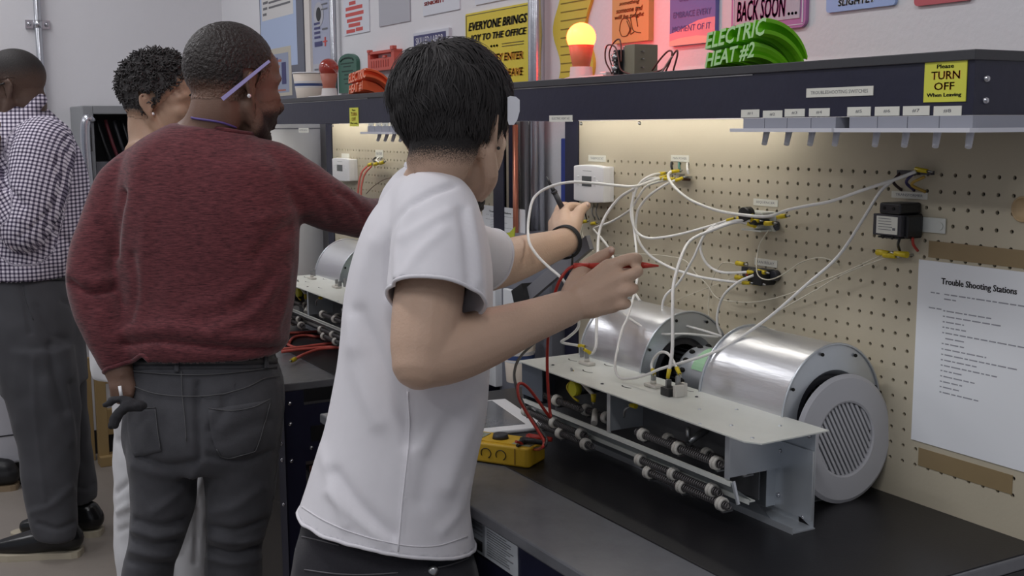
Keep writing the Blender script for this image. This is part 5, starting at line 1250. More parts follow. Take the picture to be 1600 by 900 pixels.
def skin_mat(name, col, warm=.12):
    m = mat(name, col, .48, nz=(9, .10), bump=(260, .10), spec=.35); b = m.node_tree.nodes['Principled BSDF']
    b.inputs['Subsurface Weight'].default_value = .06; b.inputs['Subsurface Radius'].default_value = (.012, .005, .003); return m
def hair_shell_mat(name, hair, skin, scale=900):
    """short hair: grain of skin shows through where the 'fade' value falls"""
    m = bpy.data.materials.new(name); m.use_nodes = True; N = NT(m)
    at = N.add('ShaderNodeAttribute', attribute_name='fade'); tc = N.add('ShaderNodeTexCoord'); t = N.add('ShaderNodeTexNoise'); t.inputs['Scale'].default_value = scale; t.inputs['Detail'].default_value = 2
    N.link(tc.outputs['Object'], t.inputs['Vector'])
    ad = N.add('ShaderNodeMath', operation='ADD'); N.link(at.outputs['Fac'], ad.inputs[0]); N.link(t.outputs['Fac'], ad.inputs[1])
    rp = N.add('ShaderNodeMapRange'); rp.inputs[1].default_value = .75; rp.inputs[2].default_value = 1.25; N.link(ad.outputs[0], rp.inputs[0])
    mx = N.add('ShaderNodeMix', data_type='RGBA'); N.link(rp.outputs[0], mx.inputs[0]); mx.inputs[6].default_value = skin; mx.inputs[7].default_value = hair; N.link(mx.outputs[2], N.b.inputs['Base Color'])
    N.b.inputs['Roughness'].default_value = .65; N.b.inputs['Specular IOR Level'].default_value = .3
    w2 = N.add('ShaderNodeTexNoise'); w2.inputs['Scale'].default_value = scale*.35; N.link(tc.outputs['Object'], w2.inputs['Vector'])
    bp = N.add('ShaderNodeBump'); bp.inputs['Strength'].default_value = .35; bp.inputs['Distance'].default_value = .004; N.link(w2.outputs['Fac'], bp.inputs['Height']); N.link(bp.outputs[0], N.b.inputs['Normal'])
    return m
def hair_cap(name, V, Fq, H, fade, lift, m, parent, bumpy=0):
    L_ = H.loc(V); f = fade(L_); k = f > -.25; V2, F2, u = keep(V, Fq, k); N = normals(V, Fq)[u]; ff = np.clip(f[u], 0, 1)
    V2 = V2+N*(lift*np.clip(f[u]*2.2, .08, 1)+.0006)[:, None]
    if bumpy: V2 = V2+N*np.array([bumpy*mnoise.noise(Vector((p*140)[:])) for p in V2])[:, None]
    return mesh_obj(name, V2, F2, m, parent, attrs={'fade': np.clip(f[u], -.25, 1)})
def lerp(a, b, t): return np.array(a, float)+(np.array(b, float)-np.array(a, float))*t
def fabric(name, col, scale=1400, amt=.10, rough=.85, bump=.12, big=None):
    m = mat(name, col, rough, nz=(big or 60, amt), bump=(scale, bump), spec=.2, sheen=.15); return m
def foot(mb, p, hd, L_=.27, wd=.048, h=.075):
    """shoe volume: heel point p on the floor, heading hd in degrees"""
    a = math.radians(hd); f = np.array([math.cos(a), math.sin(a), 0]); p = np.array(p, float)
    Pt = lambda t, z: p+f*L_*t+np.array([0, 0, z])
    limb(mb, [Pt(.10, .050), Pt(.35, .050), Pt(.62, .036), Pt(.90, .027)], [.046, .047, .043, .028], 5, 16); limb(mb, [Pt(.13, .075), Pt(.25, .085)], [.042, .040], 4, 14)
def sole(p, hd, L_=.275, wd=.046, t=.018):
    a = math.radians(hd); f = np.array([math.cos(a), math.sin(a), 0]); s_ = np.array([-f[1], f[0], 0]); P = []
    for u, w_ in ((-.02, .5), (.0, .75), (.06, .9), (.3, .82), (.55, .98), (.72, 1.02), (.88, .8), (.97, .45), (1.0, .0)): P.append((u*L_, w_*wd))
    P = P+[(u, -w_) for u, w_ in P[::-1] if w_ > 0]; return MB().prism(P, np.array(p)*np.array([1, 1, 0]), f, s_, (0, 0, 1), t)
# ================================================================== person in the white T-shirt
SKA = (.57, .39, .285, 1)
M_skA = skin_mat('light_brown_skin', SKA)
M_tee = fabric('white_cotton', C(214, 212, 216, 1.12), 1600, .03, .8, .06)
M_jeanA = fabric('charcoal_denim', C(50, 49, 54, .95), 900, .22, .85, .2, 300)
hipA = PX(606, 880, 1.80); pA = thing('person', 'man in white T-shirt with thick black hair, probing the nearer board with a red lead', 'person', (hipA[0], hipA[1], 0))
HA = Head(PX(707, 203, 1.75), 127, 12, -3, .93)
b = MB(); HA.build(b, 1.1, .85)
nb = PX(674, 296, 1.80)
limb(b, [HA.w(-.022, 0, .0), HA.w(-.030, 0, -.050), lerp(HA.w(-.03, 0, -.05), nb, .6), nb], [.052, .046, .046, .050])
# trunk and legs (under the clothes)
limb(b, [PX(672, 335, 1.80), PX(660, 400, 1.80), PX(645, 560, 1.80), PX(620, 700, 1.80), PX(606, 860, 1.80)], [.065, .085, .085, .085, .082])
shR, elR, wrR = PX(684, 362, 1.665), PX(656, 566, 1.60), PX(884, 482, 1.755)
limb(b, [PX(672, 352, 1.78), shR], [.050, .044])
limb(b, [shR, lerp(shR, elR, .5), lerp(shR, elR, .85), elR], [.045, .050, .046, .040])
limb(b, [elR, lerp(elR, wrR, .18), lerp(elR, wrR, .40), lerp(elR, wrR, .72), wrR], [.039, .046, .044, .034, .0285])
shL, elL, wrL = PX(660, 350, 1.90), PX(748, 424, 2.06), PX(884, 378, 2.38)
limb(b, [PX(672, 350, 1.80), shL, lerp(shL, elL, .5), elL], [.055, .046, .046, .042])
limb(b, [elL, lerp(elL, wrL, .2), lerp(elL, wrL, .45), lerp(elL, wrL, .8), wrL], [.041, .044, .0415, .033, .0295])
def finger(mb, pts, r): limb(mb, pts, r, 4, 12)
# right hand (back of the hand to the camera), fingers closing over the probe
Wd = 1.775
kn = [PX(951, 418, 1.785), PX(964, 437, 1.775), PX(965, 457, 1.772), PX(958, 476, 1.775)]
for k_, r_ in zip(kn, (.0145, .015, .0145, .0135)): limb(b, [lerp(wrR, k_, -.05), lerp(wrR, k_, .5), k_], [.020, .0185, r_], 4, 12)
limb(b, [lerp(wrR, kn[0], .35), lerp(wrR, kn[3], .55)], [.021, .020], 4, 12); limb(b, [lerp(kn[0], kn[1], .1), lerp(kn[2], kn[3], .8)], [.0135, .0125], 4, 12)
finger(b, [kn[0], PX(972, 408, 1.780), PX(992, 403, 1.788), PX(996, 407, 1.812), PX(985, 413, 1.826)], [.0118, .0100, .0094, .0080, .0070])
finger(b, [kn[1], PX(981, 431, 1.768), PX(995, 425, 1.772), PX(996, 423, 1.800), PX(984, 423, 1.820), PX(972, 428, 1.824)], [.0115, .0100, .0096, .0085, .0078, .0072])
finger(b, [kn[2], PX(977, 455, 1.764), PX(988, 452, 1.770), PX(989, 449, 1.800), PX(976, 446, 1.822), PX(964, 450, 1.824)], [.0108, .0095, .0090, .0082, .0075, .0070])
finger(b, [kn[3], PX(968, 477, 1.766), PX(977, 476, 1.772), PX(979, 473, 1.800), PX(967, 468, 1.818), PX(956, 467, 1.820)], [.0098, .0084, .0080, .0072, .0066, .0060])
finger(b, [lerp(wrR, PX(905, 440, 1.80), .5), PX(908, 428, 1.805), PX(926, 410, 1.822), PX(944, 399, 1.826), PX(955, 391, 1.820)], [.020, .0160, .0118, .0105, .0078])
# left hand pinching a connector under the thermostat
imc = PX(874, 333, 2.445)
knL = [PX(882, 336, 2.43), PX(871, 340, 2.445), PX(866, 349, 2.455), PX(866, 360, 2.455)]
for k_ in knL: limb(b, [lerp(wrL, k_, -.05), lerp(wrL, k_, .5), k_], [.024, .022, .0145], 4, 12)
limb(b, [lerp(wrL, knL[0], .5), lerp(wrL, knL[3], .6)], [.023, .022], 4, 12)
finger(b, [knL[0], PX(887, 325, 2.452), PX(900, 323, 2.468), PX(911, 326, 2.476)], [.0125, .0118, .0108, .0085])
finger(b, [knL[1], PX(877, 324, 2.470), PX(889, 324, 2.490), PX(900, 332, 2.492)], [.0125, .0118, .0100, .0082])
finger(b, [knL[2], PX(872, 336, 2.490), PX(884, 338, 2.505), PX(892, 348, 2.495)], [.012, .011, .0095, .008])
finger(b, [knL[3], PX(874, 352, 2.480), PX(886, 354, 2.490), PX(892, 360, 2.475)], [.0105, .0095, .0085, .0072])
finger(b, [lerp(wrL, PX(900, 350, 2.41), .35), PX(900, 345, 2.415), PX(906, 330, 2.425), PX(917, 321, 2.440)], [.020, .0155, .0130, .0095])
footA = [np.array([hipA[0]-.10, hipA[1]-.02, 0]), np.array([hipA[0]+.10, hipA[1]-.10, 0])]
for p_, sx in zip(footA, (-.085, .085)):
    limb(b, [hipA+np.array([sx*.6, 0, -.06]), np.array([hipA[0]+sx*1.1, hipA[1]+.03, .47]), p_+np.array([0, 0, .07])], [.055, .05, .035])
    limb(b, [p_+np.array([0, 0, .06]), p_+np.array([-.03, .13, .03])], [.036, .028])
VA, FA = fuse(b, .0033, 3)
bodyA = mesh_obj('body', VA, FA, M_skA, pA)
HA.eyes(pA)
skA = Skin(VA, FA)
# fingernails
for (x, y, d, sx) in ((957, 391, 1.812, .0045),):
    obj('thumb_nail', MB().sphere(PX(x-2, y+.5, d), .006, 10, 0, (1, .6, .8)), mat('fingernail', (.62, .44, .36, 1), .3), pA)
obj('thumb_nail', MB().sphere(PX(917, 320, 2.430), .0065, 10, 0, (1, .6, .8)), MATS['fingernail'], pA)
# T-shirt
t = MB()
loft(t, [(650, 268, 716, 290, 1.80, .062), (634, 272, 728, 294, 1.80, .085), (606, 302, 744, 312, 1.80, .125), (575, 342, 756, 344, 1.80, .150), (555, 392, 765, 390, 1.80, .142), (542, 450, 770, 448, 1.80, .138),
         (535, 520, 769, 520, 1.80, .134), (523, 600, 764, 600, 1.80, .134), (509, 665, 757, 665, 1.80, .136), (490, 722, 745, 722, 1.80, .140), (474, 775, 735, 780, 1.80, .146), (465, 806, 738, 826, 1.80, .150), (458, 850, 748, 885, 1.80, .150)], e=2.2)
hc = PX(681, 474, 1.612); a0, a1 = PX(684, 395, 1.650), hc; dd = a1-a0; dd /= np.linalg.norm(dd); tilt_ = dd-.10*RW[0]; tilt_ /= np.linalg.norm(tilt_)
Sl = spline([np.r_[p, r] for p, r in zip([PX(668, 325, 1.76), PX(680, 338, 1.70), PX(684, 395, 1.650), hc], (.060, .066, .069, .072))], 8)
q_ = MB().tube(Sl[:, :3], Sl[:, 3], 28)
Vq = np.array(q_.v); n_s = len(Sl)*28
for h_ in (0, n_s):      # slant the last ring to the hem plane
    for k in range(28):
        i_ = h_+(len(Sl)-1)*28+k; dq = (Vq[i_]-hc) @ tilt_; Vq[i_] -= dd*dq/(dd @ tilt_)
t.add(Vq, q_.f)
limb(t, [PX(662, 316, 1.84), PX(655, 340, 1.90), PX(712, 388, 2.0), PX(757, 404, 2.055), PX(790, 408, 2.10)], [.065, .066, .062, .056, .054], 6, 24)
VT, FT = fuse(t, .0055, 6)
VT = crease(VT, FT, [([(712, 288), (668, 304), (630, 330), (612, 362), (607, 410), (607, 458)], 5, -.007), ([(640, 330), (622, 372), (618, 430)], 10, .004),
                     ([(638, 610), (640, 680), (634, 740), (628, 800), (622, 868)], 2.5, .0022), ([(562, 490), (592, 560), (625, 640), (636, 690)], 13, -.006), ([(548, 500), (560, 580), (590, 660)], 14, .005),
                     ([(522, 740), (560, 790), (612, 836)], 11, -.006), ([(515, 770), (560, 812), (600, 845)], 9, .004), ([(744, 640), (720, 700), (700, 760)], 14, .006), ([(700, 650), (672, 720), (660, 780)], 16, -.006),
                     ([(730, 760), (716, 800), (690, 830)], 9, .004), ([(500, 700), (520, 760), (540, 820)], 9, .004), ([(735, 330), (745, 380), (750, 440)], 6, .004), ([(722, 330), (730, 390), (735, 450)], 7, -.004),
                     ([(700, 330), (660, 352), (630, 372)], 8, .003), ([(692, 360), (650, 400), (625, 440)], 9, .003), ([(580, 380), (560, 450), (556, 540)], 16, .004), ([(758, 590), (700, 640), (665, 700)], 12, .005)])
VT = ripple(VT, FT, .0022, 9, 3, (1, 1, .7))
pp = projv(VT); P0, P1, P2 = PX(466, 798, 1.80), PX(738, 857, 1.80), PX(650, 876, 1.66)
nh = np.cross(P1-P0, P2-P0); nh *= np.sign(nh[2]); nh /= np.linalg.norm(nh); ok = (VT-P0) @ nh > 0
# open the sleeves at their hems
NT_ = normals(VT, FT); rad_ = np.linalg.norm((VT-hc)-np.outer((VT-hc) @ dd, dd), axis=1)
fwd = (np.abs((VT-hc) @ tilt_) < .012) & (NT_ @ tilt_ > .55) & (rad_ < .071)
h2 = PX(766, 404, 2.068); d2 = PX(790, 408, 2.10)-PX(712, 388, 2.0); d2 /= np.linalg.norm(d2)
fwd2 = ((VT-h2) @ d2 > 0) & (((VT-CAM) @ RW[2]) > 1.98)
neckc = PX(681, 274, 1.80); nn = np.array([0, 0, 1.])+.42*RW[0]*np.array([1, 1, 0]); nn /= np.linalg.norm(nn)
ngap = ((VT-neckc) @ nn > -.002) & (np.linalg.norm(VT-neckc, axis=1) < .095)
VS, FS, _ = keep(VT, FT, ok & ~fwd & ~fwd2 & ~ngap)
tee = mesh_obj('t_shirt', VS, FS, M_tee, pA); md = tee.modifiers.new('solid', 'SOLIDIFY'); md.thickness = .0025; md.offset = -1
sk = Skin(VS, FS)
def edge_tube(V, Fq, sel, r, name, m, parent):
    """rolled hem along an open border"""
    from collections import defaultdict
    cnt = defaultdict(int)
    for f in Fq:
        for a, b_ in zip(f, np.roll(f, -1)): cnt[(min(a, b_), max(a, b_))] += 1
    adj = defaultdict(list)
    for (a, b_), c in cnt.items():
        if c == 1 and sel[a] and sel[b_]: adj[a].append(b_); adj[b_].append(a)
    seen = set(); mb = MB(); best_ = None
    for s0 in list(adj):
        if s0 in seen or len(adj[s0]) == 0: continue
        path = [s0]; seen.add(s0)
        while True:
            nx = [q for q in adj[path[-1]] if q not in seen]
            if not nx: break
            path.append(nx[0]); seen.add(nx[0])
        if len(path) > 12 and (best_ is None or len(path) > best_):
            best_ = len(path); mb = MB()
            P = V[path].copy(); closed = path[0] in adj[path[-1]]
            for _ in range(8): 
                Q = (np.roll(P, 1, 0)+np.roll(P, -1, 0))/2
                if not closed: Q[0], Q[-1] = P[0], P[-1]
                P = P*.4+Q*.6
            mb.tube(P[::2], r, 8, closed=closed)
    return obj(name, mb, m, parent) if mb.v else None
edge_tube(VS, FS, np.linalg.norm(VS-neckc, axis=1) < .14, .0065, 'collar', M_tee, tee)
edge_tube(VS, FS, np.abs((VS-P0) @ nh) < .03, .0028, 'bottom_hem', M_tee, tee)
edge_tube(VS, FS, np.linalg.norm(VS-h2, axis=1) < .09, .003, 'sleeve_hem', M_tee, tee)
edge_tube(VS, FS, (np.linalg.norm(VS-hc, axis=1) < .12) & (np.abs((VS-hc) @ tilt_) < .016), .0028, 'sleeve_hem', M_tee, tee)
obj('hem_stitch', sk.line([(610, 452), (640, 449), (690, 452), (736, 470)], .0009), M_tee, tee)
obj('hem_stitch', sk.line([(472, 792), (510, 815), (560, 835), (625, 851), (680, 853), (730, 838)], .0010), M_tee, tee)
obj('side_seam', sk.line([(637, 612), (640, 660), (637, 710), (630, 770), (622, 862)], .0013), M_tee, tee)
# jeans
j = MB()
loft(j, [(476, 770, 720, 800, 1.80, .118), (470, 820, 730, 840, 1.80, .128), (458, 880, 746, 890, 1.80, .134), (452, 960, 752, 960, 1.80, .132), (455, 1040, 750, 1040, 1.80, .120)], e=2.3)
for p_, sx in zip(footA, (-.085, .085)):
    limb(j, [hipA+np.array([sx, 0, -.05]), np.array([hipA[0]+sx*1.1, hipA[1]+.03, .47]), p_+np.array([0, 0, .11])], [.095, .072, .056])
VJ, FJ = fuse(j, .008, 4); VJ = ripple(VJ, FJ, .004, 12, 5)
jeA = mesh_obj('jeans', VJ, FJ, M_jeanA, pA); skJ = Skin(VJ, FJ)
M_stA = mat('grey_stitch', C(110, 108, 112, .8), .7)
obj('stitch', skJ.line([(472, 838), (490, 842), (530, 852)], .0011), M_stA, jeA); obj('stitch', skJ.line([(476, 890), (520, 896), (566, 898), (622, 895)], .0011), M_stA, jeA)
obj('stitch', skJ.line([(684, 887), (705, 882), (732, 872)], .0011), M_stA, jeA)
bp_ = skJ.at(676, 893, .001); obj('metal_button', MB().lathe([(0, .003), (.003, .0035), (.0075, .002), (.008, 0)], bp_, ray(676, 893)*-1, 16), M_tin, jeA)
for p_, hd in zip(footA, (95, 85)):
    s_ = MB(); foot(s_, p_-np.array([0, .06, 0]), hd); V_, F_ = fuse(s_, .007, 2); mesh_obj('shoe', V_, F_, M_black, pA)
# hair: dark cap plus many tapered strands combed away from the crown
M_hairA = mat('black_hair', (.036, .033, .033, 1), .6, spec=.3)
def scalpA(L_):
    """fade value: >0 inside the hairline"""
    x, y, z = L_[:, 0], L_[:, 1], L_[:, 2]
    line = np.where(x < -.03, -.080, np.where(x < .03, -.080+(x+.03)*1.65, .018+(x-.03)*.9)); side = np.clip((np.abs(y)-.045)/.03, 0, 1)
    return np.clip((z-line-.012*side*(x > -.05))/.045, -1, 1)*1.0-2*((x > .075) & (z < .075))
M_fadeA = hair_shell_mat('nape_fade', (.016, .014, .014, 1), SKA, 700)
hairA = hair_cap('hair', VA, FA, HA, lambda L_: np.where((np.linalg.norm(L_-np.array([0, 0, .04]), axis=1) < .14) & (np.abs(L_[:, 1]) < .082) & ~((np.abs(L_[:, 1]) > .068) & (np.abs(L_[:, 0]) < .035) & (L_[:, 2] < .035)), scalpA(L_), -1), .006, M_fadeA, pA)
rs = np.random.RandomState(4); crown = np.array([-.055, .005, .118]); N_ST = 11000
strands = MB(); V_all = []; F_all = []; nv = 0; SEG = 7
cr, ce_ = np.array([.099, .079, .090]), np.array([-.006, 0, .044])
cand = rs.normal(size=(60000, 3)); cand /= np.linalg.norm(cand, axis=1)[:, None]; roots = ce_+cand*cr; fv = scalpA(roots)
roots = ce_+cand*cr*(1+np.array([.085, .125, .02])*np.clip((roots[:, 2:3]+.012)/.05, 0, 1))
ok_ = (fv > .25) & (roots[:, 2] > -.060); roots = roots[ok_][:N_ST]; fv = fv[ok_][:N_ST]
for k in range(len(roots)):
    p = roots[k].copy(); n = (p-ce_)/cr**2; n /= np.linalg.norm(n)
    d = p-crown; d -= n*(d @ n); dl = np.linalg.norm(d); d = d/max(dl, 1e-6)
    top = np.clip((p[2]-.045)/.06, 0, 1); Ln = .010+.028*fv[k]*np.clip((p[2]+.05)/.05, .2, 1)+.030*top; Ln *= rs.uniform(.75, 1.2)
    d = d+rs.normal(size=3)*.22+np.array([0, 0, -.25]); d -= n*(d @ n); d /= np.linalg.norm(d)
    lift0 = (.85+.8*top if dl > .02 else 1.3)*rs.uniform(.8, 1.25)
    wv_ = np.cross(n, d); ph = rs.uniform(0, 6.28); q = p-n*.001; dirv = d+n*lift0; dirv /= np.linalg.norm(dirv); pts = [q]
    clump = np.array([mnoise.noise(Vector((p*38+s_)[:])) for s_ in (0, 7)])
    for i in range(SEG-1):
        dirv = dirv+(-n*.20*lift0+np.array([0, 0, -.10]))+wv_*(.10*math.sin(ph+i)+.22*clump[0]); dirv /= np.linalg.norm(dirv)
        q = q+dirv*Ln/(SEG-1)*(1+.45*clump[1]); e_ = (q-ce_)/cr; rr = np.linalg.norm(e_)
        if rr < 1.03: q = ce_+(q-ce_)*1.03/rr
        pts.append(q)
    P = np.array(pts); P = HA.o+HA.k*(P @ HA.M); wdir = wv_ @ HA.M; nd = n @ HA.M; wd = .00125*rs.uniform(.7, 1.4)
    for i in range(SEG):
        tp = 1-.75*(i/(SEG-1))**1.5
        V_all += [P[i]-wdir*wd*tp, P[i]+wdir*wd*tp*.6+nd*wd*.8*tp, P[i]+wdir*wd*tp]
    for i in range(SEG-1):
        a = nv+i*3; F_all += [(a, a+1, a+4, a+3), (a+1, a+2, a+5, a+4)]
    nv += SEG*3
ho = mesh_obj('hair_strands', np.array(V_all), np.array(F_all), M_hairA, pA); ho['kind'] = 'stuff'
# solid hair volume beneath the strands
hv = MB(); HA.ell(hv, (-.012, 0, .050), (.108, .088, .088), 40); Vh, Fh = fuse(hv, .005, 1); Lh = HA.loc(Vh)
kk = (Lh[:, 2] > np.where(Lh[:, 0] > 0, .025+Lh[:, 0]*.9, -.012+np.clip((Lh[:, 0]+.05), -.05, .06)*.5)); Vh, Fh, _ = keep(Vh, Fh, kk); Vh = ripple(Vh, Fh, .004, 60, 2)
mesh_obj('hair_mass', Vh, Fh, M_hairA, pA)
# goatee, ear ring hole, spectacles lens, bracelet
gm_ = MB(); HA.ell(gm_, (.074, -.002, -.110), (.026, .024, .018)); Vg, Fg = fuse(gm_, .003, 1); Vg = ripple(Vg, Fg, .004, 180, 1); mesh_obj('goatee', Vg, Fg, M_hairA, pA)
ob_ = MB().sphere(HA.w(.002, -.0825, -.034), .0028, 10); obj('ear_stud', ob_, M_black, pA)
M_lens = mat('glare_white_lens', C(225, 226, 232, 1.0), .25, spec=.6)  # opaque white painted in for the glare on a clear lens
lp = [(793, 152), (797, 150), (806, 151), (812, 156), (812, 174), (808, 188), (803, 195), (795, 195), (793, 188)]
L0 = [PX(x, y, 1.70) for x, y in lp]; L1 = [p+ray(800, 170)*.004 for p in L0]; m = len(L0)
gl = thing('safety_glasses', 'pale safety glasses lens beside the temple of the black haired man', 'glasses', tuple(PX(800, 195, 1.70))) if False else None
lm = MB().add(L0+L1, [tuple(range(m)), tuple(range(m, 2*m))[::-1]]+[(k, m+k, m+(k+1) % m, (k+1) % m) for k in range(m)]); gla = obj('glasses_lens', lm, M_lens, pA)
obj('glasses_arm', MB().tube(spline([PX(796, 168, 1.705), HA.w(.055, -.076, .020), HA.w(.005, -.083, .030)], 5), .0022, 6), M_lens, pA)
fw = wrL-elL; fw /= np.linalg.norm(fw)
c_ = lerp(elL, wrL, .985); uu = np.cross(fw, [0, 0, 1]); uu /= np.linalg.norm(uu); vv = np.cross(uu, fw)
M_band = mat('black_cord', (.012, .012, .014, 1), .6)
for o_, tl in ((-.004, .25), (.004, .1), (.010, -.1)):
    obj('bracelet_cord', MB().tube([c_+fw*(o_+.012*tl*math.cos(a))+(uu*math.cos(a)+vv*math.sin(a))*.0335 for a in np.linspace(0, 2*PI, 40, endpoint=False)], .0022, 6, closed=True), M_band, pA)
# the probes he holds
M_redp = mat('red_probe', C(196, 62, 48, .9), .38)
q0, q1, q2 = PX(896, 416, 1.800), PX(992, 414, 1.806), PX(1029, 415.5, 1.808)
pr_ = thing('test_probe', 'red test probe held in the right hand of the white T-shirt man', 'test probe', tuple(q1))
obj('handle', MB().cyl(q0, lerp(q0, q1, .25), .0052, .0050, 12).cyl(lerp(q0, q1, .25), q1, .0046, .0050, 12).cyl(q1, lerp(q1, q2, .18), .0070, .0066, 14).cyl(lerp(q1, q2, .18), lerp(q1, q2, .25), .0050, .0056, 14).cyl(lerp(q1, q2, .25), q2, .0056, .0016, 14), M_redp, pr_)
lead([q0, PX(886, 422, 1.80), PX(876, 436, 1.80), PX(868, 455, 1.81), PX(862, 480, 1.83), PX(857, 520, 1.88), PX(855, 560, 1.93), PX(856, 600, 1.945), PX(859, 640, 1.945), PX(860, 652, 1.94), PX(854, 645, 1.93), PX(840, 625, 1.92), PX(826, 607, 1.91), PX(815, 599, 1.90), PX(809, 604, 1.89), PX(812, 625, 1.87), PX(826, 650, 1.85), PX(840, 672, 1.84), PX(850, 690, 1.83), PX(846, 700, 1.83), pk((835, 702, BZ+.030)), pk((815, 693, BZ+.040)), pk((806, 690, BZ+.046))], 'red multimeter lead hanging from the red probe and looping on the bench', M_red, .0026)
b0, b1, b2 = PX(880, 328, 2.445), PX(862, 292, 2.43), PX(853.5, 276, 2.425)
pr2 = thing('test_probe', 'black test probe held upright in the left hand below the thermostat', 'test probe', tuple(b0))
obj('handle', MB().cyl(b0, lerp(b0, b1, .75), .0064, .0056, 12).cyl(lerp(b0, b1, .75), lerp(b0, b1, .83), .0072, .0066, 12).cyl(lerp(b0, b1, .83), b1, .0050, .0042, 12).cyl(b1, b2, .0042, .0016, 10), M_dgrey, pr2)
lead([PX(884, 340, 2.47), PX(893, 380, 2.45), PX(893, 420, 2.38), PX(880, 470, 2.3), PX(850, 520, 2.22), PX(815, 555, 2.1), PX(804, 580, 2.02), PX(807, 605, 1.93), PX(822, 640, 1.87), PX(840, 668, 1.845), PX(853, 685, 1.835), PX(850, 698, 1.83), pk((832, 701, BZ+.024)), pk((808, 696, BZ+.040))], 'black multimeter lead running from behind the left hand down to the meter', M_black, .0026)

# ================================================================== person in the burgundy sweater
SKB = (.185, .108, .078, 1); M_skB = skin_mat('deep_brown_skin', SKB)
def heather(name, a, b_, rough=.9):
    m = bpy.data.materials.new(name); m.use_nodes = True; N = NT(m)
    tc = N.add('ShaderNodeTexCoord'); mp = N.add('ShaderNodeMapping'); mp.inputs['Scale'].default_value = (55, 55, 420); N.link(tc.outputs['Object'], mp.inputs[0])
    t = N.add('ShaderNodeTexNoise'); t.inputs['Scale'].default_value = 1; t.inputs['Detail'].default_value = 4; t.inputs['Roughness'].default_value = .7; N.link(mp.outputs[0], t.inputs['Vector'])
    r = N.add('ShaderNodeMapRange'); r.inputs[1].default_value = .34; r.inputs[2].default_value = .66; N.link(t.outputs['Fac'], r.inputs[0])
    mx = N.add('ShaderNodeMix', data_type='RGBA'); N.link(r.outputs[0], mx.inputs[0]); mx.inputs[6].default_value = a; mx.inputs[7].default_value = b_; N.link(mx.outputs[2], N.b.inputs['Base Color'])
    N.b.inputs['Roughness'].default_value = rough; N.b.inputs['Specular IOR Level'].default_value = .15; N.b.inputs['Sheen Weight'].default_value = .25; N.b.inputs['Sheen Roughness'].default_value = .5
    bp = N.add('ShaderNodeBump'); bp.inputs['Strength'].default_value = .15; bp.inputs['Distance'].default_value = .004; N.link(t.outputs['Fac'], bp.inputs['Height']); N.link(bp.outputs[0], N.b.inputs['Normal']); return m
M_swt = heather('burgundy_heather_knit', C(66, 33, 38, 1.0), C(116, 62, 66, 1.0))
M_jeanB = fabric('faded_black_denim', C(76, 76, 80, 1.0), 800, .28, .85, .22, 22)
hipB = PX(320, 600, 2.5); pB = thing('person', 'man in burgundy heather sweater and dark jeans seen from behind, earring in right ear', 'person', (hipB[0], hipB[1], 0))
HB = Head(PX(361, 139, 2.5), 110, 6, 0, 1.04)
b = MB(); HB.build(b, 1.06, 1.0); nB = PX(326, 214, 2.5)
limb(b, [HB.w(-.022, 0, .0), HB.w(-.030, 0, -.050), lerp(HB.w(-.03, 0, -.05), nB, .65), nB], [.062, .060, .062, .075])
limb(b, [PX(324, 250, 2.5), PX(324, 330, 2.5), PX(318, 450, 2.5), PX(318, 560, 2.5), PX(320, 625, 2.5)], [.09, .10, .10, .10, .095])
sL, eL_, wL_ = PX(190, 290, 2.49), PX(141, 436, 2.43), PX(187, 582, 2.40)
limb(b, [PX(300, 262, 2.5), sL], [.06, .05]); limb(b, [sL, lerp(sL, eL_, .5), eL_], [.05, .046, .04]); limb(b, [eL_, lerp(eL_, wL_, .3), wL_], [.040, .042, .030])
sR, eR_, wR_ = PX(450, 282, 2.52), PX(560, 340, 2.66), PX(628, 340, 2.95)
limb(b, [PX(350, 262, 2.5), sR], [.06, .05]); limb(b, [sR, lerp(sR, eR_, .5), eR_], [.05, .046, .04]); limb(b, [eR_, lerp(eR_, wR_, .3), wR_], [.040, .042, .030])
# left hand hanging, fingers down
kb = [PX(180, 604, 2.385), PX(188, 606, 2.385), PX(196, 606, 2.39), PX(203, 604, 2.395)]
for k_ in kb: limb(b, [wL_, k_], [.026, .015], 4, 12)
for k_, (dx, dy), r_ in zip(kb, ((-2, 18), (-1, 21), (0, 20), (1, 17)), (.011, .012, .0115, .010)):
    x_, y_, _d = projv([k_])[0]; finger(b, [k_, PX(x_+dx*.5, y_+dy*.6, 2.385), PX(x_+dx, y_+dy, 2.40)], [r_, r_*.9, r_*.75])
finger(b, [lerp(wL_, kb[3], .4), PX(206, 604, 2.43), PX(208, 620, 2.45)], [.016, .013, .009])
kR = [lerp(wR_, PX(640, 338, 3.04), 1)+np.array([0, 0, .018*i-.03]) for i in range(4)]
for k_ in kR: limb(b, [wR_, k_], [.024, .014], 4, 12); finger(b, [k_, k_+np.array([-.03, .03, 0]), k_+np.array([-.045, .05, -.015])], [.011, .010, .008])
finger(b, [lerp(wR_, kR[3], .4), wR_+np.array([.01, .03, .05]), wR_+np.array([-.01, .06, .06])], [.016, .013, .009])
ftB = [np.array([hipB[0]-.13, hipB[1]-.10, 0]), np.array([hipB[0]+.10, hipB[1]+.08, 0])]
knB = [PX(246, 838, 2.46), PX(368, 838, 2.50)]; anB = [PX(236, 1180, 2.45), PX(372, 1180, 2.52)]
for q0, q1, q_ in zip(knB, anB, (PX(256, 700, 2.48), PX(374, 700, 2.50))): limb(b, [lerp(hipB, q_, .35), q_, q0, q1, q1+np.array([0, 0, -.06])], [.06, .056, .034, .030, .030])
VB, FB = fuse(b, .0048, 4); mesh_obj('body', VB, FB, M_skB, pB); HB.eyes(pB); skB = Skin(VB, FB)
t = MB()
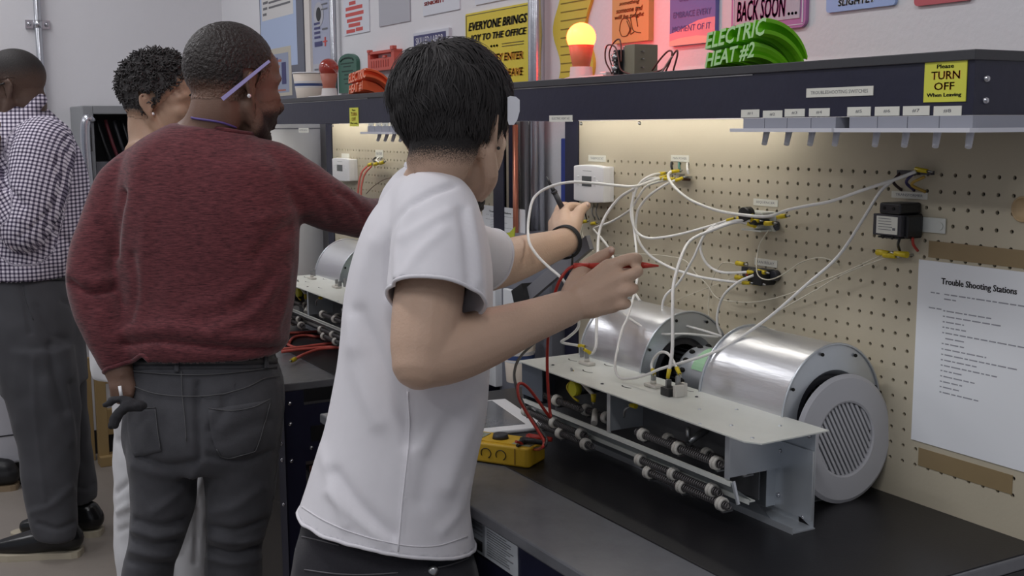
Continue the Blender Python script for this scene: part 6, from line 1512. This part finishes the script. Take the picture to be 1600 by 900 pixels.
loft(t, [(272, 192, 386, 203, 2.5, .070), (256, 198, 402, 212, 2.5, .082), (216, 222, 432, 236, 2.5, .105), (192, 258, 456, 262, 2.5, .128), (184, 305, 466, 312, 2.5, .142), (183, 360, 466, 366, 2.5, .145), (186, 417, 463, 420, 2.5, .142), (193, 465, 459, 465, 2.5, .140),
         (187, 498, 453, 500, 2.5, .146), (183, 520, 450, 522, 2.5, .152), (190, 540, 446, 540, 2.5, .150), (206, 551, 436, 550, 2.5, .140), (222, 552, 420, 550, 2.5, .120)], e=2.5)
limb(t, [PX(228, 272, 2.5), PX(192, 296, 2.49), PX(164, 352, 2.465), PX(143, 430, 2.43), PX(160, 505, 2.41), PX(180, 562, 2.40)], [.068, .062, .052, .054, .048, .037], 6, 24)
limb(t, [PX(415, 270, 2.51), PX(452, 288, 2.52), PX(510, 318, 2.59), PX(560, 339, 2.66), PX(596, 340, 2.80), PX(620, 340, 2.92)], [.074, .070, .060, .048, .046, .038], 6, 24)
VT, FT = fuse(t, .0062, 5)
VT = crease(VT, FT, [([(196, 536), (250, 532), (320, 540), (390, 546), (440, 545)], 6, -.012), ([(190, 520), (260, 512), (340, 524), (446, 530)], 11, .007), ([(110, 440), (140, 458), (178, 452)], 5, -.009), ([(108, 428), (140, 440), (180, 434)], 9, .005),
                     ([(225, 340), (222, 420), (212, 500)], 10, .003), ([(192, 300), (184, 350), (180, 400)], 6, -.010), ([(185, 230), (190, 260), (186, 310)], 9, -.004), ([(224, 240), (210, 290), (202, 350)], 11, .003), ([(460, 352), (425, 372), (400, 400)], 9, -.009),
                     ([(455, 385), (430, 440), (395, 492), (340, 512)], 10, .007), ([(450, 400), (420, 440), (370, 480)], 8, -.006), ([(452, 420), (446, 470), (432, 510)], 7, .005), ([(400, 345), (440, 335), (480, 330)], 9, .004),
                     ([(526, 300), (552, 318), (570, 345)], 6, -.005), ([(545, 300), (560, 318)], 5, .004), ([(470, 280), (500, 310), (520, 350)], 9, -.004), ([(205, 400), (214, 450), (205, 500)], 7, -.005), ([(300, 480), (350, 470), (400, 440)], 12, .004), ([(150, 490), (160, 520), (176, 550)], 6, .004)])
VT = ripple(VT, FT, .0028, 11, 7, (1, 1, .8))
nc = PX(330, 196, 2.5); nn = np.array([0, 0, 1.])+.20*RW[0]*np.array([1, 1, 0]); nn /= np.linalg.norm(nn)
ng = ((VT-nc) @ nn > 0) & (np.linalg.norm(VT-nc, axis=1) < .12); wf = PX(186, 576, 2.40); wd_ = PX(187, 582, 2.40)-PX(164, 515, 2.41); wd_ /= np.linalg.norm(wd_); cut = ((VT-wf) @ wd_ > 0) & (np.linalg.norm(VT-wf, axis=1) < .08)
bot = PX(320, 553, 2.36); ng |= (VT[:, 2] < PX(320, 548, 2.5)[2]) & (np.abs(projv(VT)[:, 0]-322) < 104) & (normals(VT, FT)[:, 2] < -.75)
VS, FS, _ = keep(VT, FT, ~ng & ~cut); sw = mesh_obj('sweater', VS, FS, M_swt, pB); md = sw.modifiers.new('solid', 'SOLIDIFY'); md.thickness = .003; md.offset = -1
edge_tube(VS, FS, np.linalg.norm(VS-nc, axis=1) < .13, .006, 'collar', M_swt, sw); edge_tube(VS, FS, np.linalg.norm(VS-wf, axis=1) < .09, .005, 'cuff', M_swt, sw)
j = MB()
loft(j, [(208, 545, 430, 545, 2.5, .122), (203, 560, 428, 560, 2.5, .128), (199, 600, 440, 596, 2.5, .136), (198, 640, 443, 630, 2.5, .146), (199, 690, 438, 685, 2.5, .142), (208, 722, 430, 722, 2.5, .115)], e=2.4)
loft(j, [(203, 640, 312, 640, 2.49, .10), (202, 700, 312, 700, 2.48, .112), (208, 745, 306, 745, 2.47, .098), (208, 800, 301, 800, 2.46, .088), (202, 850, 285, 850, 2.45, .075), (192, 900, 268, 900, 2.45, .07), (186, 1000, 268, 1000, 2.45, .07), (200, 1150, 272, 1150, 2.45, .062), (202, 1215, 274, 1215, 2.45, .065)], e=2.1)
loft(j, [(318, 640, 442, 640, 2.50, .10), (314, 700, 434, 700, 2.50, .112), (322, 745, 428, 745, 2.50, .098), (324, 800, 424, 800, 2.50, .088), (324, 850, 410, 850, 2.51, .075), (320, 900, 410, 900, 2.51, .07), (325, 1000, 412, 1000, 2.52, .07), (338, 1150, 410, 1150, 2.52, .062), (340, 1215, 412, 1215, 2.52, .065)], e=2.1)
VJ, FJ = fuse(j, .0062, 5)
VJ = crease(VJ, FJ, [([(308, 600), (309, 660), (312, 715)], 5, -.010), ([(222, 715), (260, 728), (308, 722)], 6, -.008), ([(210, 728), (260, 742), (304, 740)], 7, .005), ([(325, 712), (380, 722), (428, 705)], 5, -.006), ([(340, 690), (380, 670), (420, 655)], 8, -.006), ([(330, 672), (350, 640), (352, 620)], 8, -.006),
                     ([(212, 812), (250, 822), (290, 812)], 5, -.009), ([(206, 828), (250, 838), (284, 830)], 5, .008), ([(205, 842), (240, 852), (282, 846)], 5, -.008), ([(200, 860), (240, 868), (276, 866)], 5, .007), ([(197, 876), (240, 884), (270, 880)], 5, -.007), ([(240, 800), (280, 770), (302, 740)], 7, .005),
                     ([(328, 822), (370, 830), (418, 812)], 5, -.009), ([(326, 838), (370, 848), (410, 838)], 5, .008), ([(326, 856), (370, 866), (408, 852)], 4, -.010), ([(328, 872), (370, 880), (410, 870)], 5, .007), ([(330, 800), (370, 790), (410, 760)], 8, .005), ([(205, 560), (204, 600), (201, 640)], 4, .003)])
VJ = ripple(VJ, FJ, .003, 13, 4)
jn = mesh_obj('jeans', VJ, FJ, M_jeanB, pB); sk = Skin(VJ, FJ); M_stB = mat('faded_stitch', C(88, 88, 90, .9), .7); M_belt = mat('grey_leather_belt', C(72, 70, 72, 1.0), .4, bump=(200, .05))
obj('belt', sk.patch([(204, 556), (203, 571)], [(432, 554), (431, 569)], 40, 4, .004), M_belt, pB)
obj('waistband', sk.patch([(203, 571), (203, 577)], [(432, 568), (432, 576)], 40, 3, .002), M_jeanB, jn)
for x, y0, y1 in ((277, 556, 582), (412, 555, 577), (206, 558, 575)): obj('belt_loop', sk.patch([(x-3, y0), (x-3, y1)], [(x+4, y0), (x+4, y1)], 4, 8, .007), M_jeanB, jn)
for nm, A_, B_ in (('back_pocket', [(203, 638), (201, 660), (204, 690), (212, 714)], [(244, 636), (246, 660), (250, 686), (254, 704)]), ('back_pocket', [(326, 640), (327, 665), (336, 700), (352, 716)], [(421, 625), (414, 655), (404, 690), (392, 708)])):
    obj(nm, sk.patch(A_, B_, 16, 12, .0035), M_jeanB, jn)
for ln in ([(204, 601), (240, 614), (280, 619), (330, 618), (380, 607), (412, 592), (434, 589)], [(284, 580), (286, 620), (289, 650), (292, 690)], [(204, 639), (224, 638), (244, 637)], [(326, 638), (360, 642), (395, 636), (421, 623)], [(420, 630), (410, 668), (400, 698), (392, 706), (352, 714), (338, 702)], [(244, 640), (247, 670), (252, 700)], [(203, 579), (240, 583), (300, 586), (360, 583), (430, 574)], [(440, 600), (440, 650), (432, 720), (425, 780)]):
    obj('stitch', sk.line(ln, .0011, lift=.004), M_stB, jn)
for q1, hd in zip(anB, (100, 85)):
    s_ = MB(); foot(s_, np.array([q1[0], q1[1]-.07, 0]), hd); V_, F_ = fuse(s_, .007, 2); mesh_obj('shoe', V_, F_, M_black, pB)
# short waved hair, beard, ear stud, spectacle arm, lanyard
HRB = (.034, .028, .026, 1); M_hrB = hair_shell_mat('cropped_black_hair', HRB, SKB, 420); M_hrB.node_tree.nodes['Bump'].inputs['Strength'].default_value = .9; M_hrB.node_tree.nodes['Bump'].inputs['Distance'].default_value = .008; M_hrB.node_tree.nodes['Principled BSDF'].inputs['Roughness'].default_value = .45; M_bdB = hair_shell_mat('short_beard', HRB, SKB, 650)
def fadeB(L_):
    x, y, z = L_[:, 0], L_[:, 1], L_[:, 2]; r_ = np.linalg.norm(L_-np.array([0, 0, .04]), axis=1)
    line = np.where(x < -.02, -.020, np.where(x < .045, -.020+(x+.02)*.9, .045+(x-.045)*1.6)); f = (z-line)/.045
    f = np.where((r_ > .135) | (np.abs(y) > .083), -1, f); ear = (np.abs(y) > .073) & (x < .022) & (x > -.034) & (z < .034); return np.where(ear, -1, np.clip(f, -1, 1))
hair_cap('hair', VB, FB, HB, fadeB, .006, M_hrB, pB, .0012)
def beardB(L_):
    x, y, z = L_[:, 0], L_[:, 1], L_[:, 2]; f = np.minimum((-.030+.25*np.clip(x-.03, 0, 1)-z)/.03, (x-.012)/.02); f = np.minimum(f, (z+.15)/.02); mouth = (x > .085) & (np.abs(y) < .02) & (z > -.078) & (z < -.05)
    return np.where((np.linalg.norm(L_, axis=1) > .165) | mouth, -1, np.clip(f, -1, 1))
hair_cap('beard', VB, FB, HB, beardB, .008, M_bdB, pB, .002)
obj('sideburn', skB.patch([(380, 146), (388, 168)], [(396, 150), (398, 170)], 5, 6, .003), M_bdB, pB) if False else None
es = skB.at(390, 149, .002); obj('ear_stud', MB().sphere(es, .0045, 10), mat('bright_stud', (.9, .9, .92, 1), .1), pB)
M_pur = mat('lilac_plastic', C(150, 140, 190, 1.0), .35)
ga, gb_ = PX(347, 155, 2.40), PX(421, 95, 2.415)
obj('glasses_arm', MB().prism([(0, -.0045), (1, -.003), (1, .003), (0, .0045)], ga, gb_-ga, np.cross((gb_-ga)/np.linalg.norm(gb_-ga), RW[2]), RW[2], .003), M_pur, pB)
obj('lanyard', MB().tube(spline([skB.at(x, y, .002) for x, y in ((300, 184), (312, 186), (328, 188), (345, 191), (358, 195), (368, 199))], 4), .0026, 6), mat('purple_cord', C(92, 76, 140, 1.0), .6), pB)
# black glove hanging from the back pocket, pale stick between the fingers
gv = MB(); g0 = PX(222, 634, 2.33)
for pts, r_ in (([(224, 634, 2.335), (205, 628, 2.33), (184, 624, 2.325), (164, 633, 2.325)], .011), ([(216, 634, 2.33), (196, 636, 2.32), (184, 650, 2.315), (177, 664, 2.315)], .016), ([(214, 630, 2.33), (190, 622, 2.33), (172, 626, 2.335)], .009), ([(180, 652, 2.315), (175, 666, 2.315)], .012)):
    limb(gv, [PX(*q) for q in pts], [r_*.85]+[r_*.68]*(len(pts)-1), 5, 12)
Vg, Fg = fuse(gv, .0035, 2); Vg = ripple(Vg, Fg, .003, 60, 2); tag(mesh_obj('work_glove', Vg, Fg, mat('black_knit_glove', C(44, 44, 48, .9), .85, bump=(700, .2)), None), 'black work glove hanging from the left back pocket of the dark jeans', 'glove')
q0, q1 = PX(187, 603, 2.365), PX(190, 622, 2.365); tag(obj('white_stick', MB().cyl(q0, q1, .0035, n=10), M_white), 'thin white stick held in the left hand beside the dark jeans', 'stick')

# ================================================================== person behind him: curly hair, white clothes
SKC = (.43, .275, .19, 1); M_skC = skin_mat('warm_brown_skin', SKC); M_wcl = fabric('white_work_cloth', C(214, 214, 216, .95), 900, .04, .85, .12, 30)
DC = 3.08; hipC = PX(262, 600, DC); pC = thing('person', 'man in white shirt and trousers with black curly hair, mostly hidden behind the burgundy sweater', 'person', (hipC[0], hipC[1], 0))
HC = Head(PX(250, 165, DC), 58, 4, 0, 1.0); b = MB(); HC.build(b, 1.0, 1.2); nC = PX(236, 232, DC)
limb(b, [HC.w(-.022, 0, .0), HC.w(-.030, 0, -.050), lerp(HC.w(-.03, 0, -.05), nC, .7), nC], [.058, .055, .057, .07])
limb(b, [PX(240, 280, DC), PX(250, 400, DC), PX(262, 560, DC), PX(262, 610, DC)], [.085, .095, .095, .09])
for s_, (a_, e_, w_) in enumerate((((196, 298, 3.10), (190, 400, 3.06), (240, 420, 3.28)), ((330, 275, 3.10), (350, 400, 3.10), (360, 420, 3.34)))):
    a_, e_, w_ = PX(*a_), PX(*e_), PX(*w_); limb(b, [PX(245, 290, DC), a_, e_, w_], [.05, .042, .038, .03]); 
    for i in range(4): k_ = w_+np.array([-.02+.018*i, .07, .0]); limb(b, [w_, k_], [.022, .013], 4, 12); finger(b, [k_, k_+np.array([0, .03, -.01]), k_+np.array([0, .045, -.03])], [.011, .010, .008])
    finger(b, [w_, w_+np.array([.045, .05, -.01]), w_+np.array([.045, .08, -.02])], [.016, .012, .009])
kc = [PX(228, 830, 3.05), PX(300, 830, 3.10)]; ac = [PX(225, 1010, 3.05), PX(300, 1010, 3.12)]
for q0, q1 in zip(kc, ac): limb(b, [lerp(hipC, q0, .35), q0, q1], [.045, .042, .034])
VC, FC = fuse(b, .005, 4); mesh_obj('body', VC, FC, M_skC, pC); HC.eyes(pC); skC = Skin(VC, FC)
t = MB(); loft(t, [(214, 222, 296, 226, DC, .075), (196, 240, 350, 242, DC, .100), (166, 268, 372, 264, DC, .120), (142, 312, 380, 300, DC, .14), (140, 400, 380, 400, DC, .14), (146, 500, 378, 500, DC, .14), (146, 560, 378, 560, DC, .14), (150, 585, 375, 585, DC, .14)], e=2.4)
for a_, e_, w_ in (((190, 296, 3.08), (190, 400, 3.06), (235, 418, 3.24)), ((335, 280, 3.10), (350, 400, 3.10), (358, 418, 3.30))): limb(t, [PX(*a_), PX(*e_), PX(*w_)], [.058, .056, .042], 6, 20)
VT, FT = fuse(t, .007, 5); VT = ripple(VT, FT, .005, 12, 3); ncC = PX(240, 218, DC); kp = ~((VT[:, 2] > ncC[2]) & (np.linalg.norm(VT-ncC, axis=1) < .1)) & ~(VT[:, 2] < PX(250, 592, DC)[2]); VS, FS, _ = keep(VT, FT, kp)
sh = mesh_obj('white_shirt', VS, FS, M_wcl, pC); md = sh.modifiers.new('solid', 'SOLIDIFY'); md.thickness = .003; md.offset = -1
j = MB(); loft(j, [(170, 540, 365, 540, DC, .125), (176, 600, 362, 600, DC, .135), (184, 650, 360, 650, DC, .14), (182, 710, 356, 710, DC, .12)], e=2.4)
loft(j, [(188, 660, 270, 660, 3.06, .10), (182, 715, 266, 715, 3.06, .105), (180, 800, 262, 800, 3.05, .09), (187, 900, 258, 900, 3.05, .08), (190, 1010, 262, 1010, 3.05, .078), (190, 1045, 262, 1045, 3.05, .08)], e=2.1)
loft(j, [(272, 660, 356, 660, 3.09, .10), (270, 715, 352, 715, 3.09, .105), (262, 800, 340, 800, 3.1, .09), (268, 900, 338, 900, 3.1, .08), (266, 1010, 336, 1010, 3.12, .078), (266, 1045, 336, 1045, 3.12, .08)], e=2.1)
VJ, FJ = fuse(j, .007, 5); VJ = crease(VJ, FJ, [([(186, 690), (200, 712), (206, 720)], 5, -.01), ([(182, 770), (196, 760), (208, 748)], 5, -.008), ([(184, 800), (200, 790)], 5, .008), ([(186, 830), (200, 824)], 5, -.006), ([(300, 740), (308, 800), (306, 880)], 4, -.006), ([(280, 860), (300, 790), (315, 740)], 5, .006)])
VJ = ripple(VJ, FJ, .006, 12, 8); mesh_obj('white_trousers', VJ, FJ, M_wcl, pC)
for q1, hd in zip(ac, (100, 95)):
    s_ = MB(); foot(s_, np.array([q1[0], q1[1]-.07, 0]), hd); V_, F_ = fuse(s_, .007, 2); mesh_obj('shoe', V_, F_, M_black, pC)
HRC = (.045, .041, .041, 1); M_hrC = mat('curly_black_hair', HRC, .6, spec=.35)
def fadeC(L_):
    x, y, z = L_[:, 0], L_[:, 1], L_[:, 2]; line = np.where(x < -.01, -.030, np.where(x < .06, -.030+(x+.01)*1.05, .0435+(x-.06)*2.2)); f = (z-line)/.03
    ear = (np.abs(y) > .073) & (x < .022) & (x > -.034) & (z < .034); return np.where(ear | (np.linalg.norm(L_-np.array([0, 0, .04]), axis=1) > .14), -1, np.clip(f, -1, 1))
hair_cap('hair', VC, FC, HC, fadeC, .010, hair_shell_mat('hair_fade', HRC, SKC, 500), pC, .002)
rs = np.random.RandomState(11); cand = rs.normal(size=(6000, 3)); cand /= np.linalg.norm(cand, axis=1)[:, None]; roots = np.array([-.006, 0, .044])+cand*np.array([.097, .077, .088]); fv = fadeC(roots); roots = roots[fv > .45][:1500]
cm = MB()
for p in roots:
    n = (p-np.array([-.006, 0, .044]))/np.array([.097, .077, .088])**2; n /= np.linalg.norm(n); q = rs.normal(size=3); q -= n*(q @ n); q /= np.linalg.norm(q); w_ = np.cross(n, q); top = np.clip((p[2]+.0)/.08, .2, 1)
    rc = rs.uniform(.0030, .0055); hgt = rs.uniform(.012, .026)*(.45+.55*top); tl = rs.normal(size=3)*.3; tn = rs.uniform(5, 9)
    pts = [HC.w(*(p+(n+tl*.4)*hgt*t_+rc*(.6+.6*t_)*(q*math.cos(tn*t_)+w_*math.sin(tn*t_)))) for t_ in np.linspace(0, 1, 9)]
    cm.tube(pts, [.0022]*7+[.0018, .001], 4, caps=False)
oc = obj('curls', cm, M_hrC, pC, fix=False); oc['kind'] = 'stuff'
es = skC.at(238.5, 178, .001); obj('ear_stud', MB().sphere(es, .0042, 10), MATS['bright_stud'], pC)

# ================================================================== man at the left edge in the gingham shirt
SKD = (.115, .070, .052, 1); M_skD = skin_mat('dark_brown_skin', SKD)
def gingham(name, a, b_, c_, period=.0135):
    m = bpy.data.materials.new(name); m.use_nodes = True; N = NT(m); au = N.add('ShaderNodeAttribute', attribute_name='gu'); av = N.add('ShaderNodeAttribute', attribute_name='gv'); outs = []
    for at in (au, av):
        mu = N.add('ShaderNodeMath', operation='MULTIPLY'); mu.inputs[1].default_value = 1/period; N.link(at.outputs['Fac'], mu.inputs[0]); fr_ = N.add('ShaderNodeMath', operation='FRACT'); N.link(mu.outputs[0], fr_.inputs[0])
        gt_ = N.add('ShaderNodeMath', operation='GREATER_THAN'); gt_.inputs[1].default_value = .56; N.link(fr_.outputs[0], gt_.inputs[0]); outs.append(gt_)
    ad = N.add('ShaderNodeMath', operation='ADD'); N.link(outs[0].outputs[0], ad.inputs[0]); N.link(outs[1].outputs[0], ad.inputs[1]); hv_ = N.add('ShaderNodeMath', operation='MULTIPLY'); hv_.inputs[1].default_value = .5; N.link(ad.outputs[0], hv_.inputs[0])
    rp = N.add('ShaderNodeValToRGB'); rp.color_ramp.interpolation = 'CONSTANT'; e = rp.color_ramp.elements; e[0].position = 0; e[0].color = a; e[1].position = .25; e[1].color = b_; e2_ = e.new(.75); e2_.color = c_
    N.link(hv_.outputs[0], rp.inputs[0]); N.link(rp.outputs[0], N.b.inputs['Base Color']); N.b.inputs['Roughness'].default_value = .85; N.b.inputs['Specular IOR Level'].default_value = .2; return m
M_gin = gingham('navy_gingham', C(214, 208, 218, 1.2), C(134, 126, 144, 1.1), C(58, 52, 72, 1.0))
M_trD = fabric('charcoal_wool', C(74, 74, 78, 1.0), 1200, .10, .75, .08, 12); DD = 4.14
hipD = PX(52, 470, DD); pD = thing('person', 'man in navy and white gingham shirt, dark trousers and glasses at the left edge', 'person', (hipD[0], hipD[1], 0))
HD = Head(PX(24, 142, 4.10), 244, 8, 0, 1.10); b = MB(); HD.build(b, 1.12, 1.25); nD = PX(26, 190, DD)
limb(b, [HD.w(-.022, 0, .0), HD.w(-.030, 0, -.050), lerp(HD.w(-.03, 0, -.05), nD, .7), nD], [.066, .066, .070, .085])
limb(b, [PX(50, 230, DD), PX(60, 320, DD), PX(52, 420, DD), PX(52, 470, DD)], [.10, .12, .12, .11])
sD, eD, wD_ = PX(62, 222, 4.0), PX(34, 366, 3.93), PX(-22, 272, 3.93)
limb(b, [PX(56, 225, 4.1), sD], [.08, .06]); limb(b, [sD, eD], [.06, .05]); limb(b, [eD, lerp(eD, wD_, .35), wD_], [.05, .052, .034])
kD = [PX(-18+4*i, 228-6*i, 3.95+.02*i) for i in range(4)]
for k_ in kD: limb(b, [wD_, k_], [.03, .016], 4, 12); x_, y_, d_q = projv([k_])[0]; finger(b, [k_, PX(x_+6, y_-14, d_q), PX(x_+11, y_-22, d_q+.02)], [.0125, .0115, .009])
finger(b, [wD_, PX(-8, 232, 3.93), PX(-1, 214, 3.95)], [.02, .014, .010])
s2_, e2_, w2_ = PX(40, 235, 4.34), PX(10, 360, 4.36), PX(-50, 330, 4.30); limb(b, [PX(50, 235, 4.2), s2_, e2_, w2_], [.08, .06, .05, .034])
for i in range(4): k_ = w2_+np.array([-.05, -.05, -.02+.02*i]); limb(b, [w2_, k_], [.026, .014], 4, 12); finger(b, [k_, k_+np.array([-.02, -.03, 0])], [.011, .009])
hlD = [on(126, 866, 2, 0), on(158, 834, 2, 0)]; hdD = 246
kD_ = [PX(84, 650, 4.08), PX(100, 640, 4.22)]
for h_, k_ in zip(hlD, kD_):
    f_ = np.array([math.cos(math.radians(hdD)), math.sin(math.radians(hdD)), 0]); an = h_+f_*.06+np.array([0, 0, .10]); limb(b, [lerp(hipD, k_, .25), k_, an], [.06, .04, .030]); limb(b, [an+np.array([0, 0, -.04]), an+f_*.12+np.array([0, 0, -.07])], [.036, .026])
VD, FD = fuse(b, .0055, 4); mesh_obj('body', VD, FD, M_skD, pD); HD.eyes(pD); skD = Skin(VD, FD)
t = MB(); loft(t, [(4, 168, 58, 158, DD, .09), (-6, 185, 84, 184, DD, .13), (-12, 214, 104, 212, DD, .17), (-10, 255, 122, 250, DD, .19), (-6, 300, 132, 298, DD, .20), (-8, 350, 131, 352, DD, .205), (-12, 400, 122, 400, DD, .205), (-14, 426, 112, 428, DD, .20), (-12, 436, 104, 436, DD, .18)], e=2.4)
limb(t, [PX(70, 226, 4.05), PX(66, 245, 4.0), PX(54, 310, 3.955), PX(38, 358, 3.93)], [.105, .108, .098, .082], 6, 24); limb(t, [PX(36, 360, 3.93), PX(8, 322, 3.93), PX(-18, 280, 3.93)], [.078, .068, .052], 6, 24)
limb(t, [s2_, e2_, lerp(e2_, w2_, .8)], [.10, .08, .05], 6, 20)
limb(t, [PX(64, 156, 4.08), PX(46, 174, 4.04), PX(22, 200, 4.02), PX(6, 214, 4.02)], [.022, .026, .026, .02], 5, 14)
VT, FT = fuse(t, .0068, 4)
VT = crease(VT, FT, [([(92, 250), (100, 290), (78, 340)], 7, -.012), ([(20, 210), (8, 250), (10, 290)], 4, -.010), ([(0, 288), (18, 300), (36, 322)], 5, -.012), ([(30, 372), (60, 348), (80, 330)], 5, -.008), ([(78, 352), (100, 372), (118, 384)], 6, -.010), ([(80, 360), (90, 395), (96, 420)], 6, .008), ([(104, 214), (110, 250), (100, 290)], 4, -.006), ([(28, 340), (44, 352), (40, 372)], 4, .006), ([(0, 420), (60, 420), (108, 420)], 3, -.003)])
VT = ripple(VT, FT, .004, 12, 6); VS, FS, _ = keep(VT, FT, VT[:, 2] > PX(52, 431, DD)[2])
# weave coordinates follow the sleeve or the trunk, whichever the cloth belongs to
A0, A1, A2 = PX(66, 235, 4.0), PX(36, 362, 3.93), PX(-18, 280, 3.93)
def seg3(P, a, b_): d = b_-a; t_ = np.clip(((P-a) @ d)/(d @ d), 0, 1); return np.linalg.norm(P-a-t_[:, None]*d, axis=1), (P-a) @ d/np.linalg.norm(d)
d1, v1 = seg3(VS, A0, A1); d2_, v2 = seg3(VS, A1, A2); q = VS-np.array(hipD); u_t = q @ (RW[0]*.9+FH*.35); v_t = VS[:, 2]; ax1 = (A1-A0)/np.linalg.norm(A1-A0); sd1 = np.cross(ax1, FH); ax2 = (A2-A1)/np.linalg.norm(A2-A1); sd2 = np.cross(ax2, FH)
up = (d1 < .118) & (d1 <= d2_+.01) & (((VS-CAM) @ RW[2]) < 4.04); lo = (d2_ < .09) & ~up & (((VS-CAM) @ RW[2]) < 4.02); gu = np.where(up, (VS-A0) @ sd1, np.where(lo, (VS-A1) @ sd2, u_t)); gv = np.where(up, v1, np.where(lo, v2, v_t))
sD_ = mesh_obj('gingham_shirt', VS, FS, M_gin, pD, attrs={'gu': gu+5, 'gv': gv+5}); md = sD_.modifiers.new('solid', 'SOLIDIFY'); md.thickness = .003; md.offset = -1
j = MB(); loft(j, [(-12, 424, 106, 424, DD, .18), (-10, 450, 112, 445, DD, .185), (-4, 500, 121, 490, DD, .195), (2, 560, 125, 545, DD, .19), (12, 610, 130, 600, DD, .17)], e=2.4)
loft(j, [(0, 540, 112, 540, 4.06, .12), (12, 620, 122, 620, 4.07, .11), (30, 700, 122, 700, 4.07, .09), (42, 780, 118, 780, 4.06, .08), (52, 826, 122, 832, 4.05, .078), (58, 838, 120, 842, 4.05, .07)], e=2.2)
loft(j, [(40, 540, 126, 540, 4.22, .12), (52, 620, 131, 615, 4.24, .11), (80, 700, 140, 690, 4.26, .09), (96, 760, 146, 750, 4.27, .078), (104, 786, 149, 782, 4.27, .07)], e=2.2)
VJ, FJ = fuse(j, .007, 5); VJ = crease(VJ, FJ, [([(34, 445), (40, 480), (48, 520)], 4, -.006), ([(78, 540), (90, 600), (104, 640)], 8, -.012), ([(70, 600), (90, 660), (108, 690)], 9, .008), ([(98, 470), (112, 480), (122, 500)], 5, -.006), ([(60, 480), (80, 520), (100, 530)], 7, -.008), ([(60, 818), (90, 826), (116, 816)], 4, -.008), ([(50, 800), (80, 790), (112, 760)], 6, .006), ([(120, 760), (136, 764), (146, 756)], 4, -.007), ([(112, 600), (122, 660), (128, 720)], 6, -.010), ([(52, 560), (56, 660), (70, 780)], 5, .004)])
VJ = ripple(VJ, FJ, .005, 9, 2); tD = mesh_obj('dark_trousers', VJ, FJ, M_trD, pD); sk = Skin(VJ, FJ)
obj('belt', sk.patch([(0, 432), (0, 441)], [(106, 430), (106, 438)], 20, 3, .006), M_black, pD); obj('pocket_edge', sk.line([(36, 446), (40, 470), (52, 500)], .002), M_trD, tD)
M_shoe = mat('black_leather', (.012, .012, .013, 1), .22, bump=(60, .04)); M_sole = mat('pale_rubber_sole', C(196, 186, 164, .9), .6)
for h_ in hlD:
    s_ = MB(); foot(s_, h_+np.array([0, 0, .012]), hdD, .295); V_, F_ = fuse(s_, .006, 3); V_ = V_[:]; sh_ = mesh_obj('shoe', V_, F_, M_shoe, pD); a_ = math.radians(hdD); obj('sole', sole(h_-np.array([math.cos(a_), math.sin(a_), 0])*.0, hdD, .325, .050, .022), M_sole, sh_)
HRD = (.030, .026, .025, 1); hair_cap('hair', VD, FD, HD, lambda L_: np.where((np.abs(L_[:, 1]) > .073) & (L_[:, 0] < .022) & (L_[:, 0] > -.034) & (L_[:, 2] < .034) | (np.linalg.norm(L_-np.array([0, 0, .04]), axis=1) > .14), -1, np.clip((L_[:, 2]-np.where(L_[:, 0] < .03, -.006+.3*np.clip(L_[:, 0], 0, 1), .02+(L_[:, 0]-.03)*1.3))/.10, -1, 1)), .003, hair_shell_mat('shaved_hair', HRD, SKD, 600), pD)
obj('glasses_arm', MB().tube(spline([HD.w(.0, .080, .022), HD.w(.04, .078, .016), HD.w(.090, .070, .010)], 5), .0028, 6), M_black, pD); gl_ = MB()
for y in (-1, 1): gl_.tube([HD.w(.100, .032*y+.024*math.cos(a), .006+.019*math.sin(a)) for a in np.linspace(0, 2*PI, 20, endpoint=False)], .0016, 5, closed=True)
obj('glasses_frame', gl_, M_black, pD)
# toe of another shoe at the very edge of the picture
q = on(19, 763, 2, 0)
hd_ = 255; a_ = math.radians(hd_); f_ = np.array([math.cos(a_), math.sin(a_), 0])
sb = thing('black_shoe', 'black shoe with tan sole at the far left edge, behind the dark trousers', 'shoe', tuple(q)); hs = q-f_*.02; s_ = MB(); foot(s_, hs+np.array([0, 0, .012]), hd_, .29); V_, F_ = fuse(s_, .006, 2); mesh_obj('upper', V_, F_, M_black, sb); obj('sole', sole(hs, hd_, .32, .05, .022), mat('tan_sole', C(150, 130, 104, .9), .6), sb)
